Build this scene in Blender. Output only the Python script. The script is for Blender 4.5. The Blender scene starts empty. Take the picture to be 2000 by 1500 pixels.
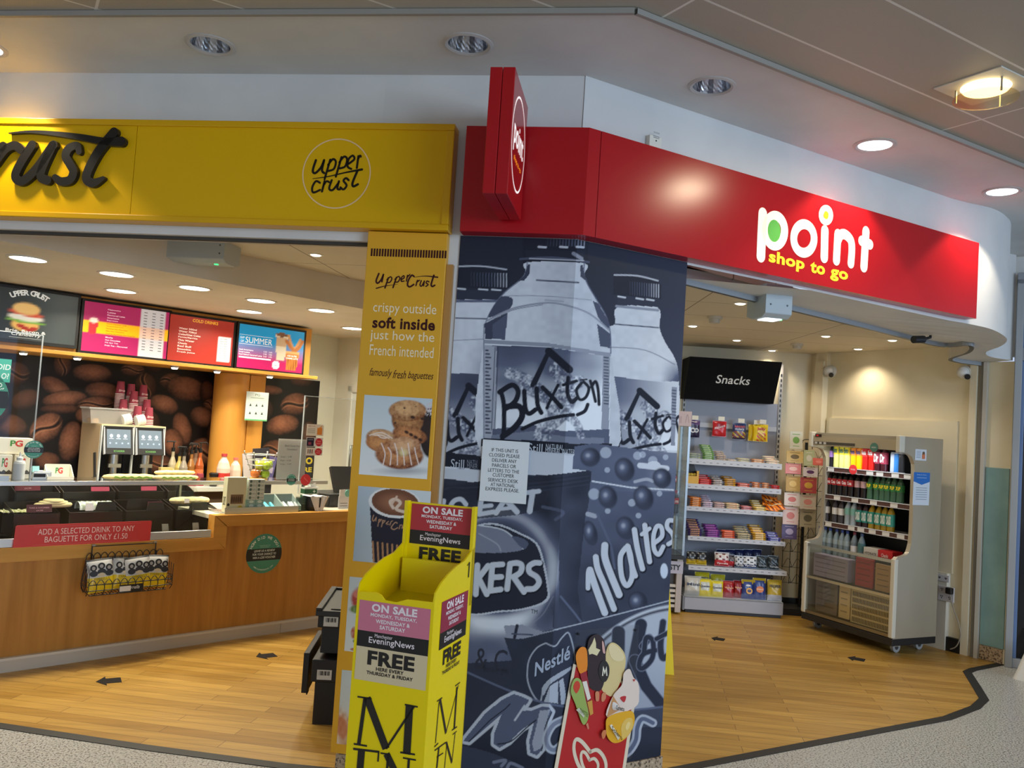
import bpy, math, random
import numpy as np
from mathutils import Matrix, Vector, geometry
random.seed(7)
rng = np.random.default_rng(5)
SC = bpy.context.scene
COL = SC.collection
R = math.radians
# ------------------------------------------------------------------ camera
EYE = 1.6
FPX, PITCH, ROLL = 1653.0, R(2.82), R(-3.67)          # focal length in pixels of a 2000 px wide frame
fwd = np.array([0, math.cos(PITCH), math.sin(PITCH)]); up0 = np.array([0, -math.sin(PITCH), math.cos(PITCH)]); rt0 = np.array([1.0, 0, 0])
rt = rt0 * math.cos(ROLL) - up0 * math.sin(ROLL); up = up0 * math.cos(ROLL) + rt0 * math.sin(ROLL)
RM = np.array([rt, -up, fwd]); CP = np.array([0, 0, EYE])
cd = bpy.data.cameras.new('camera'); cam = bpy.data.objects.new('camera', cd); COL.objects.link(cam)
cd.sensor_width = 36; cd.lens = 36 * FPX / 2000; cd.clip_start = 0.05
cam.matrix_world = Matrix(((rt[0], up[0], -fwd[0], 0), (rt[1], up[1], -fwd[1], 0), (rt[2], up[2], -fwd[2], EYE), (0, 0, 0, 1)))
SC.camera = cam
vs = SC.view_settings
vs.view_transform = 'Standard'; vs.look = 'None'; vs.gamma = 1; vs.use_curve_mapping = False
vs.exposure = 0.0
# ------------------------------------------------------------------ daylight
wd = bpy.data.worlds.new('daylight'); SC.world = wd; wd.use_nodes = True
nt = wd.node_tree; bg = nt.nodes['Background']
geo = nt.nodes.new('ShaderNodeNewGeometry'); sep = nt.nodes.new('ShaderNodeSeparateXYZ'); ramp = nt.nodes.new('ShaderNodeValToRGB')
mth = nt.nodes.new('ShaderNodeMath'); mth.operation = 'MULTIPLY_ADD'; mth.inputs[1].default_value = -0.5; mth.inputs[2].default_value = 0.5
nt.links.new(geo.outputs['Incoming'], sep.inputs[0]); nt.links.new(sep.outputs['X'], mth.inputs[0]); nt.links.new(mth.outputs[0], ramp.inputs[0])
ramp.color_ramp.elements[0].position = 0.2; ramp.color_ramp.elements[0].color = (0.80, 0.77, 0.73, 1)
ramp.color_ramp.elements[1].position = 0.9; ramp.color_ramp.elements[1].color = (0.62, 0.80, 1.15, 1)
nt.links.new(ramp.outputs[0], bg.inputs[0]); bg.inputs[1].default_value = 0.80
def lamp(kind, name, loc, energy, col, **kw):
    l = bpy.data.lights.new(name, kind); l.energy = energy; l.color = col
    for k, v in kw.items():
        if k not in ('aim',): setattr(l, k, v)
    o = bpy.data.objects.new(name, l); COL.objects.link(o); o.location = loc
    if 'aim' in kw: o.rotation_euler = (Vector(kw['aim']) - Vector(loc)).to_track_quat('-Z', 'Y').to_euler()
    return o
lamp('AREA', 'window_daylight', (6.5, -4.0, 2.6), 480, (0.62, 0.80, 1.0), shape='RECTANGLE', size=5.0, size_y=3.0, aim=(1.2, 4.0, 1.4))
# ------------------------------------------------------------------ measuring
def ray(x, y): return RM.T @ np.array([x - 1000, y - 750, FPX])
def G(x, y, z=0.0):
    d = ray(x, y); return CP + d * ((z - EYE) / d[2])
class Frame:
    """a vertical plane: u runs right along it, w comes out of it towards the concourse, z is height"""
    def __init__(s, az, o):
        a = R(az); s.u = np.array([math.sin(a), math.cos(a), 0]); s.n = np.array([math.cos(a), -math.sin(a), 0]); s.o = np.array([o[0], o[1], 0.0])
    def on(s, x, y, w=0.0):
        d = ray(x, y); t = ((s.o + s.n * w - CP) @ s.n) / (d @ s.n); P = CP + d * t
        return float((P - s.o) @ s.u), float(P[2])
    def loc(s, P):
        q = np.array(P) - s.o; return float(q @ s.u), float(q @ s.n), float(P[2])
    def P(s, u, w, z): return s.o + s.u * u + s.n * w + np.array([0, 0, z])
    def m(s, u=0, w=0, z=0, rz=0):
        p = s.P(u, w, z)
        M = Matrix(((s.u[0], -s.n[0], 0, p[0]), (s.u[1], -s.n[1], 0, p[1]), (0, 0, 1, p[2]), (0, 0, 0, 1)))
        return M @ Matrix.Rotation(R(rz), 4, 'Z') if rz else M
    def px(s, u, w, z):
        u = np.asarray(u, float); z = np.asarray(z, float)
        X = s.o[0] + s.u[0] * u + s.n[0] * w; Y = s.o[1] + s.u[1] * u + s.n[1] * w; Z = z - EYE
        c = [RM[i][0] * X + RM[i][1] * Y + RM[i][2] * Z for i in range(3)]
        return 1000 + FPX * c[0] / c[2], 750 + FPX * c[1] / c[2]
FA = Frame(98, G(280, 1460))                             # facade of the baguette kiosk
FB = Frame(58.6, G(1595, 1450)); FB.o = FB.o - FB.n * 0.022   # facade of the shop
FC = Frame(44.5, G(430, 1253.3))                         # kiosk counter
FS = Frame(91, G(1325, 1195))                            # snack shelves
FF = Frame(154.5, G(1566, 1197, .12))                    # chiller cabinet
# ------------------------------------------------------------------ colours and materials
def lin(c):
    return tuple((x / 255 / 12.92) if x / 255 <= 0.04045 else ((x / 255 + 0.055) / 1.055) ** 2.4 for x in c[:3])
def _bsdf(name):
    m = bpy.data.materials.new(name); m.use_nodes = True
    return m, m.node_tree, m.node_tree.nodes['Principled BSDF']
def mat(name, c, rough=0.5, metal=0.0, spec=0.5, emit=0.0, ecol=None, alpha=1.0, trans=0.0, ior=1.45):
    m, t, b = _bsdf(name)
    b.inputs['Base Color'].default_value = (*lin(c), 1); b.inputs['Roughness'].default_value = rough
    b.inputs['Metallic'].default_value = metal; b.inputs['Specular IOR Level'].default_value = spec
    if emit: b.inputs['Emission Color'].default_value = (*lin(ecol or c), 1); b.inputs['Emission Strength'].default_value = emit
    if alpha < 1: b.inputs['Alpha'].default_value = alpha
    if trans: b.inputs['Transmission Weight'].default_value = trans; b.inputs['IOR'].default_value = ior
    return m
def vcol(name, rough=0.5, metal=0.0, spec=0.5, emit=0.0, alpha=1.0, coat=0.0):
    m, t, b = _bsdf(name)
    a = t.nodes.new('ShaderNodeAttribute'); a.attribute_name = 'Col'
    t.links.new(a.outputs['Color'], b.inputs['Base Color'])
    b.inputs['Roughness'].default_value = rough; b.inputs['Metallic'].default_value = metal; b.inputs['Specular IOR Level'].default_value = spec
    if emit: t.links.new(a.outputs['Color'], b.inputs['Emission Color']); b.inputs['Emission Strength'].default_value = emit
    if alpha < 1: b.inputs['Alpha'].default_value = alpha
    if coat: b.inputs['Coat Weight'].default_value = coat; b.inputs['Coat Roughness'].default_value = 0.1
    return m
MATT = vcol('matt_colour', 0.75, spec=0.25); SATIN = vcol('satin_colour', 0.45); GLOSS = vcol('gloss_colour', 0.18)
METAL = vcol('metal_colour', 0.3, metal=1.0); PRINT = vcol('print', 0.4, spec=0.35); FOIL = vcol('foil_wrapper', 0.28, spec=0.6)
SCREEN = vcol('lit_screen', 0.3, emit=0.42); LIT = vcol('lit_sign', 0.4, emit=2.2); CLEARP = vcol('clear_plastic', 0.12, alpha=0.45)
LAMPW = mat('lamp_glow', (255, 246, 228), emit=6.0, ecol=(255, 244, 225))
LAMPC = mat('lamp_glow_cool', (235, 245, 255), emit=2.6, ecol=(228, 240, 250))
def glassmat(name, tint=(235, 245, 242), alpha=0.10, rough=0.03):
    m = bpy.data.materials.new(name); m.use_nodes = True; t = m.node_tree; t.nodes.clear()
    o = t.nodes.new('ShaderNodeOutputMaterial'); mx = t.nodes.new('ShaderNodeMixShader'); tr = t.nodes.new('ShaderNodeBsdfTransparent'); gl = t.nodes.new('ShaderNodeBsdfGlossy')
    lw = t.nodes.new('ShaderNodeLayerWeight'); fr = t.nodes.new('ShaderNodeMath'); fr.operation = 'POWER'; fr.inputs[1].default_value = 5.0; t.links.new(lw.outputs['Facing'], fr.inputs[0])
    ad = t.nodes.new('ShaderNodeMath'); ad.operation = 'ADD'; ad.inputs[1].default_value = alpha * 0.5; ad.use_clamp = True
    tr.inputs[0].default_value = (*lin(tint), 1); gl.inputs[0].default_value = (0.9, 0.95, 1, 1); gl.inputs[1].default_value = rough
    t.links.new(fr.outputs[0], ad.inputs[0]); t.links.new(ad.outputs[0], mx.inputs[0]); t.links.new(tr.outputs[0], mx.inputs[1]); t.links.new(gl.outputs[0], mx.inputs[2]); t.links.new(mx.outputs[0], o.inputs[0])
    return m
GLASS = glassmat('clear_glass', (248, 250, 248)); ACRYL = glassmat('acrylic_sheet', (250, 250, 250), 0.05)
def noise_mat(name, c1, c2, scale, rough=0.6, detail=3, stretch=(1, 1, 1), rot=0, bump=0.0, spec=0.4, lo=0.35, hi=0.65):
    m, t, b = _bsdf(name)
    tc = t.nodes.new('ShaderNodeTexCoord'); mp = t.nodes.new('ShaderNodeMapping'); n = t.nodes.new('ShaderNodeTexNoise'); cr = t.nodes.new('ShaderNodeValToRGB')
    mp.inputs['Scale'].default_value = stretch; mp.inputs['Rotation'].default_value = (0, 0, rot)
    n.inputs['Scale'].default_value = scale; n.inputs['Detail'].default_value = detail
    t.links.new(tc.outputs['Object'], mp.inputs[0]); t.links.new(mp.outputs[0], n.inputs[0]); t.links.new(n.outputs[0], cr.inputs[0]); t.links.new(cr.outputs[0], b.inputs['Base Color'])
    cr.color_ramp.elements[0].color = (*lin(c1), 1); cr.color_ramp.elements[0].position = lo; cr.color_ramp.elements[1].color = (*lin(c2), 1); cr.color_ramp.elements[1].position = hi
    b.inputs['Roughness'].default_value = rough; b.inputs['Specular IOR Level'].default_value = spec
    if bump:
        bp = t.nodes.new('ShaderNodeBump'); bp.inputs['Strength'].default_value = bump; bp.inputs['Distance'].default_value = 0.002
        t.links.new(n.outputs[0], bp.inputs['Height']); t.links.new(bp.outputs[0], b.inputs['Normal'])
    return m
# ------------------------------------------------------------------ mesh building
_tc = {}
def text2d(s, bold=0.0):
    k = (s, bold)
    if k not in _tc:
        cu = bpy.data.curves.new('lettering', 'FONT'); cu.body = s; cu.resolution_u = 3; cu.offset = bold; cu.fill_mode = 'FRONT'; cu.space_character = 1.0 + 1.6 * bold
        ob = bpy.data.objects.new('lettering', cu); me = ob.to_mesh()
        v = np.array([tuple(x.co)[:2] for x in me.vertices]).reshape(-1, 2); f = [tuple(p.vertices) for p in me.polygons]
        ob.to_mesh_clear(); bpy.data.objects.remove(ob); bpy.data.curves.remove(cu); _tc[k] = (v, f)
    return _tc[k]
def smooth(pts, n=6, closed=False):
    p = [np.array(q, float) for q in pts]; out = []; L = len(p)
    for i in range(L if closed else L - 1):
        a = p[(i - 1) % L] if (closed or i > 0) else p[i]; b = p[i]; c = p[(i + 1) % L]; d = p[(i + 2) % L] if (closed or i + 2 < L) else c
        for k in range(n):
            t = k / n; out.append(0.5 * (2 * b + (c - a) * t + (2 * a - 5 * b + 4 * c - d) * t * t + (3 * b - a - 3 * c + d) * t ** 3))
    if not closed: out.append(p[-1])
    return out
class MB:
    def __init__(s): s.v = []; s.f = []; s.c = []; s.sm = []; s.M = None
    def add(s, vs, fs, col=(200, 200, 200), sm=False):
        k = len(s.v)
        if s.M is not None: vs = [tuple(s.M @ Vector(q)) for q in vs]
        s.v += [tuple(map(float, q)) for q in vs]
        many = isinstance(col, list)
        for i, f in enumerate(fs):
            s.f.append(tuple(k + j for j in f)); s.c.append(lin(col[i] if many else col)); s.sm.append(sm)
        return s
    def box(s, x0, y0, z0, x1, y1, z1, col=(200, 200, 200)):
        vs = [(x, y, z) for z in (z0, z1) for y in (y0, y1) for x in (x0, x1)]
        return s.add(vs, [(0, 2, 3, 1), (4, 5, 7, 6), (0, 1, 5, 4), (2, 6, 7, 3), (0, 4, 6, 2), (1, 3, 7, 5)], col)
    def poly(s, pts, y=0.0, col=(200, 200, 200)):              # flat polygon facing the viewer (-y)
        tri = geometry.tessellate_polygon([[Vector((p[0], p[1], 0)) for p in pts]])
        fs = []
        for a, b, c in tri:
            ar = (pts[b][0] - pts[a][0]) * (pts[c][1] - pts[a][1]) - (pts[b][1] - pts[a][1]) * (pts[c][0] - pts[a][0])
            fs.append((a, b, c) if ar > 0 else (a, c, b))
        return s.add([(p[0], y, p[1]) for p in pts], fs, col)
    def rect(s, x0, z0, x1, z1, y=0.0, col=(200, 200, 200)): return s.add([(x0, y, z0), (x1, y, z0), (x1, y, z1), (x0, y, z1)], [(0, 1, 2, 3)], col)
    def ell(s, cx, cz, rx, rz, y=0.0, col=(200, 200, 200), n=32, rot=0.0):
        c, d = math.cos(rot), math.sin(rot); P = []
        for i in range(n):
            a = 2 * math.pi * i / n; x, z = rx * math.cos(a), rz * math.sin(a); P.append((cx + x * c - z * d, y, cz + x * d + z * c))
        return s.add(P, [tuple(range(n))], col)
    def ring(s, cx, cz, r, w, y=0.0, col=(200, 200, 200), n=48, k=1.0):
        P = []
        for i in range(n):
            a = 2 * math.pi * i / n
            for q in (r - w / 2, r + w / 2): P.append((cx + q * math.cos(a), y, cz + q * k * math.sin(a)))
        return s.add(P, [(2 * i, 2 * i + 1, (2 * i + 3) % (2 * n), (2 * i + 2) % (2 * n)) for i in range(n)], col)
    def stroke(s, pts, w, y=0.0, col=(200, 200, 200), sm=True, depth=0.0, n=6, closed=False, cap=True):
        """ribbon of width w (number or list) along pts in the xz plane; depth > 0 makes it solid, front face at y"""
        W0 = w if isinstance(w, (list, tuple)) else [w] * len(pts)
        q = [np.array([p[0], p[1], W0[i]]) for i, p in enumerate(pts)]
        if sm and len(q) > 2: q = smooth(q, n, closed)
        elif closed: q = q + [q[0]]
        if closed and sm: q = q + [q[0]]
        q = np.array(q); d = np.gradient(q[:, :2], axis=0); L = np.hypot(d[:, 0], d[:, 1]); L[L == 0] = 1; nn = np.stack([-d[:, 1] / L, d[:, 0] / L], 1)
        l = q[:, :2] + nn * q[:, 2:3] / 2; r = q[:, :2] - nn * q[:, 2:3] / 2; N = len(q)
        out = list(l)
        if cap and not closed:
            a0 = math.atan2(-nn[-1][1], -nn[-1][0]) + math.pi
            for k in range(1, 8): a = a0 - math.pi * k / 8; out.append(q[-1, :2] + np.array([math.cos(a), math.sin(a)]) * q[-1, 2] / 2)
        out += list(r[::-1])
        if cap and not closed:
            a0 = math.atan2(-nn[0][1], -nn[0][0])
            for k in range(1, 8): a = a0 - math.pi * k / 8; out.append(q[0, :2] + np.array([math.cos(a), math.sin(a)]) * q[0, 2] / 2)
        # triangulated as a strip, plus cap fans
        vs = [(p[0], y, p[1]) for p in out]; fs = []
        nl = N; nc = 7 if (cap and not closed) else 0
        ri = lambda i: nl + nc + (N - 1 - i)
        for i in range(N - 1): fs.append((i, ri(i), ri(i + 1), i + 1))
        if nc:
            fs.append(tuple([N - 1] + [nl + 6 - 0 if False else ri(N - 1)] + [nl + k for k in range(6, -1, -1)]))
            e = nl + nc + N
            fs.append(tuple([ri(0), 0] + [e + k for k in range(6, -1, -1)]))
        s.add(vs, fs, col)
        if depth:
            K = len(vs); side = [(i, (i + 1) % K, K + (i + 1) % K, K + i) for i in range(K)]
            s.add(vs + [(a, y + depth, b) for a, _, b in vs], side, col)
        return s
    def text(s, t, x0, z0, x1, z1, y=0.0, col=(0, 0, 0), bold=0.0, shear=0.0, slope=0.0, depth=0.0, keep=False):
        v, f = text2d(t, bold)
        if not len(v): return s
        a, b = v.min(0), v.max(0); q = (v - a) / np.maximum(b - a, 1e-6)
        W, H = x1 - x0, z1 - z0
        if keep:
            k = min(W / (b - a)[0], H / (b - a)[1]); w2, h2 = (b - a) * k
            x0 += (W - w2) / 2; z0 += (H - h2) / 2; W, H = w2, h2
        X = x0 + q[:, 0] * W; Z = z0 + q[:, 1] * H
        X = X + shear * (Z - z0); Z = Z + slope * (X - x0)
        s.add([(i, y, j) for i, j in zip(X, Z)], f, col)
        if depth: s.add([(i, y + depth, j) for i, j in zip(X, Z)], f, col)
        return s
    def arc_text(s, t, cx, cz, r, a0, a1, h, y=0.0, col=(0, 0, 0), bold=0.0, flip=False):
        n = len(t)
        for i, ch in enumerate(t):
            if ch == ' ': continue
            a = R(a0 + (a1 - a0) * i / max(n - 1, 1)); v, f = text2d(ch, bold)
            k = h / 0.72; q = (v - np.array([v[:, 0].mean(), 0])) * k
            th = a - math.pi / 2 if not flip else a + math.pi / 2
            c, d = math.cos(th), math.sin(th); ox, oz = cx + r * math.cos(a), cz + r * math.sin(a)
            s.add([(ox + p[0] * c - p[1] * d, y, oz + p[0] * d + p[1] * c) for p in q], f, col)
        return s
    def prism(s, pts, y0, y1, col=(200, 200, 200), axis='y', sm=False):
        """polygon extruded; axis y: pts are (x,z); axis z: pts are (x,y) with y0,y1 heights; axis x: pts are (y,z)"""
        mk = {'y': lambda p, h: (p[0], h, p[1]), 'z': lambda p, h: (p[0], p[1], h), 'x': lambda p, h: (h, p[0], p[1])}[axis]
        n = len(pts); tri = geometry.tessellate_polygon([[Vector((p[0], p[1], 0)) for p in pts]])
        vs = [mk(p, y0) for p in pts] + [mk(p, y1) for p in pts]
        s.add(vs, [tuple(t) for t in tri] + [tuple(n + i for i in reversed(t)) for t in tri], col)
        return s.add(vs, [(i, (i + 1) % n, n + (i + 1) % n, n + i) for i in range(n)], col, sm)
    def cyl(s, p0, p1, r0, r1=None, n=16, col=(200, 200, 200), caps=True, sm=True):
        r1 = r0 if r1 is None else r1; p0, p1 = Vector(p0), Vector(p1); d = (p1 - p0).normalized()
        a = d.orthogonal().normalized(); b = d.cross(a); vs = []
        for p, r in ((p0, r0), (p1, r1)):
            for i in range(n): t = 2 * math.pi * i / n; vs.append(tuple(p + a * r * math.cos(t) + b * r * math.sin(t)))
        s.add(vs, [(i, (i + 1) % n, n + (i + 1) % n, n + i) for i in range(n)], col, sm)
        if caps: s.add(vs, [tuple(range(n - 1, -1, -1)), tuple(range(n, 2 * n))], col)
        return s
    def tube(s, path, r, n=8, col=(30, 30, 30), sm=False, k=5, closed=False):
        P = smooth(path, k, closed) if sm else [np.array(q, float) for q in path]
        P = [Vector(q) for q in P]
        if closed: P.append(P[0])
        vs = []; a = None
        for i, p in enumerate(P):
            d = (P[min(i + 1, len(P) - 1)] - P[max(i - 1, 0)]).normalized()
            a = (d.orthogonal() if a is None else (a - d * a.dot(d))).normalized(); b = d.cross(a)
            for j in range(n): t = 2 * math.pi * j / n; vs.append(tuple(p + a * r * math.cos(t) + b * r * math.sin(t)))
        fs = [(i * n + j, i * n + (j + 1) % n, (i + 1) * n + (j + 1) % n, (i + 1) * n + j) for i in range(len(P) - 1) for j in range(n)]
        s.add(vs, fs, col, True)
        return s.add(vs, [tuple(range(n - 1, -1, -1)), tuple(range(len(vs) - n, len(vs)))], col)
    def lathe(s, prof, c=(0, 0, 0), n=18, col=(200, 200, 200), sm=True, cols=None):
        vs = []
        for r, z in prof:
            for i in range(n): t = 2 * math.pi * i / n; vs.append((c[0] + r * math.cos(t), c[1] + r * math.sin(t), c[2] + z))
        for k in range(len(prof) - 1):
            s.add(vs[k * n:(k + 2) * n], [(i, (i + 1) % n, n + (i + 1) % n, n + i) for i in range(n)], cols[k] if cols else col, sm)
        return s
    def ball(s, c, r, col=(200, 200, 200), n=16, m=10):
        r = r if isinstance(r, (tuple, list)) else (r, r, r); vs = []
        for j in range(m + 1):
            p = math.pi * j / m
            for i in range(n): t = 2 * math.pi * i / n; vs.append((c[0] + r[0] * math.sin(p) * math.cos(t), c[1] + r[1] * math.sin(p) * math.sin(t), c[2] - r[2] * math.cos(p)))
        return s.add(vs, [(j * n + i, j * n + (i + 1) % n, (j + 1) * n + (i + 1) % n, (j + 1) * n + i) for j in range(m) for i in range(n)], col, True)
    def grid(s, fn, nu, nv, col=(200, 200, 200), sm=True):
        """fn(a,b) -> xyz for a,b in 0..1; col may be a function of (a,b)"""
        vs = [fn(i / nu, j / nv) for j in range(nv + 1) for i in range(nu + 1)]
        fs = [(j * (nu + 1) + i, j * (nu + 1) + i + 1, (j + 1) * (nu + 1) + i + 1, (j + 1) * (nu + 1) + i) for j in range(nv) for i in range(nu)]
        cc = [col((i + .5) / nu, (j + .5) / nv) for j in range(nv) for i in range(nu)] if callable(col) else col
        return s.add(vs, fs, cc, sm)
def mesh_of(name, mb):
    me = bpy.data.meshes.new(name); me.from_pydata(mb.v, [], mb.f)
    me.polygons.foreach_set('use_smooth', mb.sm)
    at = me.color_attributes.new('Col', 'FLOAT_COLOR', 'CORNER')
    n = [len(f) for f in mb.f]; arr = np.repeat(np.array(mb.c, float), n, axis=0); arr = np.hstack([arr, np.ones((len(arr), 1))]).astype(np.float32)
    at.data.foreach_set('color', arr.ravel()); me.update()
    return me
def obj(name, mb, m, parent=None, M=None, bevel=0.0, seg=2):
    o = bpy.data.objects.new(name, mesh_of(name, mb)); COL.objects.link(o); o.data.materials.append(m)
    if parent is not None: o.parent = parent
    if M is not None: o.matrix_local = M
    if bevel:
        b = o.modifiers.new('edge', 'BEVEL'); b.width = bevel; b.segments = seg; b.limit_method = 'ANGLE'; b.angle_limit = R(40)
    return o
def tag(o, label, cat, group=None):
    o['label'] = label; o['category'] = cat
    if group: o['group'] = group
    return o
def thing(name, label, cat, M=None, group=None):
    o = bpy.data.objects.new(name, None); COL.objects.link(o); o.empty_display_size = 0.05
    if M is not None: o.matrix_world = M
    return tag(o, label, cat, group)
def struct(name, mb, m, M=None, bevel=0.0):
    o = obj(name, mb, m, None, M, bevel); o['kind'] = 'structure'; return o
def dup(root, M, label=None, group=None):
    kids = {}
    for o in bpy.data.objects:
        if o.parent is not None: kids.setdefault(o.parent.name, []).append(o)
    def rec(o, parent):
        c = o.copy(); COL.objects.link(c)
        if parent is not None: c.parent = parent
        for k in kids.get(o.name, []): rec(k, c)
        return c
    r = rec(root, None); r.matrix_world = M
    if label: r['label'] = label
    if group: r['group'] = group
    return r
T = lambda x, y, z: Matrix.Translation((x, y, z))
RX = lambda a: Matrix.Rotation(R(a), 4, 'X')
RY = lambda a: Matrix.Rotation(R(a), 4, 'Y')
RZ = lambda a: Matrix.Rotation(R(a), 4, 'Z')
# ------------------------------------------------------------------ printed pictures: a fine grid whose colours are computed
class Pic:
    def __init__(s, X, Y, base=(0, 0, 0)):
        s.X, s.Y = X, Y; s.C = np.zeros(X.shape + (3,)); s.C[:] = lin(base); s.n = None
    def put(s, m, col):
        c = col if isinstance(col, np.ndarray) and col.ndim > 1 else np.array(lin(col)); m = np.clip(m, 0, 1)[..., None]
        s.C = s.C * (1 - m) + c * m
    def inside(s, pts):
        X, Y = s.X, s.Y; m = np.zeros(X.shape, bool); n = len(pts)
        for i in range(n):
            x0, y0 = pts[i]; x1, y1 = pts[(i + 1) % n]
            if y0 == y1: continue
            c = ((Y >= y0) != (Y >= y1)) & (X < (x1 - x0) * (Y - y0) / (y1 - y0) + x0); m ^= c
        return m.astype(float)
    def poly(s, pts, col, sm=False, a=1.0):
        m = s.inside([tuple(q) for q in (smooth(pts, 6, True) if sm else pts)]); s.put(m * a, col); return m
    def ed(s, cx, cy, rx, ry, rot=0.0):
        c, d = math.cos(R(rot)), math.sin(R(rot)); x, y = s.X - cx, s.Y - cy
        return np.hypot((x * c + y * d) / rx, (-x * d + y * c) / ry)
    def ell(s, cx, cy, rx, ry, col, rot=0.0, soft=0.0, a=1.0):
        e = s.ed(cx, cy, rx, ry, rot); s.put((e < 1).astype(float) * a if not soft else np.clip((1 - e) / soft, 0, 1) * a, col)
    def dist(s, pts):
        D = np.full(s.X.shape, 1e9)
        for (x0, y0), (x1, y1) in zip(pts[:-1], pts[1:]):
            dx, dy = x1 - x0, y1 - y0; L = dx * dx + dy * dy or 1e-9
            t = np.clip(((s.X - x0) * dx + (s.Y - y0) * dy) / L, 0, 1); D = np.minimum(D, np.hypot(s.X - x0 - t * dx, s.Y - y0 - t * dy))
        return D
    def stroke(s, pts, w, col, sm=True, soft=1.0, a=1.0):
        p = [tuple(q) for q in (smooth(pts, 5) if sm and len(pts) > 2 else pts)]
        s.put(np.clip((w / 2 - s.dist(p)) / soft + 0.5, 0, 1) * a, col)
    def noise(s, sx, sy, seed=0):
        g = np.random.default_rng(seed); N = 64; t = g.random((N, N)); x, y = s.X / sx, s.Y / sy
        i, j = np.floor(x).astype(int), np.floor(y).astype(int); f, h = x - i, y - j; f = f * f * (3 - 2 * f); h = h * h * (3 - 2 * h)
        q = lambda a, b: t[a % N, b % N]
        return (q(i, j) * (1 - f) + q(i + 1, j) * f) * (1 - h) + (q(i, j + 1) * (1 - f) + q(i + 1, j + 1) * f) * h
def mixc(c0, c1, t):
    t = np.clip(t, 0, 1)[..., None]; return np.array(lin(c0)) * (1 - t) + np.array(lin(c1)) * t
def picture(name, x0, x1, z0, z1, step, paint, m, parent=None, M=None, y=0.0, pxmap=None, unit=None):
    """flat print in the xz plane of its parent; paint(Pic) works in photo pixels (pxmap) or in 0..unit coordinates"""
    nu, nv = max(2, int(round((x1 - x0) / step))), max(2, int(round((z1 - z0) / step)))
    U, Z = np.meshgrid(np.linspace(x0, x1, nu + 1), np.linspace(z0, z1, nv + 1))
    if pxmap: X, Y = pxmap(U, Z)
    else: X, Y = (U - x0) / (x1 - x0) * unit[0], (z1 - Z) / (z1 - z0) * unit[1]
    p = Pic(X, Y); paint(p)
    me = bpy.data.meshes.new(name); N = (nu + 1) * (nv + 1)
    co = np.stack([U.ravel(), np.full(N, y), Z.ravel()], 1)
    i = np.arange(nu); j = np.arange(nv); I, J = np.meshgrid(i, j); a = (J * (nu + 1) + I).ravel()
    f = np.stack([a, a + 1, a + nu + 2, a + nu + 1], 1).astype(np.int32)
    me.vertices.add(N); me.vertices.foreach_set('co', co.ravel().astype(np.float32))
    me.loops.add(f.size); me.loops.foreach_set('vertex_index', f.ravel())
    me.polygons.add(len(f)); me.polygons.foreach_set('loop_start', np.arange(0, f.size, 4, dtype=np.int32))
    me.update(calc_edges=True); me.validate()
    at = me.color_attributes.new('Col', 'FLOAT_COLOR', 'POINT'); cc = np.hstack([p.C.reshape(-1, 3), np.ones((N, 1))]).astype(np.float32)
    at.data.foreach_set('color', cc.ravel())
    o = bpy.data.objects.new(name, me); COL.objects.link(o); me.materials.append(m)
    if parent is not None: o.parent = parent
    if M is not None: o.matrix_local = M
    return o
# ================================================================== the setting
I4 = Matrix.Identity(4)
# ---- floor materials
def wood_floor():
    m, t, b = _bsdf('oak_plank_floor')
    tc = t.nodes.new('ShaderNodeTexCoord'); mp = t.nodes.new('ShaderNodeMapping'); mp.inputs['Rotation'].default_value = (0, 0, R(9))
    br = t.nodes.new('ShaderNodeTexBrick'); br.offset = 0.37; br.inputs['Scale'].default_value = 1.0
    br.inputs['Brick Width'].default_value = 0.95; br.inputs['Row Height'].default_value = 0.085; br.inputs['Mortar Size'].default_value = 0.0016; br.inputs['Mortar Smooth'].default_value = 0.3
    br.inputs['Color1'].default_value = (*lin((192, 153, 76)), 1); br.inputs['Color2'].default_value = (*lin((164, 124, 52)), 1); br.inputs['Mortar'].default_value = (*lin((96, 64, 28)), 1)
    mp2 = t.nodes.new('ShaderNodeMapping'); mp2.inputs['Rotation'].default_value = (0, 0, R(9)); mp2.inputs['Scale'].default_value = (1.2, 16, 1)
    n = t.nodes.new('ShaderNodeTexNoise'); n.inputs['Scale'].default_value = 2.0; n.inputs['Detail'].default_value = 6
    cr = t.nodes.new('ShaderNodeValToRGB'); cr.color_ramp.elements[0].position = 0.3; cr.color_ramp.elements[0].color = (0.78, 0.75, 0.70, 1); cr.color_ramp.elements[1].position = 0.68; cr.color_ramp.elements[1].color = (1.08, 1.05, 1.0, 1)
    mx = t.nodes.new('ShaderNodeMix'); mx.data_type = 'RGBA'; mx.blend_type = 'MULTIPLY'; mx.inputs[0].default_value = 1.0
    L = t.links.new
    L(tc.outputs['Object'], mp.inputs[0]); L(mp.outputs[0], br.inputs[0]); L(tc.outputs['Object'], mp2.inputs[0]); L(mp2.outputs[0], n.inputs[0]); L(n.outputs[0], cr.inputs[0])
    L(br.outputs['Color'], mx.inputs[6]); L(cr.outputs[0], mx.inputs[7]); L(mx.outputs[2], b.inputs['Base Color'])
    b.inputs['Roughness'].default_value = 0.38; b.inputs['Specular IOR Level'].default_value = 0.4
    return m
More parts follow.
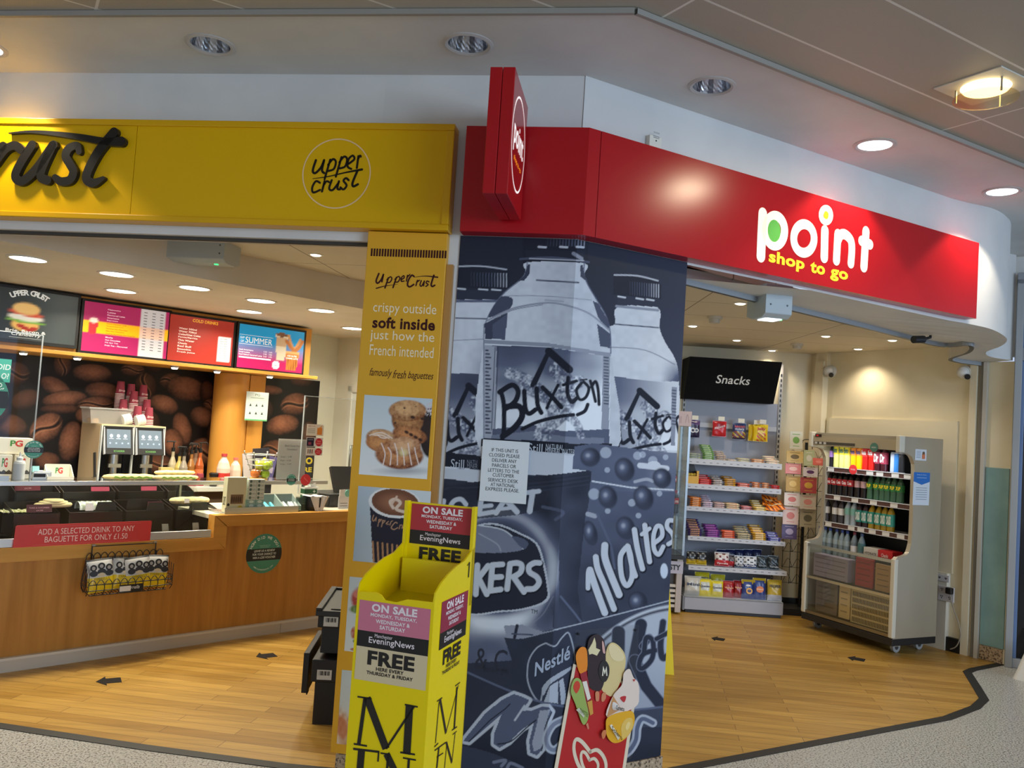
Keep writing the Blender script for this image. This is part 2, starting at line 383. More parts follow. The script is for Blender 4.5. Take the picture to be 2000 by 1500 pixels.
def terrazzo(name, base, dark, scale):
    m, t, b = _bsdf(name)
    tc = t.nodes.new('ShaderNodeTexCoord'); v = t.nodes.new('ShaderNodeTexNoise'); v.inputs['Scale'].default_value = scale; v.inputs['Detail'].default_value = 2.5; v.inputs['Roughness'].default_value = 0.6
    cr = t.nodes.new('ShaderNodeValToRGB'); e = cr.color_ramp.elements
    e[0].position = 0.42; e[0].color = (*lin(dark), 1); e[1].position = 0.47; e[1].color = (*lin(base), 1)
    x = e.new(0.62); x.color = (*lin(base), 1); x = e.new(0.68); x.color = (*lin(tuple(min(255, c + 25) for c in base)), 1)
    t.links.new(tc.outputs['Object'], v.inputs[0]); t.links.new(v.outputs[0], cr.inputs[0]); t.links.new(cr.outputs[0], b.inputs['Base Color'])
    b.inputs['Roughness'].default_value = 0.3; b.inputs['Specular IOR Level'].default_value = 0.45
    return m
WOODF = wood_floor(); TERR = terrazzo('terrazzo', (186, 186, 182), (92, 90, 86), 105); TERRS = terrazzo('terrazzo_skirting', (172, 150, 124), (88, 72, 58), 70)
WHITE = noise_mat('white_paint', (208, 208, 206), (216, 216, 213), 3, 0.55, bump=0.03)
CREAM = noise_mat('cream_paint', (216, 204, 172), (226, 215, 186), 2, 0.5)
PALE = noise_mat('pale_wall_paint', (226, 228, 214), (233, 234, 222), 2, 0.5)
CEILW = noise_mat('ceiling_paint', (212, 204, 188), (222, 214, 200), 2, 0.7)
BLACKR = mat('black_rubber', (24, 23, 23), 0.6)
# ---- strip path between shop floor and concourse floor
strip = [FA.P(-6, 0, 0)] + [G(0, 1418), G(280, 1460), G(555, 1497), FA.P(0.9, 0.0, 0), FA.P(1.86, 0.02, 0), FB.P(-1.78, 0.02, 0), FB.P(-1.1, 0.0, 0), G(1345, 1499), G(1595, 1451), G(1850, 1403), G(1905, 1382), G(1922, 1366), G(1905, 1338), G(1889, 1313), G(1900, 1308), G(1955, 1297)]
strip2 = [(p[0], p[1]) for p in strip]
end = strip2[-1]
shop = strip2 + [(5.2, 9.5), (3.0, 10.5), (-8, 10.5)]
conc = [(strip2[0][0], -7)] + strip2 + [(8.5, 9.5), (8.5, -7)]
b = MB(); b.prism(shop, -0.05, 0.0, axis='z'); struct('floor', b, WOODF)
b = MB(); b.prism(list(reversed(conc)), -0.05, 0.0, axis='z'); struct('floor_concourse', b, TERR)
b = MB(); P = strip2; nn = []
for i in range(len(P)):
    a, c = np.array(P[max(i - 1, 0)]), np.array(P[min(i + 1, len(P) - 1)]); d = (c - a) / np.linalg.norm(c - a); nn.append(np.array([d[1], -d[0]]))
for i in range(len(P) - 1):
    q = [np.array(P[i]) + nn[i] * .03, np.array(P[i + 1]) + nn[i + 1] * .03, np.array(P[i + 1]) - nn[i + 1] * .03, np.array(P[i]) - nn[i] * .03]
    b.add([(x, y, 0.003) for x, y in q] + [(x, y, 0.0) for x, y in q], [(0, 1, 2, 3), (4, 5, 1, 0), (6, 7, 3, 2)], (30, 29, 28))
struct('trim_1', b, BLACKR)
# ---- facade walls over the openings
SOF = 3.2
def wallA(u0, u1, w0, w1, z0, z1, name, m):
    b = MB(); b.box(u0, -w1, z0, u1, -w0, z1); return struct(name, b, m, FA.m())
wallA(-6, 0.93, -0.14, 0.0, 2.41, SOF, 'wall_facade_kiosk', WHITE)
UC = 1.86                                                    # fold of the corner pillar on the kiosk side
corner = FA.P(UC, 0, 0); ucB = FB.loc(corner)[0]
# corner pillar body
b = MB()
pl = [FA.P(0.93, -0.0, 0), FA.P(UC, 0, 0), FB.P(-1.106, 0, 0), FB.P(-1.22, -0.30, 0), FA.P(0.95, -0.30, 0)]
b.prism([(p[0], p[1]) for p in pl], 0.0, SOF, axis='z'); struct('wall_corner_pillar', b, WHITE)
b = MB()
pl = [FA.P(0.93, 0.012, 0), FA.P(UC + .004, 0.012, 0), FB.P(-1.095, 0.012, 0), FB.P(-1.095, 0.0, 0), FA.P(UC, 0, 0), FA.P(0.93, 0, 0)]
b.prism([(p[0], p[1]) for p in pl], 0.004, 0.082, axis='z'); struct('baseboard_pillar', b, TERRS)
# white fascia of the shop, bending back to the door pillar
out = [FB.P(ucB, 0, 2.44), FB.P(-0.2, 0, 2.44), FB.P(0.8, 0, 2.432), FB.P(1.1, 0, 2.43)]
cur = smooth([G(*q) for q in [(1884, 631, 2.43), (1930, 641, 2.42), (1955, 652, 2.41), (1967, 664, 2.40), (1955, 676, 2.385), (1927, 687, 2.372), (1930, 695, 2.366), (1950, 700, 2.364), (1978, 704, 2.363)]], 5)
out = out + [np.array(p) for p in cur]
trk = [np.array(p) - np.array([0, 0, .005]) for p in smooth([G(*q) for q in [(1335, 541, 2.44), (1500, 583, 2.438), (1700, 633, 2.434), (1835, 667, 2.43), (1880, 665, 2.42), (1902, 668, 2.41), (1895, 680, 2.385), (1862, 692, 2.368), (1872, 699, 2.364), (1927, 707, 2.363)]], 5)]
N = len(out)
b = MB()
vs = [tuple(p) for p in out] + [(p[0], p[1], SOF) for p in out]
b.add(vs, [(i, i + 1, N + i + 1, N + i) for i in range(N - 1)], sm=True)
struct('wall_facade_shop', b, WHITE)
b = MB()                                                     # underside of the fascia up to the shutter track
loop = [(p[0], p[1]) for p in out[1:]] + [(p[0], p[1]) for p in reversed(trk)]
zz = [p[2] for p in out[1:]] + [p[2] for p in reversed(trk)]
tri = geometry.tessellate_polygon([[Vector((x, y, 0)) for x, y in loop]])
b.add([(x, y, z) for (x, y), z in zip(loop, zz)], [tuple(t) for t in tri]); struct('ceiling_fascia', b, WHITE)
b = MB()
for a, c in zip(trk[:-1], trk[1:]):
    b.add([tuple(a + [0, 0, .005]), tuple(c + [0, 0, .005]), tuple(c + [0, 0, -.03]), tuple(a + [0, 0, -.03])], [(0, 1, 2, 3)], (150, 156, 162), True)
    d = (c - a)[:2]; d = d / (np.linalg.norm(d) + 1e-9); q = np.array([-d[1], d[0], 0]) * .03
    b.add([tuple(a + [0, 0, -.03]), tuple(c + [0, 0, -.03]), tuple(c + q + [0, 0, -.03]), tuple(a + q + [0, 0, -.03])], [(0, 1, 2, 3)], (70, 72, 74), True)
    b.add([tuple(a + q + [0, 0, -.03]), tuple(c + q + [0, 0, -.03]), tuple(c + q + [0, 0, .12]), tuple(a + q + [0, 0, .12])], [(0, 1, 2, 3)], (196, 192, 182), True)
struct('trim_2', b, vcol('track_paint', 0.4))
# kiosk shutter track
b = MB(); b.box(-6, .03, 2.395, .95, .055, 2.412, (70, 66, 60)); struct('trim_3', b, MATT, FA.m())
# ---- soffit and concourse ceiling
SW = 0.585
b = MB(); e1 = FA.P(-6, SW, 0); 
M2 = np.linalg.solve(np.array([FA.n[:2], FB.n[:2]]), [FA.n @ FA.o + SW, FB.n @ FB.o + SW])
sof = [FA.P(-6, -.1, 0), FA.P(UC, -.1, 0), FB.P(1.2, -.1, 0), FB.P(1.6, -2.6, 0), FB.P(6, -2.6, 0), FB.P(6, SW, 0), np.array([*M2, 0]), FA.P(-6, SW, 0)]
LAMPS = [G(411, 87, SOF), G(914, 86, SOF), G(1390, 168, SOF)]
loops = [[Vector((p[0], p[1], 0)) for p in sof]] + [[Vector((g[0] + .085 * math.cos(-k * math.pi / 16), g[1] + .085 * math.sin(-k * math.pi / 16), 0)) for k in range(32)] for g in LAMPS]
flat = [(v.x, v.y, SOF) for l in loops for v in l]; b.add(flat, [tuple(q) for q in geometry.tessellate_polygon(loops)], (200, 200, 200)); b.add([(x, y, SOF + .2) for x, y, z in flat[:len(sof)]], [tuple(range(len(sof)))])
struct('ceiling_soffit', b, WHITE)
b = MB()
for p, q in ((sof[7], sof[6]), (sof[6], sof[5])):
    for z0, z1, k in ((SOF - .012, SOF + .01, .018),):
        d = (q - p); d = d / np.linalg.norm(d); n = np.array([d[1], -d[0], 0]) * k
        b.add([tuple(v + np.array([0, 0, z])) for z in (z0, z1) for v in (p, q, q + n, p + n)], [(3, 2, 1, 0), (0, 1, 5, 4), (1, 2, 6, 5), (2, 3, 7, 6), (4, 5, 6, 7)])
struct('trim_4', b, mat('soffit_edge', (150, 146, 138), 0.5))
def metal_tiles():
    m, t, b = _bsdf('perforated_metal_tiles')
    tc = t.nodes.new('ShaderNodeTexCoord'); br = t.nodes.new('ShaderNodeTexBrick'); br.offset = 0.0; br.inputs['Scale'].default_value = 1
    br.inputs['Brick Width'].default_value = 1.85; br.inputs['Row Height'].default_value = 0.40; br.inputs['Mortar Size'].default_value = 0.006; br.inputs['Mortar Smooth'].default_value = 0.1
    br.inputs['Color1'].default_value = (*lin((182, 174, 160)), 1); br.inputs['Color2'].default_value = (*lin((174, 166, 152)), 1); br.inputs['Mortar'].default_value = (*lin((226, 222, 212)), 1)
    vo = t.nodes.new('ShaderNodeTexVoronoi'); vo.inputs['Scale'].default_value = 150; vo.inputs['Randomness'].default_value = 0.0
    cr = t.nodes.new('ShaderNodeValToRGB'); cr.color_ramp.elements[0].position = 0.16; cr.color_ramp.elements[0].color = (0.45, 0.45, 0.45, 1); cr.color_ramp.elements[1].position = 0.3; cr.color_ramp.elements[1].color = (1, 1, 1, 1)
    mx = t.nodes.new('ShaderNodeMix'); mx.data_type = 'RGBA'; mx.blend_type = 'MULTIPLY'; mx.inputs[0].default_value = 0.7
    L = t.links.new; L(tc.outputs['Object'], br.inputs[0]); L(tc.outputs['Object'], vo.inputs[0]); L(vo.outputs['Distance'], cr.inputs[0]); L(br.outputs['Color'], mx.inputs[6]); L(cr.outputs[0], mx.inputs[7]); L(mx.outputs[2], b.inputs['Base Color'])
    b.inputs['Roughness'].default_value = 0.55
    return m
MTILE = metal_tiles()
def toB(p): u, w, z = FB.loc(p); return (u, -w)
pts = [toB(FA.P(-6, SW + .01, 0)), toB(np.array([*M2, 0]) + FA.n * .01), (6, -SW - .01), (6, -5.5), (-9, -5.5)]
b = MB(); b.prism(pts, SOF + .012, SOF + .06, axis='z'); struct('ceiling', b, MTILE, FB.m())
# ---- kiosk interior
BW = -2.25                                                   # back wall of the kiosk
b = MB(); b.box(-3.2, -BW, 0, 2.36, -BW + .1, 2.7); struct('wall_kiosk_back', b, PALE, FC.m())
b = MB(); b.box(2.28, -0.15, 0, 2.38, -BW, 2.7); struct('wall_kiosk_right', b, PALE, FC.m())
b = MB(); b.box(-3.2, .45, 0, -3.1, -BW, 2.62); struct('wall_kiosk_left', b, PALE, FC.m())
q0, q1 = G(0, 470, 2.42), G(690, 600, 2.42); d = (q1 - q0) / np.linalg.norm(q1 - q0); ql, qr = q0 - d * 1.6, q1 + d * 1.9
bl, brr = FC.P(-3.2, BW, 0), FC.P(2.5, BW, 0)
b = MB(); b.prism([(p[0], p[1]) for p in (ql, qr, brr, bl)], 2.42, 2.63, axis='z'); struct('ceiling_kiosk_rear', b, CEILW)
def tile_ceiling(name, c, w, h, mort):
    m, t, bb = _bsdf(name)
    tc = t.nodes.new('ShaderNodeTexCoord'); br = t.nodes.new('ShaderNodeTexBrick'); br.offset = 0.0; br.inputs['Scale'].default_value = 1
    br.inputs['Brick Width'].default_value = w; br.inputs['Row Height'].default_value = h; br.inputs['Mortar Size'].default_value = 0.004; br.inputs['Mortar Smooth'].default_value = 0.0
    br.inputs['Color1'].default_value = (*lin(c), 1); br.inputs['Color2'].default_value = (*lin(tuple(x - 4 for x in c)), 1); br.inputs['Mortar'].default_value = (*lin(mort), 1)
    t.links.new(tc.outputs['Object'], br.inputs[0]); t.links.new(br.outputs['Color'], bb.inputs['Base Color']); bb.inputs['Roughness'].default_value = 0.7
    return m
b = MB(); b.box(-6, .06, 2.63, 1.5, 5.5, 2.68); struct('ceiling_kiosk_front', b, tile_ceiling('kiosk_ceiling_board', (214, 205, 186), 1.2, 0.6, (120, 108, 88)), FA.m())
# ---- shop interior
SH = 2.5; BWS = 8.36
jb = G(1904, 1284); cr_ = np.array([2.96, BWS, 0]); wd_ = (cr_ - jb); wl = float(np.linalg.norm(wd_[:2])); waz = math.degrees(math.atan2(wd_[0], wd_[1]))
FR = Frame(waz + 180, cr_)                                    # right wall of the shop, u runs from the rear corner towards the door
b = MB(); b.box(0.6, BWS, 0, 3.3, BWS + .1, 2.75); struct('wall_shop_back', b, CREAM, I4)
b = MB(); b.box(-.05, 0, 0, wl - .01, .1, 2.7); struct('wall_shop_right', b, CREAM, FR.m())
b = MB(); b.prism([(0.72, 4.5), (1.44, BWS + .05), (1.32, BWS + .05), (0.60, 4.5)], 0, 2.7, axis='z'); struct('wall_partition', b, CREAM)
tp = [(p[0], p[1]) for p in trk]
b = MB(); cx = [(0.72, 4.30)] + [(FB.P(-1.1, -.3, 0)[0], FB.P(-1.1, -.3, 0)[1])] + tp[2:-6] + [(tp[-1][0] - .1, tp[-1][1] + .35), (3.3, BWS + .06), (1.3, BWS + .06)]
b.prism(cx, SH, SH + .04, axis='z'); struct('ceiling_shop', b, tile_ceiling('shop_ceiling_board', (216, 203, 176), 1.2, 0.62, (130, 112, 84)))
# panels, boxed pipe and ledges on the right wall
b = MB()
b.box(.10, -.075, 0, .20, 0, 2.42, (220, 208, 178)); b.box(.085, -.05, 2.3, .22, 0, 2.5, (220, 208, 178)); b.box(.03, -.03, 2.12, .09, 0, 2.3, (214, 202, 172))
struct('trim_5', b, MATT, FR.m())
u0, z0 = FR.on(1646, 818); u1, z1 = FR.on(1873, 822)
b = MB(); b.box(.22, -.018, .62, u1, 0, (z0 + z1) / 2, (221, 211, 184)); b.box(u1 + .10, -.03, 0, wl - .05, 0, 2.38, (224, 214, 188)); b.box(u1 - .42, -.05, .0, u1 - .02, 0, .62, (214, 208, 192))
struct('trim_6', b, MATT, FR.m())
b = MB(); b.box(u1 - .02, -.035, 0, u1 + .10, 0, .11, (22, 20, 19)); b.box(.2, -.02, 0, u1 - .42, 0, .1, (22, 20, 19)); struct('baseboard_right', b, SATIN, FR.m())
b = MB(); b.box(0.6, -.02 + BWS, 0, 3.0, BWS, .10, (22, 20, 19)); struct('baseboard_back', b, SATIN)
# door jamb, door pillar and the glazed doors at the far right
pe = G(1955, 1297); pd = (pe - jb); pl_ = float(np.linalg.norm(pd[:2])); FP = Frame(math.degrees(math.atan2(pd[0], pd[1])), jb)
b = MB(); b.box(-.035, -.015, 0, .0, .06, 2.358, (120, 116, 108)); b.box(0, -.03, 0, .03, .06, 2.358, (188, 184, 174)); struct('trim_7', b, SATIN, FP.m())
b = MB(); b.box(.03, 0.0, 0.0, pl_ + .03, .12, 2.358, (214, 203, 176)); struct('wall_door_pillar', b, CREAM, FP.m())
ut0, zt = FP.on(1921, 912); ub1, zb = FP.on(1950, 1266)
b = MB(); b.box(.036, -.012, zb, pl_ + .018, 0, zt, (124, 158, 156)); tag(obj('kick_panel', b, noise_mat('teal_board', (116, 150, 149), (130, 163, 160), 4, 0.5), None, FP.m(), .002), 'grey-green board screwed to the lower part of the cream pillar beside the glass door', 'panel')
b = MB(); b.box(.036, -.010, 0.003, pl_ + .01, 0, zb - .004); struct('baseboard_pillar_door', b, TERRS, FP.m())
# glazed door: frame and dark glass, seen at the right edge
FD = Frame(118, FP.P(pl_ + .03, .015, 0))
b = MB()
b.box(0, -.06, 0, .05, .06, 3.0, (150, 154, 158)); b.box(.05, -.03, .0, 1.6, .05, .07, (158, 160, 162)); b.box(.05, -.05, 2.36, 1.6, .05, 2.46, (138, 142, 148)); b.box(.0, -.06, 2.96, 1.6, .06, 3.05, (138, 142, 148)); b.box(.05, -.02, .07, .075, .04, 2.36, (96, 120, 160)); b.box(.05, -.02, 2.46, .075, .04, 2.96, (96, 120, 160))
d1 = struct('door_1', b, SATIN, FD.m(), .004)
b = MB(); b.box(.075, .0, .07, 1.6, .012, 2.36, (16, 20, 26)); b.box(.075, .0, 2.46, 1.6, .012, 2.96, (16, 20, 26)); obj('door_glass', b, mat('dark_door_glass', (14, 18, 24), 0.06), d1)
b = MB(); b.box(-.05, .062, 2.40, 2.0, .12, 3.2, (190, 196, 204)); struct('wall_over_door', b, WHITE, FD.m())
b = MB(); b.box(1.6, .2, 0, 2.6, .3, 3.2); struct('wall_far_right', b, WHITE, FD.m())
# ================================================================== signs on the facade
def onA(x, y, w=0.0): return FA.on(x, y, w)
def onB(x, y, w=0.0): return FB.on(x, y, w)
def tr(F, w, pts, sc=1.0, ox=0.0, oy=0.0): return [F.on(ox + x * sc, oy + y * sc, w) for x, y in pts]
YEL = (218, 166, 2); BLK = (24, 21, 18)
# ---- yellow fascia sign of the kiosk
t = thing('fascia_sign', 'long yellow lightbox sign with raised black lettering and a round logo over the kiosk', 'sign', FA.m())
b = MB(); zb, zt, ue = 2.452, 2.938, 1.297
b.box(-6, -.092, zb, ue, 0, zb + .028, YEL); b.box(-6, -.092, zt - .03, ue, 0, zt, YEL); b.box(ue - .035, -.092, zb + .028, ue, 0, zt - .03, YEL)
obj('sign_frame', b, vcol('yellow_metal', 0.35, spec=0.4), t, bevel=.004)
b = MB(); u_s = onA(262, 330, .08)[0]
b.box(-6, -.082, zb + .02, u_s - .0015, -.02, zt - .02, (224, 174, 0)); b.box(u_s + .0015, -.082, zb + .02, ue - .03, -.02, zt - .02, (224, 174, 0))
obj('sign_panel', b, vcol('yellow_acrylic', 0.3, spec=0.35), t)
b = MB(); W = .105
lt = lambda pts, w: b.stroke(tr(FA, .105, pts), w, -W, (26, 24, 21), depth=W - .08)
lt([(62, 283), (36, 325), (30, 346), (44, 353), (70, 330), (98, 290), (104, 283)], .044); lt([(102, 284), (82, 328), (80, 346), (92, 352)], .044)
lt([(-30, 352), (-10, 310), (5, 285)], .044); lt([(-10, 318), (10, 292), (28, 284), (40, 292)], .042)
lt([(154, 296), (150, 284), (134, 290), (128, 305), (136, 320), (143, 335), (136, 351), (118, 354), (107, 346)], [.03, .035, .042, .042, .042, .042, .042, .04, .03])
lt([(222, 258), (192, 295), (172, 332), (169, 350), (182, 357), (201, 348)], [.046, .045, .044, .044, .042, .02])
lt([(17, 260), (60, 257), (110, 261), (160, 268), (205, 276), (236, 276)], [.006, .014, .022, .03, .036, .048])
lt([(-58, 300), (-72, 285), (-92, 300), (-102, 335), (-82, 354), (-48, 340)], .044)
obj('raised_lettering', b, vcol('black_letters', 0.35, spec=0.4), t)
b = MB(); c = onA(657, 339, .083); rr = (onA(657, 271, .083)[1] - onA(657, 406, .083)[1]) / 2; y = -.0835
b.ring(c[0], c[1], rr, .006, y, (236, 200, 150), 64)
lt = lambda pts, w: b.stroke(tr(FA, .083, pts), w, y, (28, 20, 10))
lt([(617, 313), (611, 333), (616, 338), (627, 327), (633, 313)], .011); lt([(633, 313), (629, 332), (633, 338)], .011)
for dx, dy in ((0, 0), (22, -5)): lt([(645 + dx, 312 + dy), (634 + dx, 350 + dy)], .010); lt([(641 + dx, 322 + dy), (650 + dx, 311 + dy), (656 + dx, 316 + dy), (652 + dx, 330 + dy), (641 + dx, 334 + dy)], .010)
lt([(681, 320), (692, 311), (689, 304), (681, 311), (679, 325), (686, 330)], .010); lt([(697, 328), (700, 305)], .010); lt([(699, 312), (703, 304), (705, 306)], .009)
lt([(611, 349), (640, 345), (675, 337), (707, 331)], [.003, .005, .007, .011])
lt([(625, 357), (617, 354), (610, 366), (612, 376), (625, 371)], .010); lt([(634, 354), (629, 374)], .010); lt([(632, 362), (638, 354), (643, 356)], .009)
lt([(648, 352), (643, 368), (650, 371), (662, 356)], .010); lt([(662, 354), (659, 368), (664, 370)], .010)
lt([(681, 352), (676, 348), (671, 353), (677, 362), (671, 370), (665, 366)], .010); lt([(698, 334), (689, 356), (690, 364), (699, 360)], .011)
obj('round_logo', b, MATT, t)
# ---- red fascia sign of the shop
RED = (172, 20, 28)
t = thing('fascia_sign', 'long red lightbox sign with lit white point lettering, bent around the corner pillar', 'sign', FB.m())
D = .09; zb, zt = 2.452, 2.93
k = np.linalg.solve(np.array([FA.n[:2], FB.n[:2]]), [FA.n @ FA.o + D, FB.n @ FB.o + D]); kk = np.array([*k, 0])
def lb(p): u, w, z = FB.loc(p); return (u, -w)
uL = onA(905, 340, D)[0]; uR = onB(1910, 550, D)[0]; us = onB(1169, 358, D)[0]
b = MB(); g = .0012
b.prism([lb(FA.P(uL, 0, 0)), lb(FA.P(uL, D, 0)), lb(kk), (us - g, -D), (us - g, .002), lb(FA.P(UC, .002, 0))][::1], zb, zt, RED, axis='z')
b.prism([(us + g, -D), (uR, -D), (uR, 0), (us + g, 0)], zb, zt, RED, axis='z')
obj('sign_panel', b, vcol('red_gloss_metal', 0.24, spec=0.4), t, bevel=.003)
y = -D - .0015; sc, ox, oy = .31, 1380, 300
CREAMW = (244, 234, 212)
b = MB(); lt = lambda pts, w, sm=True, **k: b.stroke(tr(FB, D, pts, sc, ox, oy), w, y, CREAMW, sm, **k)
def ringpts(cx, cy, rx, ry, n=28): return [(cx + rx * math.cos(2 * math.pi * i / n), cy + ry * math.sin(2 * math.pi * i / n)) for i in range(n)]
lt([(353, 378), (347, 500), (341, 648)], .062); lt(ringpts(430, 486, 60, 92), .054, closed=True)
lt(ringpts(612, 535, 64, 90), .052, closed=True)
lt(ringpts(751, 388, 31, 43), .036, closed=True)
lt([(744, 486), (740, 655)], .060, False); lt([(826, 508), (817, 672)], .058, False)
lt([(822, 560), (842, 515), (872, 510), (906, 545), (914, 600), (908, 692)], .056)
lt([(1003, 492), (990, 714)], .062, False); lt([(976, 550), (1028, 573)], .058, False)
obj('point_lettering', b, vcol('lit_letters_white', 0.4, emit=0.42), t)
b = MB(); c1 = onB(ox + 424 * sc, oy + 487 * sc, D); c2 = onB(ox + 751 * sc, oy + 388 * sc, D)
b.ell(c1[0], c1[1], .047, .057, y - .001, (92, 176, 70), 40); obj('green_dot', b, vcol('lit_dot', 0.4, emit=0.2), t)['label'] = 'green dot in the letter p'
b = MB(); b.ell(c2[0], c2[1], .020, .022, y - .001, (244, 172, 20), 32); obj('orange_dot', b, bpy.data.materials['lit_dot'], t)['label'] = 'orange dot over the letter i'
b = MB(); f = lambda x, yy: onB(ox + x * sc, oy + yy * sc, D)
for s, x0, xb, x1, yt, yb, yd in (('shop', 393, 392, 620, 622, 690, 748), ('to', 655, 655, 748, 672, 760, None), ('go', 780, 780, 892, 725, None, 802)):
    xl, _ = f(x0, yt); xr, _ = f(x1, yt)
    if s == 'shop': z1 = f(458, 622)[1]; z0 = f(590, 748)[1]
    elif s == 'to': z1 = f(672, 682)[1]; z0 = f(715, 762)[1]
    else: z1 = f(845, 737)[1]; z0 = f(805, 803)[1]
    b.text(s, xl, z0, xr, z1, y, (255, 214, 40), bold=.035)
obj('shop_to_go_lettering', b, vcol('lit_letters_yellow', 0.4, emit=0.6), t)['label'] = 'yellow lit shop to go lettering'
# ---- projecting blade sign
t = thing('projecting_sign', 'red box sign sticking out from the red fascia, with a white ringed logo', 'sign', FA.m(1.577, .1, 2.50))
b = MB(); b.box(-.05, -.44, 0, -.001, -.022, .505, RED); b.box(.001, -.44, 0, .05, -.022, .505, RED); obj('sign_box', b, bpy.data.materials['red_gloss_metal'], t, bevel=.003)
b = MB(); b.box(-.03, -.024, .06, .03, .011, .44, (120, 12, 16)); obj('wall_bracket', b, SATIN, t)
b = MB(); b.M = RZ(90)
b.ring(-.235, .26, .19, .009, -.0512, (250, 244, 240), 64, 1.0)
b.text('point', -.375, .20, -.095, .335, -.0514, (250, 248, 244), bold=.015); b.text('shop to go', -.34, .165, -.13, .195, -.0514, (238, 140, 30), bold=.02)
obj('lettering', b, vcol('lit_letters_blade', 0.4, emit=0.6), t)
# ---- yellow advertising panel
U0, U1, Z0, Z1, PW = .915, 1.288, .10, 2.448, .048
t = thing('advertising_panel', 'tall mustard yellow panel of bakery pictures and white text fixed to the pillar', 'panel', FA.m())
MUST = (222, 164, 36)
b = MB(); b.box(U0, -PW, Z0, U1, -.001, Z1, MUST); obj('board', b, vcol('mustard_board', 0.35, spec=0.4), t, bevel=.003)
b = MB(); b.box(U1 + .001, -.035, .10, U1 + .030, -.001, 2.31, (178, 128, 62)); obj('timber_edge', b, SATIN, t)
b = MB(); y = -PW - .0008; sc, ox, oy = .3733, 640, 440
f = lambda x, yy: onA(ox + x * sc, oy + yy * sc, PW)
DB = (62, 22, 20); PW_ = (244, 226, 190)
for i in range(28):
    x = 232 + (618 - 232) * i / 27; p = f(x, 121 + i * .45); q = f(x - 3, 161 + i * .45); b.rect(p[0] - .0042, q[1], p[0] + .0042, p[1], y, DB)
def line(s, bl, tr_, col, bold=0.0, shear=0.0):
    p, q = f(*bl), f(*tr_); b.text(s, p[0], p[1], q[0], q[1], y, col, bold, shear)
line('crispy outside', (236, 468), (571, 415), PW_); line('soft inside', (233, 537), (564, 492), DB, .03); line('just how the', (221, 610), (560, 562), PW_); line('French intended', (218, 678), (556, 640), PW_)
s_ = lambda pts, w: b.stroke(tr(FA, PW, pts, sc, ox, oy), w, y, DB)
s_([(268, 253), (254, 290), (262, 303), (280, 285), (292, 258)], .008); s_([(292, 258), (284, 296)], .007)
for dx, dy in ((0, 0), (42, -2)):
    s_([(318 + dx, 275 + dy), (300 + dx, 328 + dy)], .007); s_([(310 + dx, 285 + dy), (328 + dx, 270 + dy), (336 + dx, 280 + dy), (326 + dx, 298 + dy), (309 + dx, 299 + dy)], .006)
s_([(385, 285), (400, 275), (398, 264), (386, 275), (386, 293), (400, 292)], .006); s_([(412, 292), (418, 262)], .006); s_([(416, 272), (430, 258)], .006)
s_([(452, 268), (440, 262), (424, 285), (418, 312), (430, 322), (450, 310)], .008); s_([(462, 316), (470, 288)], .006); s_([(466, 298), (480, 288)], .006)
s_([(490, 290), (483, 312), (492, 318), (506, 292)], .006); s_([(506, 292), (502, 317)], .006); s_([(530, 296), (520, 292), (516, 302), (526, 311), (514, 320)], .006); s_([(556, 262), (542, 308), (548, 320), (560, 314)], .008); s_([(455, 272), (510, 266), (575, 272)], [.002, .004, .007]); s_([(255, 330), (300, 318), (368, 308)], [.006, .004, .001])
for w_, x0, x1, yt, yb in (('famously', 212, 330, 752, 798), ('fresh', 338, 408, 760, 800), ('baguettes', 416, 548, 770, 812)):
    line(w_, (x0, yb), (x1, yt), DB, 0, .22)
obj('lettering', b, MATT, t)
def pastry(p):
    p.C[:] = mixc((196, 208, 212), (226, 228, 226), (p.Y - 770) / 150)
    n = p.noise(5, 5, 1); n2 = p.noise(2.2, 2.2, 2)
    def bun(cx, cy, rx, ry, rot, dk, lt):
        e = p.ed(cx, cy, rx, ry, rot); m = np.clip((1 - e) * 9, 0, 1); v = np.clip(.25 + .9 * (1 - e) + .5 * (n - .5) + .35 * (n2 - .5) - (p.Y - cy) / ry * .25, 0, 1); p.put(m, mixc(dk, lt, v))
    bun(840, 845, 22, 52, 0, (22, 14, 14), (52, 34, 32)); p.put(np.clip((1 - p.ed(845, 800, 20, 16)) * 5, 0, 1) * (n2 > .5), (210, 200, 200))
    p.ell(790, 920, 70, 10, (150, 150, 156), 0, .8, .7)
    bun(796, 818, 33, 36, 0, (110, 58, 26), (206, 148, 92)); bun(796, 802, 39, 22, 0, (130, 72, 34), (222, 172, 118))
    for x, y_, r_ in ((806, 815, 6), (825, 818, 5), (772, 826, 3), (790, 797, 3), (812, 794, 2), (784, 840, 3), (808, 838, 3)): p.ell(x, y_, r_, r_ * .7, (58, 30, 22), 15, .5)
    bun(745, 856, 32, 19, 8, (130, 74, 40), (226, 180, 132)); bun(742, 868, 30, 16, 15, (146, 84, 44), (214, 150, 92))
    for k in range(3): p.stroke([(722 + k * 8, 850), (745, 845 + k * 5), (766 - k * 6, 856)], 1.6, (244, 226, 214))
    bun(800, 850, 36, 18, 12, (96, 44, 26), (206, 138, 84)); [p.ell(794 + 9 * k, 844 + 5 * k, 6, 4, (58, 30, 24), 30, .5) for k in range(4)]
    bun(780, 888, 50, 30, 4, (108, 52, 28), (214, 150, 98)); bun(790, 872, 34, 20, 0, (140, 76, 42), (226, 176, 130)); p.ell(788, 884, 13, 10, (226, 206, 150), 0, .7)
    for k in range(6): p.stroke([(745 + k * 13, 866 + (k % 2) * 8), (752 + k * 12, 886), (748 + k * 14, 908)], 2, (240, 222, 212))
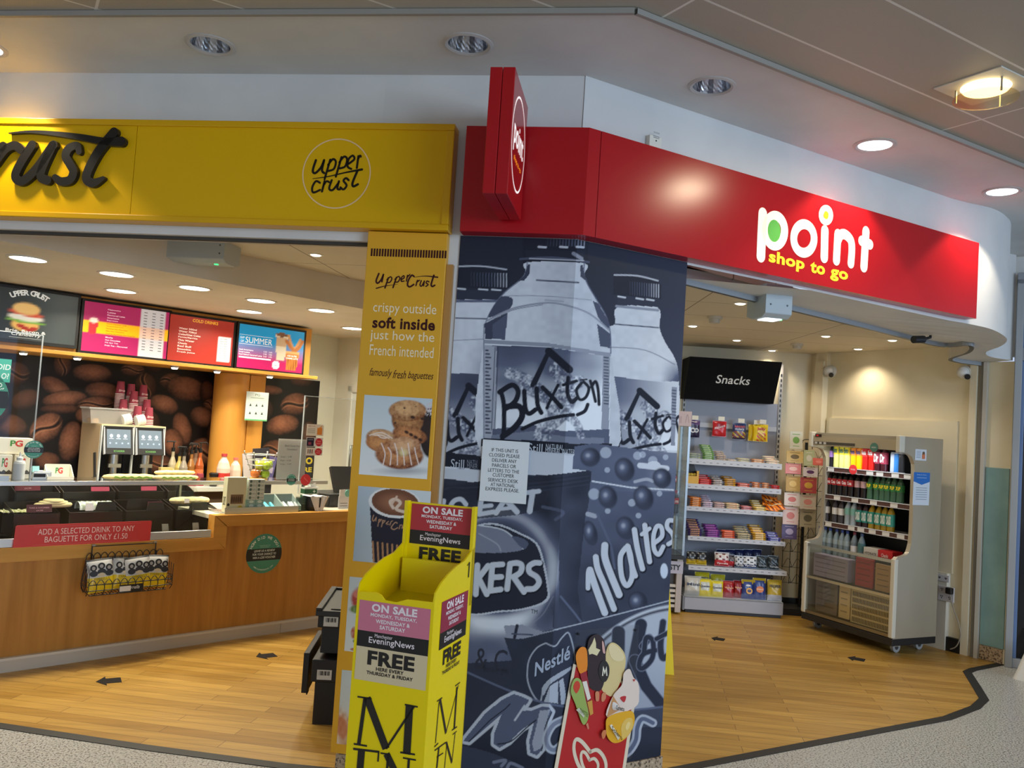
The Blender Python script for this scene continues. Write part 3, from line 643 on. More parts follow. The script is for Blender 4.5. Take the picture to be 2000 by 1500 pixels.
def latte(p):
    p.C[:] = mixc((170, 184, 194), (206, 214, 218), (p.X - 690) / 130)
    p.poly([(722, 975), (728, 1095), (800, 1108), (822, 985)], (28, 26, 44)); p.poly([(726, 1057), (729, 1098), (800, 1110), (806, 1068)], (28, 24, 38))
    for k in range(8): p.stroke([(728 + k * 9.5, 1058 + k * 1.4), (730 + k * 9.2, 1096 + k * 1.5)], 3.4, (176, 130, 92), False)
    p.ell(771, 982, 51, 30, (226, 226, 224), 6); p.ell(772, 981, 46, 26, (112, 70, 48), 6); p.ell(772, 982, 40, 21, (150, 100, 72), 6, .6)
    p.stroke([(768, 992), (762, 980), (772, 975), (782, 982), (774, 994), (790, 1000)], 6, (220, 196, 176)); p.stroke([(765, 985), (775, 970)], 4, (214, 186, 164))
    s2 = lambda q, w: p.stroke([(640 + x * .36, 960 + y_ * .36) for x, y_ in q], w, (196, 150, 116))
    s2([(250, 128), (243, 150), (250, 160), (264, 140)], 1.5); s2([(264, 140), (262, 160)], 1.4); s2([(280, 150), (272, 188)], 1.4); s2([(276, 155), (292, 152), (280, 166)], 1.3); s2([(300, 155), (292, 192)], 1.4); s2([(297, 160), (312, 158), (300, 172)], 1.3); s2([(318, 172), (330, 162), (318, 175), (332, 178)], 1.3); s2([(338, 182), (344, 164), (352, 160)], 1.4)
    s2([(378, 172), (366, 168), (345, 195), (360, 206), (380, 196)], 1.6); s2([(388, 202), (394, 182), (402, 182)], 1.4); s2([(406, 184), (404, 200), (416, 184), (414, 200)], 1.4); s2([(430, 186), (422, 190), (428, 198), (420, 204)], 1.3)
def salad(p):
    p.C[:] = mixc((198, 206, 206), (222, 222, 216), (p.Y - 1125) / 160); n = p.noise(4, 4, 3)
    for cx, cy, rx, ry, c in ((703, 1170, 20, 26, (176, 70, 58)), (700, 1190, 20, 10, (104, 128, 54)), (700, 1160, 12, 10, (214, 128, 110)), (692, 1236, 8, 14, (188, 96, 70)), (696, 1252, 8, 5, (110, 130, 70)), (690, 1268, 7, 3, (176, 104, 84))): p.put(np.clip((1 - p.ed(cx, cy, rx, ry)) * 3, 0, 1) * (.7 + .5 * n), c)
def bread(p):
    p.C[:] = mixc((200, 206, 202), (214, 206, 190), (p.Y - 1307) / 160); n = p.noise(5, 9, 4)
    p.put(np.clip((1 - p.ed(670, 1445, 34, 72, -12)) * 3, 0, 1), mixc((190, 128, 82), (232, 208, 178), n)); p.put(np.clip((1 - p.ed(668, 1420, 14, 26, -10)) * 3, 0, 1) * .8, (198, 112, 62))
def pan(name, tl, br, fn, label):
    a, c = onA(*tl, PW), onA(*br, PW); o = picture(name, a[0], c[0], c[1], a[1], .003, fn, PRINT, t, None, -PW - .0006, lambda u, z: FA.px(u, PW, z)); o['label'] = label
pan('food_picture', (712, 771), (834, 936), pastry, 'picture of a muffin and iced pastries'); pan('food_picture', (700, 949), (832, 1108), latte, 'picture of a coffee in a dark cup')
pan('food_picture', (683, 1126), (826, 1287), salad, 'picture of a salad'); pan('food_picture', (668, 1308), (812, 1471), bread, 'picture of bread')
# ---- paper notice taped to the mural
a, c = onA(943, 858, .02), onA(1027, 985, .02)
t = thing('paper_notice', 'white sheet of printed text telling couriers where to deliver, taped on the mural', 'notice', FA.m(a[0], .0165, c[1]))
W, H = c[0] - a[0], a[1] - c[1]
b = MB(); b.box(0, 0, 0, W, .0008, H, (222, 226, 228)); obj('sheet', b, MATT, t)
b = MB(); zt_ = lambda yy: onA(980, yy, .02)[1] - c[1]
for s, x0, x1, yy in (('IF THIS UNIT IS', 960, 1012, 880), ('CLOSED PLEASE', 955, 1015, 890), ('DELIVER ANY', 961, 1009, 900), ('PARCELS OR', 961, 1008, 910), ('LETTERS TO THE', 953, 1014, 920), ('CUSTOMER', 962, 1004, 929), ('SERVICES DESK', 953, 1012, 939), ('AT NATIONAL', 958, 1006, 948), ('EXPRESS PLEASE.', 948, 1014, 957)):
    xa, xb = onA(x0, yy, .02)[0] - a[0], onA(x1, yy, .02)[0] - a[0]; z = zt_(yy + 3); b.text(s, xa, z, xb, z + .0155, -.0006, (40, 42, 48))
obj('lettering', b, MATT, t)
# ---- fire call point plate above the red sign
a, c = onB(1264, 264, .01), onB(1290, 296, .01)
t = thing('alarm_plate', 'small white alarm sounder plate on the white wall above the red sign', 'alarm', FB.m(a[0], 0.0, c[1] - .03))
b = MB(); b.box(0, -.03, 0, .075, -.001, a[1] - c[1] + .03, (222, 220, 208)); obj('body', b, SATIN, t, bevel=.003)
b = MB(); b.text('SOUNDER', .022, .10, .058, .108, -.0305, (60, 66, 74)); b.rect(.02, .085, .06, .088, -.0305, (120, 124, 128)); b.rect(.022, .078, .058, .081, -.0305, (120, 124, 128)); b.ell(.04, .066, .004, .004, -.0305, (20, 20, 20)); obj('marking', b, MATT, t)
# ================================================================== mural on the corner pillar
WM = .006
ND, NL = (26, 30, 42), (196, 206, 220)
def duo(p, m, v, seed=None):
    v = np.full(p.X.shape, v, float) if np.isscalar(v) else v
    p.put(m, np.where((v < .5)[..., None], mixc((11, 13, 21), (92, 99, 122), v * 2), mixc((92, 99, 122), (230, 236, 244), v * 2 - 1)))
def mural(p):
    X, Y = p.X, p.Y; S = lambda x, a, c: np.clip((x - a) / (c - a), 0, 1)
    ones = np.ones(X.shape)
    duo(p, ones, .10 + .06 * S(X, 1150, 1330) + .05 * S(Y, 480, 800))
    st = lambda pts, w, v, **k: duo(p, np.clip((w / 2 - p.dist([tuple(q) for q in (smooth(pts, 5) if k.get('sm', True) and len(pts) > 2 else pts)])) / 1.2 + .5, 0, 1) * k.get('a', 1), v)
    pg = lambda pts, v, sm=False, a=1.0: duo(p, p.inside([tuple(q) for q in (smooth(pts, 5, True) if sm else pts)]) * a, v)
    nz = p.noise(9, 9, 3); nf = p.noise(3, 3, 4); nb = p.noise(40, 30, 8)
    def buxton(dx, dy, k, lo):
        q = lambda pts: [(dx + (x - 1075) * k, dy + (y - 775) * k) for x, y in pts]
        # splash
        for pts, w in (([(995, 728), (1025, 740), (1050, 758), (1075, 785)], 22), ([(1090, 722), (1110, 760), (1100, 800), (1070, 830), (1058, 855)], 34), ([(1030, 755), (1075, 775), (1130, 745)], 26), ([(1075, 800), (1120, 820), (1135, 850)], 16)):
            m = np.clip((w * k / 2 - p.dist([tuple(z) for z in smooth(q(pts), 4)])) / 3 + .5, 0, 1); duo(p, m * .8, np.clip(.15 + .85 * nf * .6 + .4 * nz, 0, 1))
        # mountain outline
        st(q([(1040, 752), (1072, 687)]), 9 * k, .06, sm=False); st(q([(1072, 686), (1112, 722)]), 15 * k, .06, sm=False); st(q([(1068, 700), (1046, 750)]), 5 * k, .06, sm=False)
        # lettering
        lt = lambda pts, w, sm=True: st(q(pts), w * k, .05, sm=sm)
        lt([(978, 764), (984, 790), (984, 840), (981, 856)], 9); lt([(976, 766), (1000, 752), (1012, 764), (1006, 784), (988, 798)], 10); lt([(992, 794), (1014, 794), (1020, 812), (1006, 834), (982, 852)], 12)
        lt([(1024, 764), (1026, 796), (1033, 808), (1046, 800)], 9); lt([(1048, 759), (1050, 790), (1057, 806)], 9)
        lt([(1060, 757), (1078, 775), (1096, 795)], 9); lt([(1090, 752), (1078, 775), (1068, 797)], 6)
        lt([(1110, 738), (1108, 765), (1116, 785), (1126, 778)], 8); lt([(1100, 752), (1126, 744)], 6)
        lt([(1136, 748), (1126, 762), (1132, 780), (1144, 776), (1150, 758), (1140, 746)], 6); lt([(1134, 742), (1146, 741)], 3)
        lt([(1153, 744), (1158, 762), (1163, 784)], 6); lt([(1155, 756), (1163, 745), (1168, 760), (1170, 790)], 6)
        lt([(1020, 838), (1050, 824), (1090, 814), (1120, 810)], 7); lt([(1128, 810), (1142, 803), (1148, 790)], 7)
    # ---------- left and right bottles
    def cap(x0, x1, y0, y1, tilt):
        cy = lambda x: tilt * (x - x0)
        pg([(x0, y0 + 6), (x0 + 6, y0), (x1 - 10, y0 + cy(x1) + 3), (x1, y0 + 12 + cy(x1)), (x1, y1 + cy(x1)), (x0, y1)], .09)
        st([(x0 + 2, y0 + 2), ((x0 + x1) / 2, y0 - 1 + cy((x0 + x1) / 2)), (x1 - 6, y0 + cy(x1) + 4)], 3, .75)
        for i in range(13):
            x = x0 + (x1 - x0) * (.35 + .05 * i); st([(x, y0 + 12 + cy(x)), (x, y1 - 3 + cy(x))], 1.3 if i < 9 else 2, .2 + .045 * i, sm=False)
        for a in (.1, .48, .7): st([(x0 + (x1 - x0) * a, y1 + 3 + cy(x0 + (x1 - x0) * a)), (x0 + (x1 - x0) * (a + .15), y1 + 4 + cy(x0 + (x1 - x0) * (a + .15)))], 3, .85, sm=False)
    # left bottle
    body = p.inside([(840, 585), (975, 585), (985, 640), (985, 935), (840, 935)]); duo(p, body, np.clip(.86 - .35 * S(X, 905, 950) * S(Y, 640, 760) + .05 * nz, 0, 1))
    pg([(888, 566), (990, 566), (980, 585), (885, 585)], .16); cap(880, 995, 519, 560, .03); st([(885, 588), (972, 588)], 5, .5, sm=False); st([(890, 621), (955, 623)], 2.5, .3); st([(886, 665), (950, 662)], 1.5, .6)
    lab = p.inside([(840, 727), (945, 731), (945, 893), (840, 885)]); duo(p, lab, np.clip(.32 + .35 * S(Y, 740, 850) + .18 * (nb - .5), 0, 1)); buxton(918, 832, .88, 0)
    pg([(840, 880), (945, 891), (945, 918), (840, 908)], .06); pg([(840, 912), (945, 920), (945, 945), (840, 930)], .8)
    # right bottle
    body = p.inside([tuple(q) for q in smooth([(1206, 600), (1201, 632), (1180, 650), (1178, 740), (1178, 900), (1330, 900), (1327, 770), (1322, 710), (1300, 670), (1288, 640), (1284, 600)], 4, True)])
    duo(p, body, np.clip(.80 - .5 * S(X, 1290, 1325) * S(Y, 700, 745) * (Y < 745) + .05 * nz, 0, 1)); st([(1200, 633), (1286, 640)], 2.5, .3); st([(1190, 678), (1260, 684), (1318, 712)], 1.6, .55)
    pg([(1206, 575), (1290, 586), (1286, 600), (1206, 594)], .16); cap(1198, 1291, 535, 575, .10); st([(1204, 598), (1285, 606)], 5, .6, sm=False)
    lab = p.inside([(1178, 733), (1326, 750), (1324, 880), (1178, 880)]); duo(p, lab, np.clip(.42 + .4 * S(X, 1180, 1300) + .15 * (nb - .5) + .1 * S(Y, 760, 860), 0, 1)); buxton(1252, 838, .84, 0)
    pg([(1312, 756), (1322, 757), (1318, 870), (1310, 870)], .6); [st([(1313, 762 + 6 * i), (1320, 763 + 6 * i)], 2, .25, sm=False) for i in range(12)]
    # ---------- centre bottle
    pg([(1020, 440), (1150, 440), (1148, 520), (1022, 520)], .08); [st([(1070 + 6 * i, 466), (1069 + 6 * i, 480)], 2, .15 + .04 * i, sm=False) for i in range(13)]
    for x in (1052, 1094, 1126): st([(x, 482), (x + 14, 483)], 4, .82, sm=False)
    pg([(1024, 488), (1144, 490), (1140, 506), (1028, 503)], .10); st([(1120, 495), (1136, 505)], 7, .6); st([(1016, 506), (1080, 503), (1150, 512)], 4, .35); st([(1034, 505), (1140, 509)], 2, .75)
    bp = [(1030, 512), (1027, 530), (1018, 545), (985, 572), (963, 600), (948, 632), (945, 660), (945, 900), (1196, 900), (1193, 690), (1192, 650), (1184, 618), (1165, 585), (1148, 556), (1141, 536), (1141, 514)]
    v = .84 - .08 * S(X, 1030, 1090) + .06 * nz - .28 * S(Y, 660, 672) * 0
    duo(p, p.inside([tuple(q) for q in smooth(bp, 4, True)]), np.clip(v, 0, 1))
    st(bp[:8], 2.2, .55); st([(1141, 514), (1141, 536), (1148, 556), (1165, 585), (1184, 618), (1192, 650), (1193, 690)], 2.2, .5)
    pg([(1031, 516), (1036, 516), (1034, 535), (1024, 548), (1012, 549), (1024, 538)], .22); pg([(1138, 518), (1133, 518), (1134, 540), (1141, 546), (1148, 549), (1141, 536)], .25)
    pg([(980, 579), (1001, 584), (994, 604), (955, 620), (963, 600)], .30, True); pg([(946, 632), (968, 622), (992, 610), (986, 662), (948, 662)], .24); pg([(962, 634), (992, 612), (986, 664), (962, 660)], .40)
    pg([(1158, 588), (1168, 592), (1190, 630), (1188, 645), (1168, 620)], .32); pg([(1166, 632), (1192, 652), (1192, 680), (1172, 676)], .34)
    st([(952, 626), (1000, 603), (1060, 592), (1100, 595), (1150, 612), (1190, 645)], 3.2, .62); st([(952, 630), (1000, 606), (1060, 595)], 1.2, .35); st([(1048, 547), (1080, 549), (1130, 552)], 3, .28); st([(985, 578), (1060, 578), (1155, 586)], 1.3, .6)
    st([(1065, 586), (1100, 589)], 3, .6, a=.6)
    pg([(946, 664), (1070, 670), (1193, 690), (1193, 697), (1070, 677), (946, 671)], .62)
    lab = p.inside([(946, 674), (1070, 678), (1192, 697), (1190, 870), (946, 870)]); sky = np.clip(.36 + .55 * S(Y, 690, 800) + .3 * (nb - .5) + .28 * S(X, 1110, 1180), 0, .95); duo(p, lab, sky)
    pg([(946, 674), (970, 676), (966, 870), (946, 870)], .68); [st([(949, 684 + 7 * i), (953 + 5 * ((i * 7) % 3) / 2, 684.5 + 7 * i)], 3, .2, sm=False) for i in range(24)]; st([(967, 678), (960, 840)], 1.6, .25, sm=False); st([(973, 678), (966, 850)], 1.6, .2, sm=False)
    pg([(1178, 692), (1191, 694), (1189, 865), (1174, 865)], .62); [st([(1180, 698 + 6 * i), (1188, 699 + 6 * i)], 2.2, .22, sm=False) for i in range(16)]
    pg([(962, 838), (1040, 830), (1100, 842), (1190, 838), (1190, 870), (960, 870)], .42); pg([(960, 850), (1040, 842), (1100, 852), (1180, 856), (1180, 870), (960, 870)], .55)
    buxton(1075, 775, 1.0, 0)
    pg([(940, 856), (1070, 862), (1125, 867), (1195, 866), (1195, 888), (1125, 886), (1070, 883), (940, 872)], .05); pg([(940, 874), (1125, 890), (1140, 930), (940, 925)], .82)
    # ---------- crisp packet
    pk = p.inside([(840, 938), (880, 946), (960, 938), (1050, 930), (1110, 924), (1155, 918), (1155, 980), (1146, 1040), (1137, 1100), (1136, 1180), (1120, 1240), (1000, 1290), (840, 1300)])
    glow = np.exp(-((p.ed(985, 1115, 120, 118)) ** 2) * 1.1); rim = np.exp(-(((p.ed(970, 1110, 108, 108)) - 1) / .18) ** 2)
    vv = .12 + .10 * S(X, 1070, 1090) + .55 * rim * (X < 1092) + .12 * (nb - .5) + .25 * glow * S(Y, 1180, 1260) + .35 * S(Y, 1185, 1235) * (X < 1080) - .1 * S(X, 1090, 1140)
    duo(p, pk, np.clip(vv, .06, .9))
    for i in range(6): st([(868, 950 + 5 * i), (960, 946 + 4 * i), (1060, 938 + 4 * i), (1150, 926 + 4 * i)], 1.6, .08 + .1 * (i % 2), a=.8)
    pg([(840, 975), (930, 1013), (1010, 1006), (1060, 995), (1068, 960), (960, 960), (880, 952)], .10, False, .8)
    st([(1095, 1165), (1120, 1195), (1135, 1215)], 4, .5); st([(1080, 1165), (1060, 1200), (1030, 1225)], 2, .6, a=.6); st([(1146, 1000), (1140, 1060), (1138, 1110), (1136, 1170)], 3, .42); st([(1060, 990), (1100, 1000), (1085, 1015)], 6, .5, a=.6)
    # badge
    bd = [(905, 1060), (930, 1030), (970, 1026), (1015, 1044), (1045, 1062), (1058, 1095), (1067, 1140), (1066, 1170), (1030, 1186), (980, 1192), (900, 1188)]
    pg([(x + (x - 985) * .03 + 2, y + (y - 1110) * .04) for x, y in bd], .78, True); pg(bd, .10, True)
    pg([(905, 1046), (935, 1026), (975, 1032), (1005, 1052), (1024, 1070), (1000, 1078), (950, 1080), (905, 1074)], .56, True); st([(935, 1026), (980, 1034), (1005, 1052), (1022, 1072)], 2.2, .85); st([(935, 1042), (970, 1062), (978, 1076)], 2, .68); pg([(1000, 1048), (1022, 1052), (1032, 1062), (1022, 1072)], .42, True)
    KL = []; K = lambda pts, w=11: KL.append(([(860 + x * .2267, 900 + y * .2267) for x, y in pts], w))
    K([(320, 900), (305, 1150)]); K([(410, 905), (330, 1010)]); K([(330, 1010), (400, 1150)])
    K([(448, 900), (430, 1120)]); K([(448, 898), (535, 892)]); K([(442, 1005), (525, 1000)]); K([(430, 1120), (520, 1108)])
    K([(600, 890), (575, 1105)]); K([(600, 888), (660, 880), (700, 900), (690, 960), (630, 1000)]); K([(630, 1000), (720, 1130)])
    K([(855, 880), (810, 880), (765, 910), (770, 960), (830, 1000), (850, 1050), (810, 1100), (745, 1105)])
    for q, w in KL: st([(x + 1, y + 1.4) for x, y in q], w + 3, .03)
    for q, w in KL: st(q, w, .82)
    g = lambda pts, w=9: st([(860 + x * .2267, 900 + y * .2267) for x, y in pts], w, .80, sm=False)
    g([(30, 345), (0, 470)]); st([(910, 985), (900, 975), (885, 980), (876, 1000), (880, 1012)], 9, .8); g([(355, 320), (335, 460)], 10); g([(340, 460), (460, 440)], 9); g([(345, 395), (440, 385)], 8); g([(480, 450), (560, 330)], 10); g([(560, 330), (660, 440)], 11); g([(520, 415), (620, 405)], 7); g([(740, 275), (850, 262)], 9); g([(795, 270), (770, 435)], 11)
    # ---------- packet of chocolate balls
    mp = [(1122, 872), (1160, 866), (1250, 878), (1330, 886), (1340, 1190), (1140, 1230), (1128, 1150), (1140, 1040), (1150, 980), (1155, 920), (1118, 916)]
    duo(p, p.inside(mp), np.clip(.42 - .22 * S(Y, 930, 1150) + .12 * (nb - .5) + .12 * S(X, 1150, 1300) * (Y < 960), .08, .8))
    for cx, cy, r in ((1183, 884, 12), (1186, 918, 6), (1245, 890, 9), (1275, 900, 10), (1255, 888, 7), (1300, 893, 6), (1234, 982, 8), (1247, 1007, 6), (1288, 964, 6), (1187, 998, 6), (1160, 965, 12)): p.put(np.clip((1 - p.ed(cx, cy, r, r)) * 6, 0, 1) * .5, lin(NL) * np.ones(X.shape + (3,)))
    st([(1240, 941), (1262, 936), (1275, 940)], 6, .72, a=.8); st([(1148, 1004), (1162, 1008)], 9, .7, a=.8); st([(1250, 909), (1302, 915)], 11, .84, sm=False); pg([(1265, 905), (1280, 900), (1290, 908)], .84, True)
    for i in range(24):
        x = 1157 + i * 6.7; yy = np.interp(x, [1157, 1230, 1318], [940, 952, 957]); st([(x, yy), (x + 4, yy + .5)], 3, .85, sm=False)
    def ball(cx, cy, rx, ry):
        e = p.ed(cx, cy, rx, ry, -15); h = np.exp(-((p.ed(cx - rx * .25, cy - ry * .2, rx * .65, ry * .6)) ** 2) * 1.4)
        duo(p, np.clip((1.12 - e) * 6, 0, 1) * .55, .06); duo(p, np.clip((1 - e) * 10, 0, 1), np.clip(.10 + .55 * h + .1 * S(Y, cy, cy + ry), 0, 1))
    for q in ((1153, 893, 19, 18), (1220, 917, 19, 23), (1293, 934, 18, 20), (1187, 971, 18, 22), (1257, 972, 19, 24), (1153, 1041, 13, 24), (1222, 1031, 18, 22), (1246, 1176, 18, 20)): ball(*q)
    st([(1166, 1004), (1182, 1040), (1194, 1070), (1200, 1110)], 5, .45, a=.8)
    MZ = []; mz = lambda pts, w: MZ.append(([(1080 + x * .2533, 860 + y * .2533) for x, y in pts], w * .2533))
    mz([(270, 1140), (272, 1020), (285, 1000)], 36); mz([(285, 1000), (320, 1110), (370, 1250), (400, 1330)], 52); mz([(330, 900), (345, 990), (400, 1120), (470, 1300)], 46); mz([(400, 810), (400, 900), (440, 1020), (510, 1190)], 54)
    mz([(560, 830), (520, 900), (530, 1050), (570, 1120), (610, 1050), (600, 900), (575, 815)], 40); mz([(580, 820), (605, 950), (635, 1045)], 40); mz([(628, 690), (650, 830), (690, 990)], 42); mz([(708, 655), (725, 800), (745, 935)], 40); mz([(685, 725), (745, 680)], 30)
    mz([(785, 790), (840, 740), (835, 670), (800, 665), (775, 740), (780, 840), (815, 880), (850, 820)], 34); mz([(935, 620), (890, 620), (880, 670), (920, 720), (930, 770), (890, 800)], 34)
    for q, w in MZ: st([(x + 1, y + 1.5) for x, y in q], w + 4.5, .04)
    for q, w in MZ: st(q, w, .80)
    p.put(np.clip((1 - p.ed(1297, 1115, 8, 16)) * 6, 0, 1), lin(NL) * np.ones(X.shape + (3,)))
    # ---------- wafer bar
    kk = [(985, 1246), (1005, 1245), (1100, 1225), (1340, 1162), (1345, 1400), (1200, 1400), (1060, 1368), (1000, 1352), (996, 1320), (1000, 1290)]
    duo(p, p.inside(kk), np.clip(.13 + .10 * S(X, 1080, 1300) + .05 * nb, 0, 1)); st([(1080, 1231), (1190, 1204), (1345, 1163)], 2, .75)
    pg([(984, 1222), (1020, 1220), (1060, 1234), (1100, 1228), (1020, 1248), (990, 1246)], .62); st([(1010, 1222), (1005, 1245)], 6, .1); st([(1000, 1238), (1040, 1240)], 3, .3)
    e = p.ed(1290, 1330, 190, 140, -28); ek = p.inside(kk)
    duo(p, ek * np.clip((1 - e) * 30, 0, 1), .82); duo(p, ek * np.clip((.965 - e) * 30, 0, 1), .12); duo(p, ek * np.clip((.93 - e) * 30, 0, 1), np.clip(.74 - .1 * S(Y, 1250, 1400), 0, 1))
    kt = lambda pts, w, v=.12, sm=False: (st(pts, w + 3, .55, sm=sm), st(pts, w, v, sm=sm))
    kt([(1208, 1235), (1205, 1390)], 24); kt([(1252, 1220), (1232, 1320)], 22); kt([(1240, 1290), (1262, 1340), (1290, 1375)], 22, sm=False)
    kt([(1268, 1245), (1255, 1262)], 12); kt([(1258, 1275), (1262, 1246), (1275, 1252), (1274, 1285), (1256, 1305), (1248, 1300), (1256, 1278), (1280, 1270)], 9, sm=True); kt([(1295, 1215), (1290, 1260), (1294, 1285), (1305, 1280)], 11, sm=True); kt([(1282, 1248), (1312, 1232)], 8)
    # badge
    nb_ = [(1066, 1256), (1084, 1262), (1098, 1245), (1112, 1238), (1123, 1290), (1108, 1312), (1082, 1326), (1062, 1345), (1055, 1370), (1040, 1355), (1030, 1325), (1033, 1290), (1048, 1266)]
    pg(nb_, .16, True); st(nb_ + [nb_[0]], 2.6, .7); pg([(1058, 1345), (1075, 1325), (1115, 1302), (1105, 1316), (1075, 1336), (1062, 1358)], .7, True); pg([(1062, 1371), (1074, 1340), (1090, 1330), (1090, 1374)], .72); pg([(1092, 1330), (1100, 1324), (1108, 1376), (1096, 1376)], .72)
    # ---------- caramel bar wrapper
    mw = [(840, 1300), (912, 1316), (985, 1345), (1060, 1372), (1130, 1384), (1210, 1388), (1300, 1382), (1345, 1380), (1345, 1520), (840, 1520)]
    duo(p, p.inside(mw), np.clip(.12 + .10 * S(X, 1095, 1200) * (Y < 1420) - .05 * S(Y, 1400, 1480) + .04 * nb, 0.03, 1)); st([(906, 1310), (985, 1345), (1060, 1372), (1130, 1383), (1210, 1388), (1300, 1380)], 4, .5)
    pg([(840, 1455), (930, 1462), (1010, 1492), (1040, 1520), (840, 1520)], .24, True, .7)
    z = lambda pts: [(860 + x * .18667, 1220 + y * .18667) for x, y in pts]
    M_ = z([(240, 1215), (470, 930), (640, 790), (770, 725), (870, 760), (930, 790), (860, 900), (960, 900), (1060, 860), (1130, 860), (1170, 910), (1100, 1080), (1070, 1300), (1010, 1370), (940, 1340), (930, 1220), (980, 1020), (860, 1090), (720, 1230), (620, 1290), (560, 1250), (560, 1150), (640, 940), (500, 1060), (300, 1230)])
    st(M_ + [M_[0]], 12, .76, sm=False); pg(M_, .44); st(z([(300, 1225), (520, 1000), (680, 880), (730, 830)]), 2, .05, sm=False); st(z([(600, 1250), (740, 1220), (900, 1080), (1000, 1000)]), 2.4, .06)
    st(z([(780, 1000), (880, 850)]), 4, .76, sm=False); st(z([(1060, 1320), (1100, 1080), (1165, 920)]), 2, .08); pg(z([(1040, 900), (1150, 890), (1090, 1080), (1060, 1290), (980, 1330), (960, 1240), (1010, 1040)]), .66)
    a_ = z([(1300, 990), (1180, 1050), (1110, 1180), (1130, 1280), (1200, 1310), (1290, 1230)]); st(a_, 16, .72); st(a_, 8, .56)
    s_ = [(1275, 1412), (1255, 1404), (1245, 1420), (1240, 1450), (1215, 1475), (1150, 1480), (1140, 1460)]; st(s_, 17, .72); st(s_, 8, .5)
    st(z([(560, 1440), (680, 1420), (640, 1480)]), 6, .55); st(z([(700, 1500), (740, 1450), (860, 1500)]), 6, .55)
t = thing('mural', 'floor to fascia blue-grey mural of water bottles and snack packets around the corner pillar', 'mural', FA.m())
uA0 = onA(882, 720, WM)[0]; mz0, mz1 = .084, 2.45
kM = np.linalg.solve(np.array([FA.n[:2], FB.n[:2]]), [FA.n @ FA.o + WM, FB.n @ FB.o + WM]); kM = np.array([*kM, 0]); ukA = FA.loc(kM)[0]; ukB = FB.loc(kM)[0]
MUR = vcol('mural_vinyl', 0.42, spec=0.13)
picture('mural_sheet', uA0, ukA, mz0, mz1, .0034, mural, MUR, t, None, -WM, lambda u, z: FA.px(u, WM, z))['label'] = 'sheet of the mural on the kiosk side of the corner'
uB1 = onB(1316, 1000, WM)[0]
picture('mural_sheet', ukB, uB1, mz0, mz1, .0034, mural, MUR, t, FA.m().inverted() @ FB.m(), -WM, lambda u, z: FB.px(u, WM, z))['label'] = 'sheet of the mural on the shop side of the corner'
b = MB(); f = lambda x, yy: onA(x, yy, WM); y = -WM - .0008; LT = (186, 194, 206)
def ml(s, bl, tr_, col=LT, **k): p, q = f(*bl), f(*tr_); b.text(s, p[0], p[1], q[0], q[1], y, col, **k)
ml('Still', (1031, 884), (1060, 867), LT); ml('NATURAL', (1066, 877), (1101, 869)); ml('MINERAL WATER', (1065, 885), (1093 + 30, 878)); ml('Still', (880, 914), (907, 898)); ml('NATU', (912, 906), (932, 899), (120, 126, 140)); ml('MINER', (912, 914), (933, 907), (120, 126, 140))
ml('TM', (1037, 1198), (1050, 1191), (70, 76, 92)); ml('se & C', (882, 1302), (992, 1270), (44, 48, 62)); ml('flavour pot', (942, 1316), (996, 1304), (44, 48, 62))
obj('printed_lettering', b, PRINT, t)
b = MB()
p, q = f(1044, 1322), f(1112, 1302); b.text('Nestlé', p[0], p[1], p[0] + (q[0] - p[0]), p[1] + .062, y, (176, 188, 210), bold=.02, slope=.62)
o = obj('badge_lettering', b, PRINT, t)
# ================================================================== kiosk: counter and display case
def onC(x, y, w=0.0): return FC.on(x, y, w)
def wood(name, c1, c2, scale=2.2, stretch=(9, 9, .55), rough=0.4): return noise_mat(name, c1, c2, scale, rough, 5, stretch, spec=0.35, lo=.3, hi=.7)
OAK = wood('oak_veneer', (164, 110, 44), (188, 132, 60)); OAKR = wood('oak_rail', (186, 130, 52), (206, 150, 68), 2, (.6, 9, 9)); HONEY = wood('honey_veneer', (206, 142, 58), (222, 160, 74), 2, (3, 3, .5)); ALU = mat('brushed_aluminium', (196, 198, 198), 0.35, 0.85)
UL = -3.05; uP0, uP1 = onC(417, 1043)[0], onC(441, 1065)[0]; UR = 2.27
ZL0, ZL1, ZH0, ZH1 = .632, .714, .785, .862
cnt = thing('serving_counter', 'long oak fronted counter with a stepped honey coloured rail and pale plinth across the kiosk', 'counter', FC.m())
b = MB(); b.box(UL, .03, .075, uP1 + .0, .09, ZL0); b.box(uP1, .03, .075, UR, .09, ZH0); obj('front_panel', b, OAK, cnt)
b = MB(); b.box(UL, .004, 0, .46, .09, .068, (190, 180, 164)); b.box(.463, .004, 0, UR, .09, .068, (190, 180, 164)); b.box(UL, 0, .068, UR, .09, .082, (206, 198, 182)); obj('plinth', b, SATIN, cnt)
b = MB()
b.prism([(UL, ZL0), (uP1 - .005, ZL0), (uP0 + .005, ZL1), (UL, ZL1)], 0, .09, axis='y'); b.prism([(uP1, ZL0), (uP1, ZH0 - .004), (uP0, ZH1), (uP0, ZL1 + .002)], 0, .09, axis='y'); b.prism([(uP1 + .003, ZH0), (UR, ZH0), (UR, ZH1), (uP0 + .004, ZH1)], 0, .09, axis='y')
obj('rail', b, OAKR, cnt, bevel=.003)
b = MB(); b.box(uP0, .09, ZH1 - .03, UR, .75, ZH1 - .002, (206, 196, 176)); b.box(uP0, .70, .0, UR, .74, ZH1 - .03, (120, 100, 74)); obj('worktop', b, SATIN, cnt)
b = MB(); b.box(UL, .09, ZL1 - .04, uP0 - .01, .80, ZL1 - .02, (40, 40, 42)); b.box(UL, .78, ZL1 - .03, uP0 - .01, .80, 1.0, (28, 28, 30)); obj('case_deck', b, SATIN, cnt)
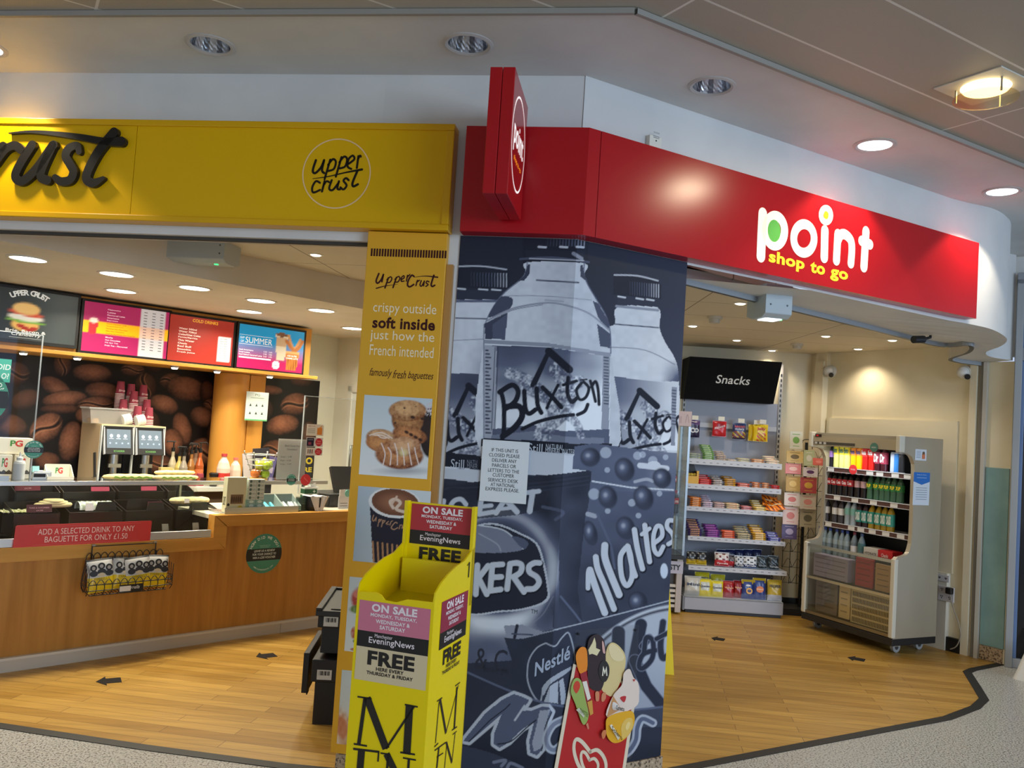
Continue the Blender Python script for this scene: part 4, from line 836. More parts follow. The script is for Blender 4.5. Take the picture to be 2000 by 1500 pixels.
# glass display case and shelf over the counter
SZ, SW0 = 1.066, -.30
case = thing('display_case', 'glass fronted food case with an aluminium edged glass shelf along the counter', 'display case', FC.m())
b = MB(); b.box(UL, .012, ZL1 + .001, uP0 - .012, .03, .765); obj('base_rail', b, ALU, case, bevel=.002)
b = MB(); b.add([(UL, .022, .765), (uP0 - .014, .022, .765), (uP0 - .014, .295, SZ - .02), (UL, .295, SZ - .02)], [(0, 1, 2, 3)]); obj('front_glass', b, GLASS, case)
b = MB(); b.add([(uP0 - .012, .03, .765), (uP0 - .012, .30, .765), (uP0 - .012, .30, 1.04)], [(0, 1, 2)]); b.box(uP0 - .02, .30, ZL1, uP0 - .014, .60, 1.04); obj('end_glass', b, GLASS, case)
u_b = onC(640, 935, SW0)[0]
b = MB(); b.box(UL, .294, SZ - .024, u_b, .306, SZ + .004); obj('shelf_edge', b, ALU, case, bevel=.002)
b = MB(); b.box(UL, .306, SZ - .012, u_b, .64, SZ); obj('glass_shelf', b, GLASS, case)
for u in (-2.2, uP0 + .02, u_b - .02):
    b = MB(); b.box(u - .008, .60, ZL1 - .02 if u < uP0 else ZH1 + .001, u + .008, .63, SZ - .012, (170, 172, 172)); obj('post', b, METAL, case)
# sneeze screens
uG = onC(86, 655, SW0)[0]; zG = onC(86, 655, SW0)[1]
def screen(name, u0, u1, z0, z1, w, label):
    t = thing(name, label, 'screen', FC.m(u0, w, z0))
    b = MB(); b.box(0, 0, 0, u1 - u0, .008, z1 - z0); obj('pane', b, ACRYL, t)
    b = MB(); b.box((u1 - u0) - .004 if u0 < 0 else 0, -.002, 0, (u1 - u0) + .002 if u0 < 0 else .006, .010, z1 - z0, (214, 222, 226)); b.box(0, -.001, (z1 - z0) - .003, u1 - u0, .009, z1 - z0 + .002, (214, 222, 226)); obj('polished_edge', b, CLEARP, t)
    b = MB(); b.box(.1, -.01, -.001, .18, .02, .03, (176, 180, 182)); b.box((u1 - u0) - .2, -.01, -.001, (u1 - u0) - .12, .02, .03, (176, 180, 182)); obj('clamp', b, METAL, t)
    return t
screen('sneeze_screen', UL, uG, SZ + .006, zG, SW0 - .01, 'tall clear screen standing on the glass shelf at the tea boxes')
uS = onC(600, 773, SW0)[0]
screen('sneeze_screen', uS, uS + .62, SZ - .10, onC(600, 773, SW0)[1], SW0 - .03, 'clear screen by the till with small posters stuck on it')
TEAL = (62, 140, 120)
def sticker(name, F, cx, cy, w, r, label, cat='sticker', big=False):
    u, z = F.on(cx, cy, w); t = thing(name, label, cat, F.m(u, w, z))
    b = MB(); b.cyl((0, .0008, 0), (0, -.0006, 0), r, n=40, col=TEAL); obj('disc', b, SATIN, t)
    b = MB(); hh = r * .30; a = math.asin(hh / r) 
    pts = [(r * math.cos(x), r * math.sin(x) - .05 * r) for x in np.linspace(-a, a, 6)] + [(r * math.cos(x), r * math.sin(x) - .05 * r) for x in np.linspace(math.pi - a, math.pi + a, 6)]
    b.poly(pts, -.0010, (22, 26, 32)); obj('dark_band', b, SATIN, t)
    b = MB(); Wc = (226, 238, 232)
    b.arc_text('HOW DID WE DO?', 0, 0, r * .76, 156, 24, r * .14, -.0014, Wc, .02)
    for i, (s, k) in enumerate((('LEAVE US A REVIEW', .58), ('FOR YOUR CHANCE TO', .66), ('WIN A £250 VOUCHER', .64))): b.text(s, -r * k, r * (.10 - .17 * i) - .012 * r, r * k, r * (.10 - .17 * i) + .10 * r, -.0014, Wc, .01, .15)
    b.text('YOUR RECEIPT TO', -r * .3, r * .38, r * .3, r * .43, -.0014, (170, 210, 196)); b.text('LET US KNOW', -r * .25, r * .30, r * .25, r * .35, -.0014, (170, 210, 196))
    b.arc_text('WWW.EATONTHEMOVE.COM', 0, 0, r * .86, 232, 308, r * .07, -.0014, Wc, 0, True)
    obj('lettering', b, SATIN, t); return t
sticker('round_sticker', FC, 516, 1081, -.0292, (onC(516, 1043)[1] - onC(516, 1120)[1]) / 2, 'round green review sticker with a dark band on the oak counter front')
sticker('round_sticker', FC, 66, 878, SW0 - .0085, .055, 'small round green review sticker on the screen by the tea boxes')
sticker('round_sticker', FC, 569, 937, SW0 + .0075, .042, 'small round green sticker on the aluminium shelf edge beside the red one')
sticker('round_sticker', FC, -46, 775, SW0 - .0085, .17, 'large green round review sticker cut off at the tall screen, behind dark band')
b = MB(); u, z = onC(11, 724, SW0); b.box(-.13, -.0006, -.07, .03, .0006, .07, (74, 178, 158)); b.text('DID', -.015 - .03, .005, .026, .038, -.001, (230, 246, 240), .02, .1); b.text('O?', -.02, -.05, .02, -.015, -.001, (230, 246, 240), .02, .1)
tag(obj('square_sticker', b, SATIN, None, FC.m(u, SW0 - .0085, z)), 'square mint sticker reading DID at the left of the tall clear screen', 'sticker')
u, z = onC(596, 937, SW0); t = thing('round_sticker', 'small round red sticker on the aluminium shelf edge below the posters', 'sticker', FC.m(u, SW0 + .0075, z))
b = MB(); b.cyl((0, .0008, 0), (0, -.0006, 0), .044, n=32, col=(206, 44, 50)); obj('disc', b, SATIN, t); b = MB(); b.M = RY(38); b.text('Thank you', -.026, -.004, .026, .008, -.001, (240, 170, 170)); obj('lettering', b, SATIN, t)
# red offer strip leaning on the case
TL, TR, BR, BL = onC(31, 1020, .015), onC(298, 1012, .015), onC(296, 1049, .015), onC(27, 1062, .015)
t = thing('offer_sign', 'long red strip sign about a selected drink with any baguette, leaning on the glass case', 'sign', FC.m(BL[0], .004, ZL1 + .001))
W, H = TR[0] - BL[0], .128
b = MB(); b.prism([(0, 0), (W, 0), (W + .002, H - .006), (W - .004, H), (.012, H), (.005, H - .006)], 0, .003, (204, 52, 46)); obj('board', b, SATIN, t)
b = MB(); PK = (244, 206, 190)
b.text('ADD A SELECTED DRINK TO ANY', .125, H * .53, W - .105, H * .80, -.0006, PK); b.text('BAGUETTE FOR ONLY £1.50', .165, H * .17, W - .145, H * .44, -.0006, PK)
b.rect(.1, H * .90, W - .07, H * .91, -.0006, (226, 110, 96)); b.rect(.1, H * .07, W - .07, H * .08, -.0006, (226, 110, 96)); obj('lettering', b, SATIN, t)
# ---- wire basket of crisps hung on the rail
uB0, uB1 = onC(160, 1130, .0)[0], onC(332, 1130, .0)[0]; zBt, zBb = onC(250, 1100, .08)[1], onC(250, 1158, .12)[1]
t = thing('wire_basket', 'black wire basket of crisps hooked on the lower honey rail', 'basket', FC.m((uB0 + uB1) / 2 - .03, 0.004, 0))
L = (uB1 - uB0) / 2 - .02; r = .0034
b = MB(); zb0, zf = zBb, zBt
for x in (-L * .80, L * .74): b.tube([(x, -.006, ZL1 - .012), (x, -.008, .56), (x * 1.02, -.012, zf + .06)], r, 6)
b.tube([(-L * .80, -.006, ZL1 - .014), (L * .74, -.006, ZL1 - .014)], r, 6); obj('hanger', b, SATIN, t)
b = MB()
for x in (-L * .76, L * .73): b.box(x - .012, -.012, ZL1 - .012, x + .006, -.003, ZL1 - .002, (190, 190, 186))
obj('hook_clip', b, METAL, t)
b = MB(); yb, yf = -.012, -.14
rim = lambda y, z, x: b.tube([(-x, y, z), (x, y, z)], r, 6)
rim(yb, zf + .02, L * .93); rim(yb, zb0 + .01, L * .86); rim(yf, zb0 + .035, L); rim(yf + .04, zb0, L * .92); rim(yf, zb0 + .07, L)
n = 11
for i in range(n):
    x0 = -L * .93 + 2 * L * .93 * i / n; x1 = x0 + 2 * L * .93 / n; xm = (x0 + x1) / 2
    b.tube([(x0, yb, zf + .02), (x0 + .004, yb, zf + .05), (xm, yb, zf + .066), (x1 - .004, yb, zf + .05), (x1, yb, zf + .02)], .0026, 5, sm=True, k=3)
    a0, a1 = -L + 2 * L * i / n, -L + 2 * L * (i + 1) / n; am = (a0 + a1) / 2
    b.tube([(a0, yf + .03, zb0 + .003), (a0, yf, zb0 + .035), (a0 + .003, yf, zb0 + .075), (am, yf, zb0 + .098), (a1 - .003, yf, zb0 + .075), (a1, yf, zb0 + .035), (a1, yf + .03, zb0 + .003)], .0026, 5, sm=True, k=3)
for i in range(2 * n + 1):
    x = -L * .9 + 2 * L * .9 * i / (2 * n); b.tube([(x, yf + .03, zb0), (x, yb, zb0 + .008), (x, yb, zf + .02)], .0022, 4)
for sx in (-1, 1):
    for k in range(6):
        y = yb + (yf - yb) * k / 5; b.tube([(sx * L * (.93 + .07 * k / 5), y, zb0 + .005 + .03 * k / 5), (sx * L * (1.0 + .05 * math.sin(k / 5 * 3.14)), y, zb0 + .06), (sx * L * (.93 + .07 * k / 5), y, zf + .02 - .03 * k / 5)], .0022, 4, sm=True, k=3)
    for zz in (.03, .06, .09): b.tube([(sx * L * .96, yb, zb0 + zz), (sx * L * 1.04, (yb + yf) / 2, zb0 + zz), (sx * L * 1.01, yf, zb0 + zz)], .0022, 4, sm=True, k=3)
obj('wire_cage', b, SATIN, t)
b = MB(); b.box(-.075, yf - .004, zb0 + .012, .072, yf - .0025, zb0 + .058, (18, 18, 20)); b.text('Tyrrells', -.035, zb0 + .022, .045, zb0 + .05, yf - .0046, (226, 226, 222), 0, .2); b.rect(-.073, zb0 + .018, -.006, zb0 + .05, yf - .0052, (222, 216, 206)); obj('name_tag', b, SATIN, t)['label'] = 'black name tag clipped to the front of the basket'
def bag(name, w, h, th, fn, m=FOIL, label='', cat='crisps', M=None, group=None, deco=None):
    """pillow shaped foil bag standing at its base, front towards -y; fn(a,b) gives the print"""
    t = thing(name, label, cat, M, group); b = MB()
    def P(s):
        def q(a, c):
            e = max(0.0, (1 - abs(2 * a - 1) ** 3.2)) * max(0.0, 1 - abs(2 * c - 1) ** 3.0)
            wv = .004 * math.sin(9 * a + 5 * c) * math.sin(7 * c)
            k = 1 - .05 * math.sin(math.pi * c)
            return ((a - .5) * w * k, s * (th / 2 * e ** .7 + wv * e), c * h)
        return q
    b.grid(P(-1), 14, 18, fn); b.grid(lambda a, c: P(1)(1 - a, c), 14, 10, fn)
    obj('bag', b, m, t)
    for zc, nm in ((0.012 * h / .2, 'bottom_seal'), (h - .012 * h / .2, 'top_seal')):
        b = MB(); b.box(-w / 2 * .99, -.0012, zc - .011, w / 2 * .99, .0012, zc + .011, fn(.5, .01 if zc < h / 2 else .99)); obj(nm, b, m, t)
    if deco: b = MB(); deco(b, w, h, th); obj('printed_front', b, SATIN, t)
    return t
YB = (236, 204, 30)
def tyr(a, c, y=YB): 
    if c < .45: return y
    return (204, 202, 196) if c < .93 else (60, 60, 60)
def tyrd(b, w, h, th):
    for x, z, r in ((-.28, .74, .13), (.02, .78, .14), (.3, .72, .13)): b.ell(x * w, z * h, r * w, .10 * h, -th / 2 - .0015, (30, 30, 32), 16); b.ell(x * w, (z - .005) * h, r * w * .5, .055 * h, -th / 2 - .0022, (170, 166, 160), 12); b.ell(x * w, (z - .17) * h, r * w * 1.2, .09 * h, -th / 2 - .001, (44, 44, 48), 14)
    b.ell(0, h * .52, w * .13, h * .06, -th / 2 - .004, (214, 196, 160)); b.text('TYRRELLS', -w * .3, h * .36, w * .3, h * .43, -th / 2 - .003, (120, 96, 10))
bm = FC.m((uB0 + uB1) / 2 - .03, .004, 0)
for i, (x, tilt, lean, dz, nm) in enumerate(((-.155, -4, -18, .0, 'yellow and black crisp bag at the end of the wire basket nearest the tea boxes'), (-.02, 6, -24, -.012, 'yellow and black crisp bag slumped behind the name tag of the wire basket'), (.07, -5, -14, .012, 'yellow and black crisp bag standing tallest in the wire basket'), (.175, 4, -16, .004, 'yellow and black crisp bag at the end of the wire basket nearest the review sticker'))):
    bag('crisp_bag', .155, .20, .045, tyr, label=nm, M=bm @ T(x, -.075 + .01 * (i % 2), zb0 + .012 + dz * 0) @ RY(tilt) @ RX(lean + 8), group='crisp bags in the wire basket', deco=tyrd)
# ---- food trays inside the case
BLKP = vcol('black_plastic', 0.3, spec=0.5)
def tray(u0, u1, w0, w1, z0, z1, label, tilt=.06):
    t = thing('food_tray', label, 'tray', FC.m(u0, w0, z0), 'black food trays in the glass case'); W, D, H = u1 - u0, w0 - w1, z1 - z0; k = (20, 20, 22)
    b = MB(); b.prism([(0, 0), (D, 0), (D, H + tilt), (0, H)], 0, .006, k, 'x'); b.prism([(0, 0), (D, 0), (D, H + tilt), (0, H)], W - .006, W, k, 'x'); b.box(.006, 0, 0, W - .006, .006, H, k); b.box(.006, D - .006, 0, W - .006, D, H + tilt, k)
    obj('tray_body', b, BLKP, t, bevel=.002); b = MB(); b.add([(.006, .006, H * .55), (W - .006, .006, H * .55), (W - .006, D - .006, H * .6 + tilt * .6), (.006, D - .006, H * .6 + tilt * .6)], [(0, 1, 2, 3)], (32, 31, 30)); obj('tray_liner', b, BLKP, t); return t
fu = lambda x, w, y=1000: onC(x, y, w)[0]
zf_, zr_ = .775, .865
frx = [(28, 118), (136, 240), (246, 338), (344, 424)]; rrx = [(30, 118), (124, 226), (232, 322), (328, 378)]
nth = ['end', 'second', 'third', 'last']
for (a, c), n_ in zip(frx, ('nearest the frame edge', 'holding the wrapped sandwich', 'holding black card pockets', 'beside the post of the rail')): tray(fu(a, -.34), fu(c, -.34), -.34, -.58, zf_ - .05, zf_ + .09, 'front row black food tray ' + n_, .05)
for (a, c), n_ in zip(rrx, ('under the tea boxes', 'under the napkin holder', 'under the coffee machines', 'under the syrup bottles')): tray(fu(a, -.64, 960), fu(c, -.64, 960), -.64, -.77, zr_ - .02, zr_ + .10, 'rear row black food tray ' + n_, .04)
for i in range(8):
    pass
# price cards and holders
def card(px, py, w, ww, hh, col, txt, label, lean=-18):
    u, z = onC(px, py, w); t = thing('price_card', label, 'card', FC.m(u, w, z) @ RX(lean), 'price cards in the glass case'); b = MB(); b.box(-ww / 2, 0, -hh / 2, ww / 2, .003, hh / 2, col); obj('card', b, SATIN, t)
    if txt: b = MB(); b.text(txt, -ww * .4, 0, ww * .4, hh * .16, -.0006, (220, 170, 180)); b.text('£4.99', -ww * .12, -hh * .34, ww * .14, -hh * .18, -.0006, (220, 170, 180)); obj('lettering', b, SATIN, t)
MAR = (104, 30, 52)
card(54, 949, -.62, .15, .062, MAR, 'HAM & CHEDDAR', 'maroon price card on the rear tray under the tea boxes'); card(77, 993, -.33, .145, .05, (70, 26, 36), 'TUNA & CUCUMBER', 'dark maroon price card on the front tray with the coiled wrap')
card(196, 955, -.62, .12, .03, (170, 60, 90), '', 'pink price card lying on the rear tray under the napkin holder'); card(291, 954, -.62, .11, .03, (170, 60, 90), '', 'pink price card lying on the rear tray under the coffee machines'); card(175, 990, -.33, .05, .05, (226, 222, 226), '', 'white corner card in front of the wrapped sandwich', -10)
card(303, 984, -.33, .10, .03, (110, 40, 66), '', 'plum card standing behind the black card pockets', -10); card(365, 978, -.33, .035, .03, (222, 210, 214), '', 'small white card below the long wrap', -10)
for i in range(5):
    u, z = onC(253 + 9 * i, 984, -.35); b = MB(); b.prism([(-.02, -.03), (.02, -.03), (.028, .03), (-.012, .03)], 0, .003, (34, 34, 37)); tag(obj('card_pocket', b, BLKP, None, FC.m(u, -.35 - .012 * i, z)), 'black card pocket standing in the row between the two front wraps', 'card holder', 'black card pockets')
for i, (px, ww) in enumerate(((207, .14), (304, .13), (388, .15))):
    u, z = onC(px, 989, -.325); b = MB(); b.prism([(-ww / 2, -.028), (ww / 2, -.028), (ww / 2 - .012, .03), (-ww / 2 + .02, .03)], 0, .004, (26, 26, 28)); tag(obj('ticket_holder', b, BLKP, None, FC.m(u, -.325, z) @ RX(-14)), 'blank black ticket holder on the front of the tray ' + ('with the wrapped sandwich', 'of card pockets', 'with the long wrap')[i], 'card holder')
def baguette(px, py, w, L, rr, col, label, cat='baguette', lettuce=False, name='baguette', z=None):
    u, zz = onC(px, py, w); zz = (z if z is not None else zz)
    t = thing(name, label, cat, FC.m(u, w, zz)); b = MB(); n = 12
    def P(a, c):
        q = 1 - abs(2 * a - 1) ** 5; th = 2 * math.pi * c; k = rr * (q ** .5) * (1 + .05 * math.sin(a * 26))
        return ((a - .5) * L, -k * 1.2 * math.cos(th), rr * .75 + k * .75 * math.sin(th))
    b.grid(P, 24, n, lambda a, c: tuple(int(x * (1 + .06 * math.sin(a * 40 + c * 9))) for x in col)); obj('bread', b, MATT, t)
    if lettuce:
        b = MB(); b.grid(lambda a, c: ((a - .45) * L * .7, -rr * 1.28 + .004 * math.sin(a * 50), rr * .65 + (c - .5) * .012 + .004 * math.sin(a * 31)), 24, 3, (128, 168, 70)); obj('lettuce', b, MATT, t)
    return t
baguette(253, 929, -.44, .36, .026, (220, 196, 134), 'filled baguette with lettuce on the glass shelf in front of the coffee machines', lettuce=True, z=SZ + .001)
baguette(343, 932, -.42, .34, .024, (222, 200, 140), 'longer filled baguette on the glass shelf in front of the syrup bottles', lettuce=True, z=SZ + .001)
t = baguette(342, 921, -.44, .30, .022, (232, 212, 152), 'top half of the stacked baguettes before the syrup bottles', z=SZ + .034)
baguette(370, 984, -.40, .30, .034, (226, 208, 160), 'long pale tortilla wrap in the front tray beside the rail post', 'wrap', name='tortilla_wrap')
u, z = onC(104, 986, -.42); t = thing('coiled_wrap', 'coiled tortilla wrap in the front tray nearest the frame edge', 'wrap', FC.m(u, -.42, z - .01)); b = MB()
for i in range(3): b.tube([((.10 - .025 * i) * math.cos(a), -(.04) * math.sin(a), .012 * i + .01) for a in np.linspace(0, 6.2, 22)], .014, 8, (222, 204, 156))
obj('tortilla', b, MATT, t)
u, z = onC(184, 985, -.42); t = thing('wrapped_sandwich', 'sandwich in crinkled clear film in the front tray', 'sandwich', FC.m(u, -.42, z - .03)); b = MB(); b.grid(lambda a, c: ((a - .5) * .21, -.05 * math.cos(math.pi * c) , .05 * math.sin(math.pi * c) ** .6 + .004 * math.sin(a * 40) * math.sin(c * 22)), 26, 10, lambda a, c: (220, 228, 222) if math.sin(a * 33 + c * 9) > .2 else (176, 186, 170)); obj('film', b, GLOSS, t)
u, z = onC(40, 1003, -.42); b = MB(); b.grid(lambda a, c: ((a - .5) * .2, (c - .5) * .12, .012 * math.sin(a * 30) * math.sin(c * 17) + .01), 20, 10, lambda a, c: [(196, 198, 150), (150, 160, 90), (226, 222, 196)][int(a * 37 + c * 91) % 3]); o = tag(obj('salad_filling', b, MATT, None, FC.m(u, -.46, z)), 'loose shredded salad filling in the front tray at the frame edge', 'salad'); o['kind'] = 'stuff'
for i, (px, ang) in enumerate(((326, 8), (385, -14))):
    u, z = onC(px, 1012, -.10); b = MB(); b.prism([(-.018, -.045), (.03, -.05), (.012, .05), (-.03, .05)], 0, .006, (178, 186, 190)); tag(obj('support_bracket', b, METAL, None, FC.m(u, -.10, ZL1 + .04)), 'pale curved bracket inside the case ' + ('below the card pockets' if i == 0 else 'below the long wrap'), 'bracket')
# ---- things standing on the glass shelf
def at(px, py, w, z): u = onC(px, py, w)[0]; return FC.m(u, w, z)
PGC = (232, 226, 206)
def pgbox(px, w, W, D, H, z, label, roofs=False):
    t = thing('tea_box', label, 'box', at(px, 900, w, z), 'tea boxes on the glass shelf'); b = MB(); b.box(-W / 2, 0, 0, W / 2, D, H, PGC); obj('carton', b, SATIN, t, bevel=.002)
    b = MB(); b.text('P', -W * .16, H * .5, W * .0, H * .86, -.0006, (60, 140, 60), .03); b.text('G', -W * .02, H * .48, W * .2, H * .87, -.0006, (206, 44, 40), .03)
    if roofs:
        for k in (-1, 0, 1): b.poly([(k * W * .32 - .03, H * .2), (k * W * .32, H * .38), (k * W * .32 + .03, H * .2)], -.0006, (70, 66, 58))
    obj('printing', b, SATIN, t); return t
pgbox(28, -.52, .20, .10, .10, SZ + .155, 'large cream tea box on top of the tea box row')
pgbox(9, -.50, .088, .09, .15, SZ + .001, 'cream tea box at the frame edge below the large tea box', True); pgbox(44, -.50, .088, .09, .15, SZ + .001, 'cream tea box behind the white squeeze bottle', True)
t = thing('squeeze_bottle', 'white plastic squeeze bottle in front of the tea boxes', 'bottle', at(38, 905, -.38, SZ + .001)); b = MB(); b.lathe([(.0, 0), (.031, 0), (.034, .01), (.034, .105), (.028, .12), (.014, .128), (.014, .135)], n=20, col=(206, 210, 210)); obj('body', b, SATIN, t); b = MB(); b.lathe([(.018, .128), (.018, .142), (.006, .15), (.004, .175), (0, .176)], n=14, col=(214, 218, 218)); b.tube([(0, 0, .150), (.03, 0, .166)], .005, 6, (214, 218, 218)); obj('nozzle', b, SATIN, t)
t = thing('napkin_holder', 'chrome napkin holder with white and blue napkins between the tea boxes', 'napkin holder', at(85, 915, -.44, SZ + .001)); b = MB(); b.box(-.06, 0, 0, .06, .09, .006, (170, 172, 172)); b.tube([(-.055, .01, .0), (-.05, .01, .05), (.05, .01, .05), (.055, .01, .0)], .004, 6, (200, 202, 202)); b.tube([(-.055, .08, .0), (-.05, .08, .05), (.05, .08, .05), (.055, .08, .0)], .004, 6, (200, 202, 202)); obj('frame', b, METAL, t); b = MB(); b.box(-.05, .015, .006, .05, .075, .045, (226, 228, 228)); b.box(-.048, .012, .014, .02, .016, .036, (50, 50, 54)); obj('napkins', b, MATT, t); b = MB(); b.M = RX(-20); b.box(-.05, .02, .045, -.01, .07, .095, (140, 190, 194)); obj('blue_napkins', b, MATT, t)
t = thing('tea_tray', 'open cream cardboard tea tray with a tall back beside the napkin holder', 'box', at(120, 915, -.44, SZ + .001)); b = MB(); b.box(-.075, .07, 0, .075, .076, .095, PGC); b.box(-.08, 0, 0, .08, .07, .005, PGC); b.box(-.08, -.003, 0, .08, 0, .02, PGC); b.prism([(0, 0), (.07, 0), (.07, .09), (0, .02)], -.08, -.076, PGC, 'x'); b.prism([(0, 0), (.07, 0), (.07, .09), (0, .02)], .076, .08, PGC, 'x'); obj('carton', b, SATIN, t); b = MB(); b.text('P', -.012, .035, .006, .072, .0692, (60, 140, 60), .03); b.text('G', .004, .033, .032, .073, .0692, (206, 44, 40), .03); obj('printing', b, SATIN, t)
# fruit basket
t = thing('fruit_basket', 'flared chrome wire basket of apples on the glass shelf', 'basket', at(507, 915, -.46, SZ + .001)); hh = .19; b = MB()
def ringp(r0, z, n=20): return [(r0 * math.cos(2 * math.pi * i / n), r0 * .75 * math.sin(2 * math.pi * i / n), z) for i in range(n)]
for k in range(5): b.tube(ringp(.062 + .017 * k, .03 + .04 * k), .003, 6, (190, 190, 188), closed=True)
for i in range(4): a = math.pi / 4 + i * math.pi / 2; b.tube([(.05 * math.cos(a), .038 * math.sin(a), .012), (.136 * math.cos(a), .10 * math.sin(a), .20)], .003, 6, (190, 190, 188)); b.ball((.138 * math.cos(a), .102 * math.sin(a), .205), .007, (190, 190, 188), 8, 6)
obj('wire_frame', b, METAL, t); b = MB(); b.cyl((0, 0, 0), (0, 0, .014), .065, n=24, col=(214, 172, 92)); obj('wooden_base', b, SATIN, t)
GA, RA, YA = (150, 178, 52), (206, 116, 56), (186, 188, 70)
for i, (x, y, z, c, nm) in enumerate(((-.045, -.02, .045, RA, 'red and orange apple low in the wire basket'), (.03, -.035, .04, GA, 'green apple low in the wire basket beside the red one'), (.0, .04, .045, RA, 'apple at the back of the wire basket, low down'), (-.02, -.025, .105, YA, 'yellow green apple in the upper layer above the red apple'), (.03, -.04, .108, (166, 186, 60), 'pale green apple at the front of the upper layer'), (.072, .0, .112, GA, 'dark green apple at the top of the wire basket near the price sheet'), (.02, .045, .11, YA, 'yellow apple at the back of the upper layer'))):
    a = thing('apple', nm, 'fruit', t.matrix_world @ T(x, y, z), 'apples in the wire basket'); b = MB(); b.lathe([(0, -.026), (.016, -.031), (.031, -.016), (.036, .004), (.031, .024), (.016, .033), (.004, .026), (0, .024)], n=16, col=c); obj('flesh', b, GLOSS, a); b = MB(); b.tube([(0, 0, .024), (.004, 0, .044)], .0015, 5, (86, 60, 34)); obj('stem', b, MATT, a)
# price sheet
u0, zt0 = onC(545, 857, -.40); u1, zb0_ = onC(595, 932, -.40)
t = thing('price_sheet', 'white sheet of hot chocolate prices in a clear stand on the glass shelf', 'notice', FC.m(u0, -.40, SZ + .001)); W, H = u1 - u0, zt0 - SZ
b = MB(); b.box(0, .002, .004, W, .004, H, (214, 213, 206)); obj('sheet', b, MATT, t); b = MB(); b.box(-.004, -.001, 0, W + .004, .0008, H + .004); b.box(-.004, -.001, 0, W + .004, .07, .003); obj('stand', b, ACRYL, t)
b = MB()
for s, x0, x1, z in (('Black Forest Hot', .22, .74, .82), ('Chocolate!!', .30, .66, .735), ('Small – 3.99', .10, .48, .545), ('Med – 4.29', .10, .46, .455), ('Large – 4.49', .10, .48, .365)): b.text(s, W * x0, H * z, W * x1, H * z + .0125, -.0016, (96, 94, 90))
b.rect(W * .22, H * .815, W * .74, H * .819, -.0016, (96, 94, 90)); b.rect(W * .30, H * .73, W * .66, H * .734, -.0016, (96, 94, 90)); obj('lettering', b, MATT, t)
# small posters on the till screen
def poster(px0, py0, px1, py1, col, label, fn, w=SW0 - .0215, F=FC, name='small_poster'):
    a, c = F.on(px0, py0, w), F.on(px1, py1, w); W, H = c[0] - a[0], a[1] - c[1]
    t = thing(name, label, 'poster', F.m(a[0], w, c[1])); b = MB(); b.box(0, 0, 0, W, .0008, H, col); obj('sheet', b, MATT, t); b = MB(); fn(b, W, H); obj('printing', b, MATT, t); return t
def p1(b, W, H): b.rect(W * .62, H * .1, W * .92, H * .7, -.0006, (226, 140, 60)); b.text('ORDER TO GO', W * .06, H * .78, W * .5, H * .88, -.0006, (150, 60, 50)); [b.rect(W * .06, H * (.6 - .09 * i), W * .5, H * (.63 - .09 * i), -.0006, (150, 146, 140)) for i in range(5)]; b.poly([(W * .68, H * .68), (W * .92, H * .95), (W * .86, H * .68)], -.0006, (236, 170, 90))
def p2(b, W, H): b.rect(W * .03, H * .06, W * .45, H * .94, -.0006, (38, 32, 56)); b.text('NEW', W * .08, H * .68, W * .4, H * .82, -.0006, (220, 220, 230)); b.rect(W * .12, H * .2, W * .3, H * .5, -.0006, (150, 70, 90)); b.ell(W * .75, H * .5, W * .21, H * .44, -.0006, (196, 40, 50)); b.text('TWO', W * .62, H * .5, W * .88, H * .68, -.0008, (240, 170, 170)); b.text('DEALS', W * .6, H * .28, W * .9, H * .42, -.0008, (240, 170, 170))
def p3(b, W, H): [b.rect(W * (.1 + .12 * i), H * .25, W * (.16 + .12 * i), H * .78, -.0006, c) for i, c in enumerate(((120, 90, 70), (60, 56, 60), (130, 60, 50)))]; b.ell(W * .75, H * .5, W * .21, H * .44, -.0006, (196, 40, 50)); b.text('TWO', W * .62, H * .5, W * .88, H * .68, -.0008, (240, 170, 170)); b.text('MEAL', W * .62, H * .28, W * .88, H * .42, -.0008, (240, 170, 170))
poster(600, 828, 631, 852, (226, 218, 206), 'top small poster with an orange drink on the till screen', p1); poster(599, 854, 630, 873, (206, 200, 200), 'middle small poster with a dark picture and red disc on the till screen', p2); poster(598, 874, 629, 890, (210, 204, 198), 'bottom small poster with a row of bars and red disc on the till screen', p3)
def p4(b, W, H): b.text('O', W * .2, H * .6, W * .95, H * .95, -.0006, (226, 200, 60), .05); b.text('RE', W * .05, H * .2, W * .95, H * .45, -.0006, (226, 200, 60), .05)
poster(594, 891, 609, 930, (40, 44, 62), 'dark poster with yellow letters behind the price sheet', p4, -.62)
def p5(b, W, H): b.ell(W * .75, H * .35, W * .16, W * .16, -.0006, (236, 208, 50)); b.poly([(0, H), (W * .6, H), (W * .8, H * .45), (W * .4, H * .3)], -.0006, (44, 44, 52)); b.poly([(0, H * .1), (W, 0), (W, H * .2), (0, H * .5)], -.0007, (206, 190, 196))
u, z = onC(521, 866, -.9); t = thing('leaflet_rack', 'rack of folded leaflets with black and yellow covers behind the fruit basket', 'leaflets', FC.m(u, -1.0, .9)); b = MB(); b.box(-.13, .0, 0, .13, .03, .30, (40, 40, 44)); obj('rack', b, SATIN, t)
for i, (dx, rot, zz) in enumerate(((-.07, -8, .22), (.06, 10, .2), (0, -4, .26))): b = MB(); b.M = T(dx, -.01 - .012 * i, zz) @ RY(rot); b.box(-.075, 0, -.10, .075, .008, .12, ((200, 190, 190), (96, 90, 140), (52, 50, 58))[i]); b.ell(.03, .02, .022, .022, -.0006, (236, 208, 50)) if i != 1 else b.rect(-.06, -.02, .06, .03, -.0006, (180, 170, 190)); obj('leaflet', b, SATIN, t)
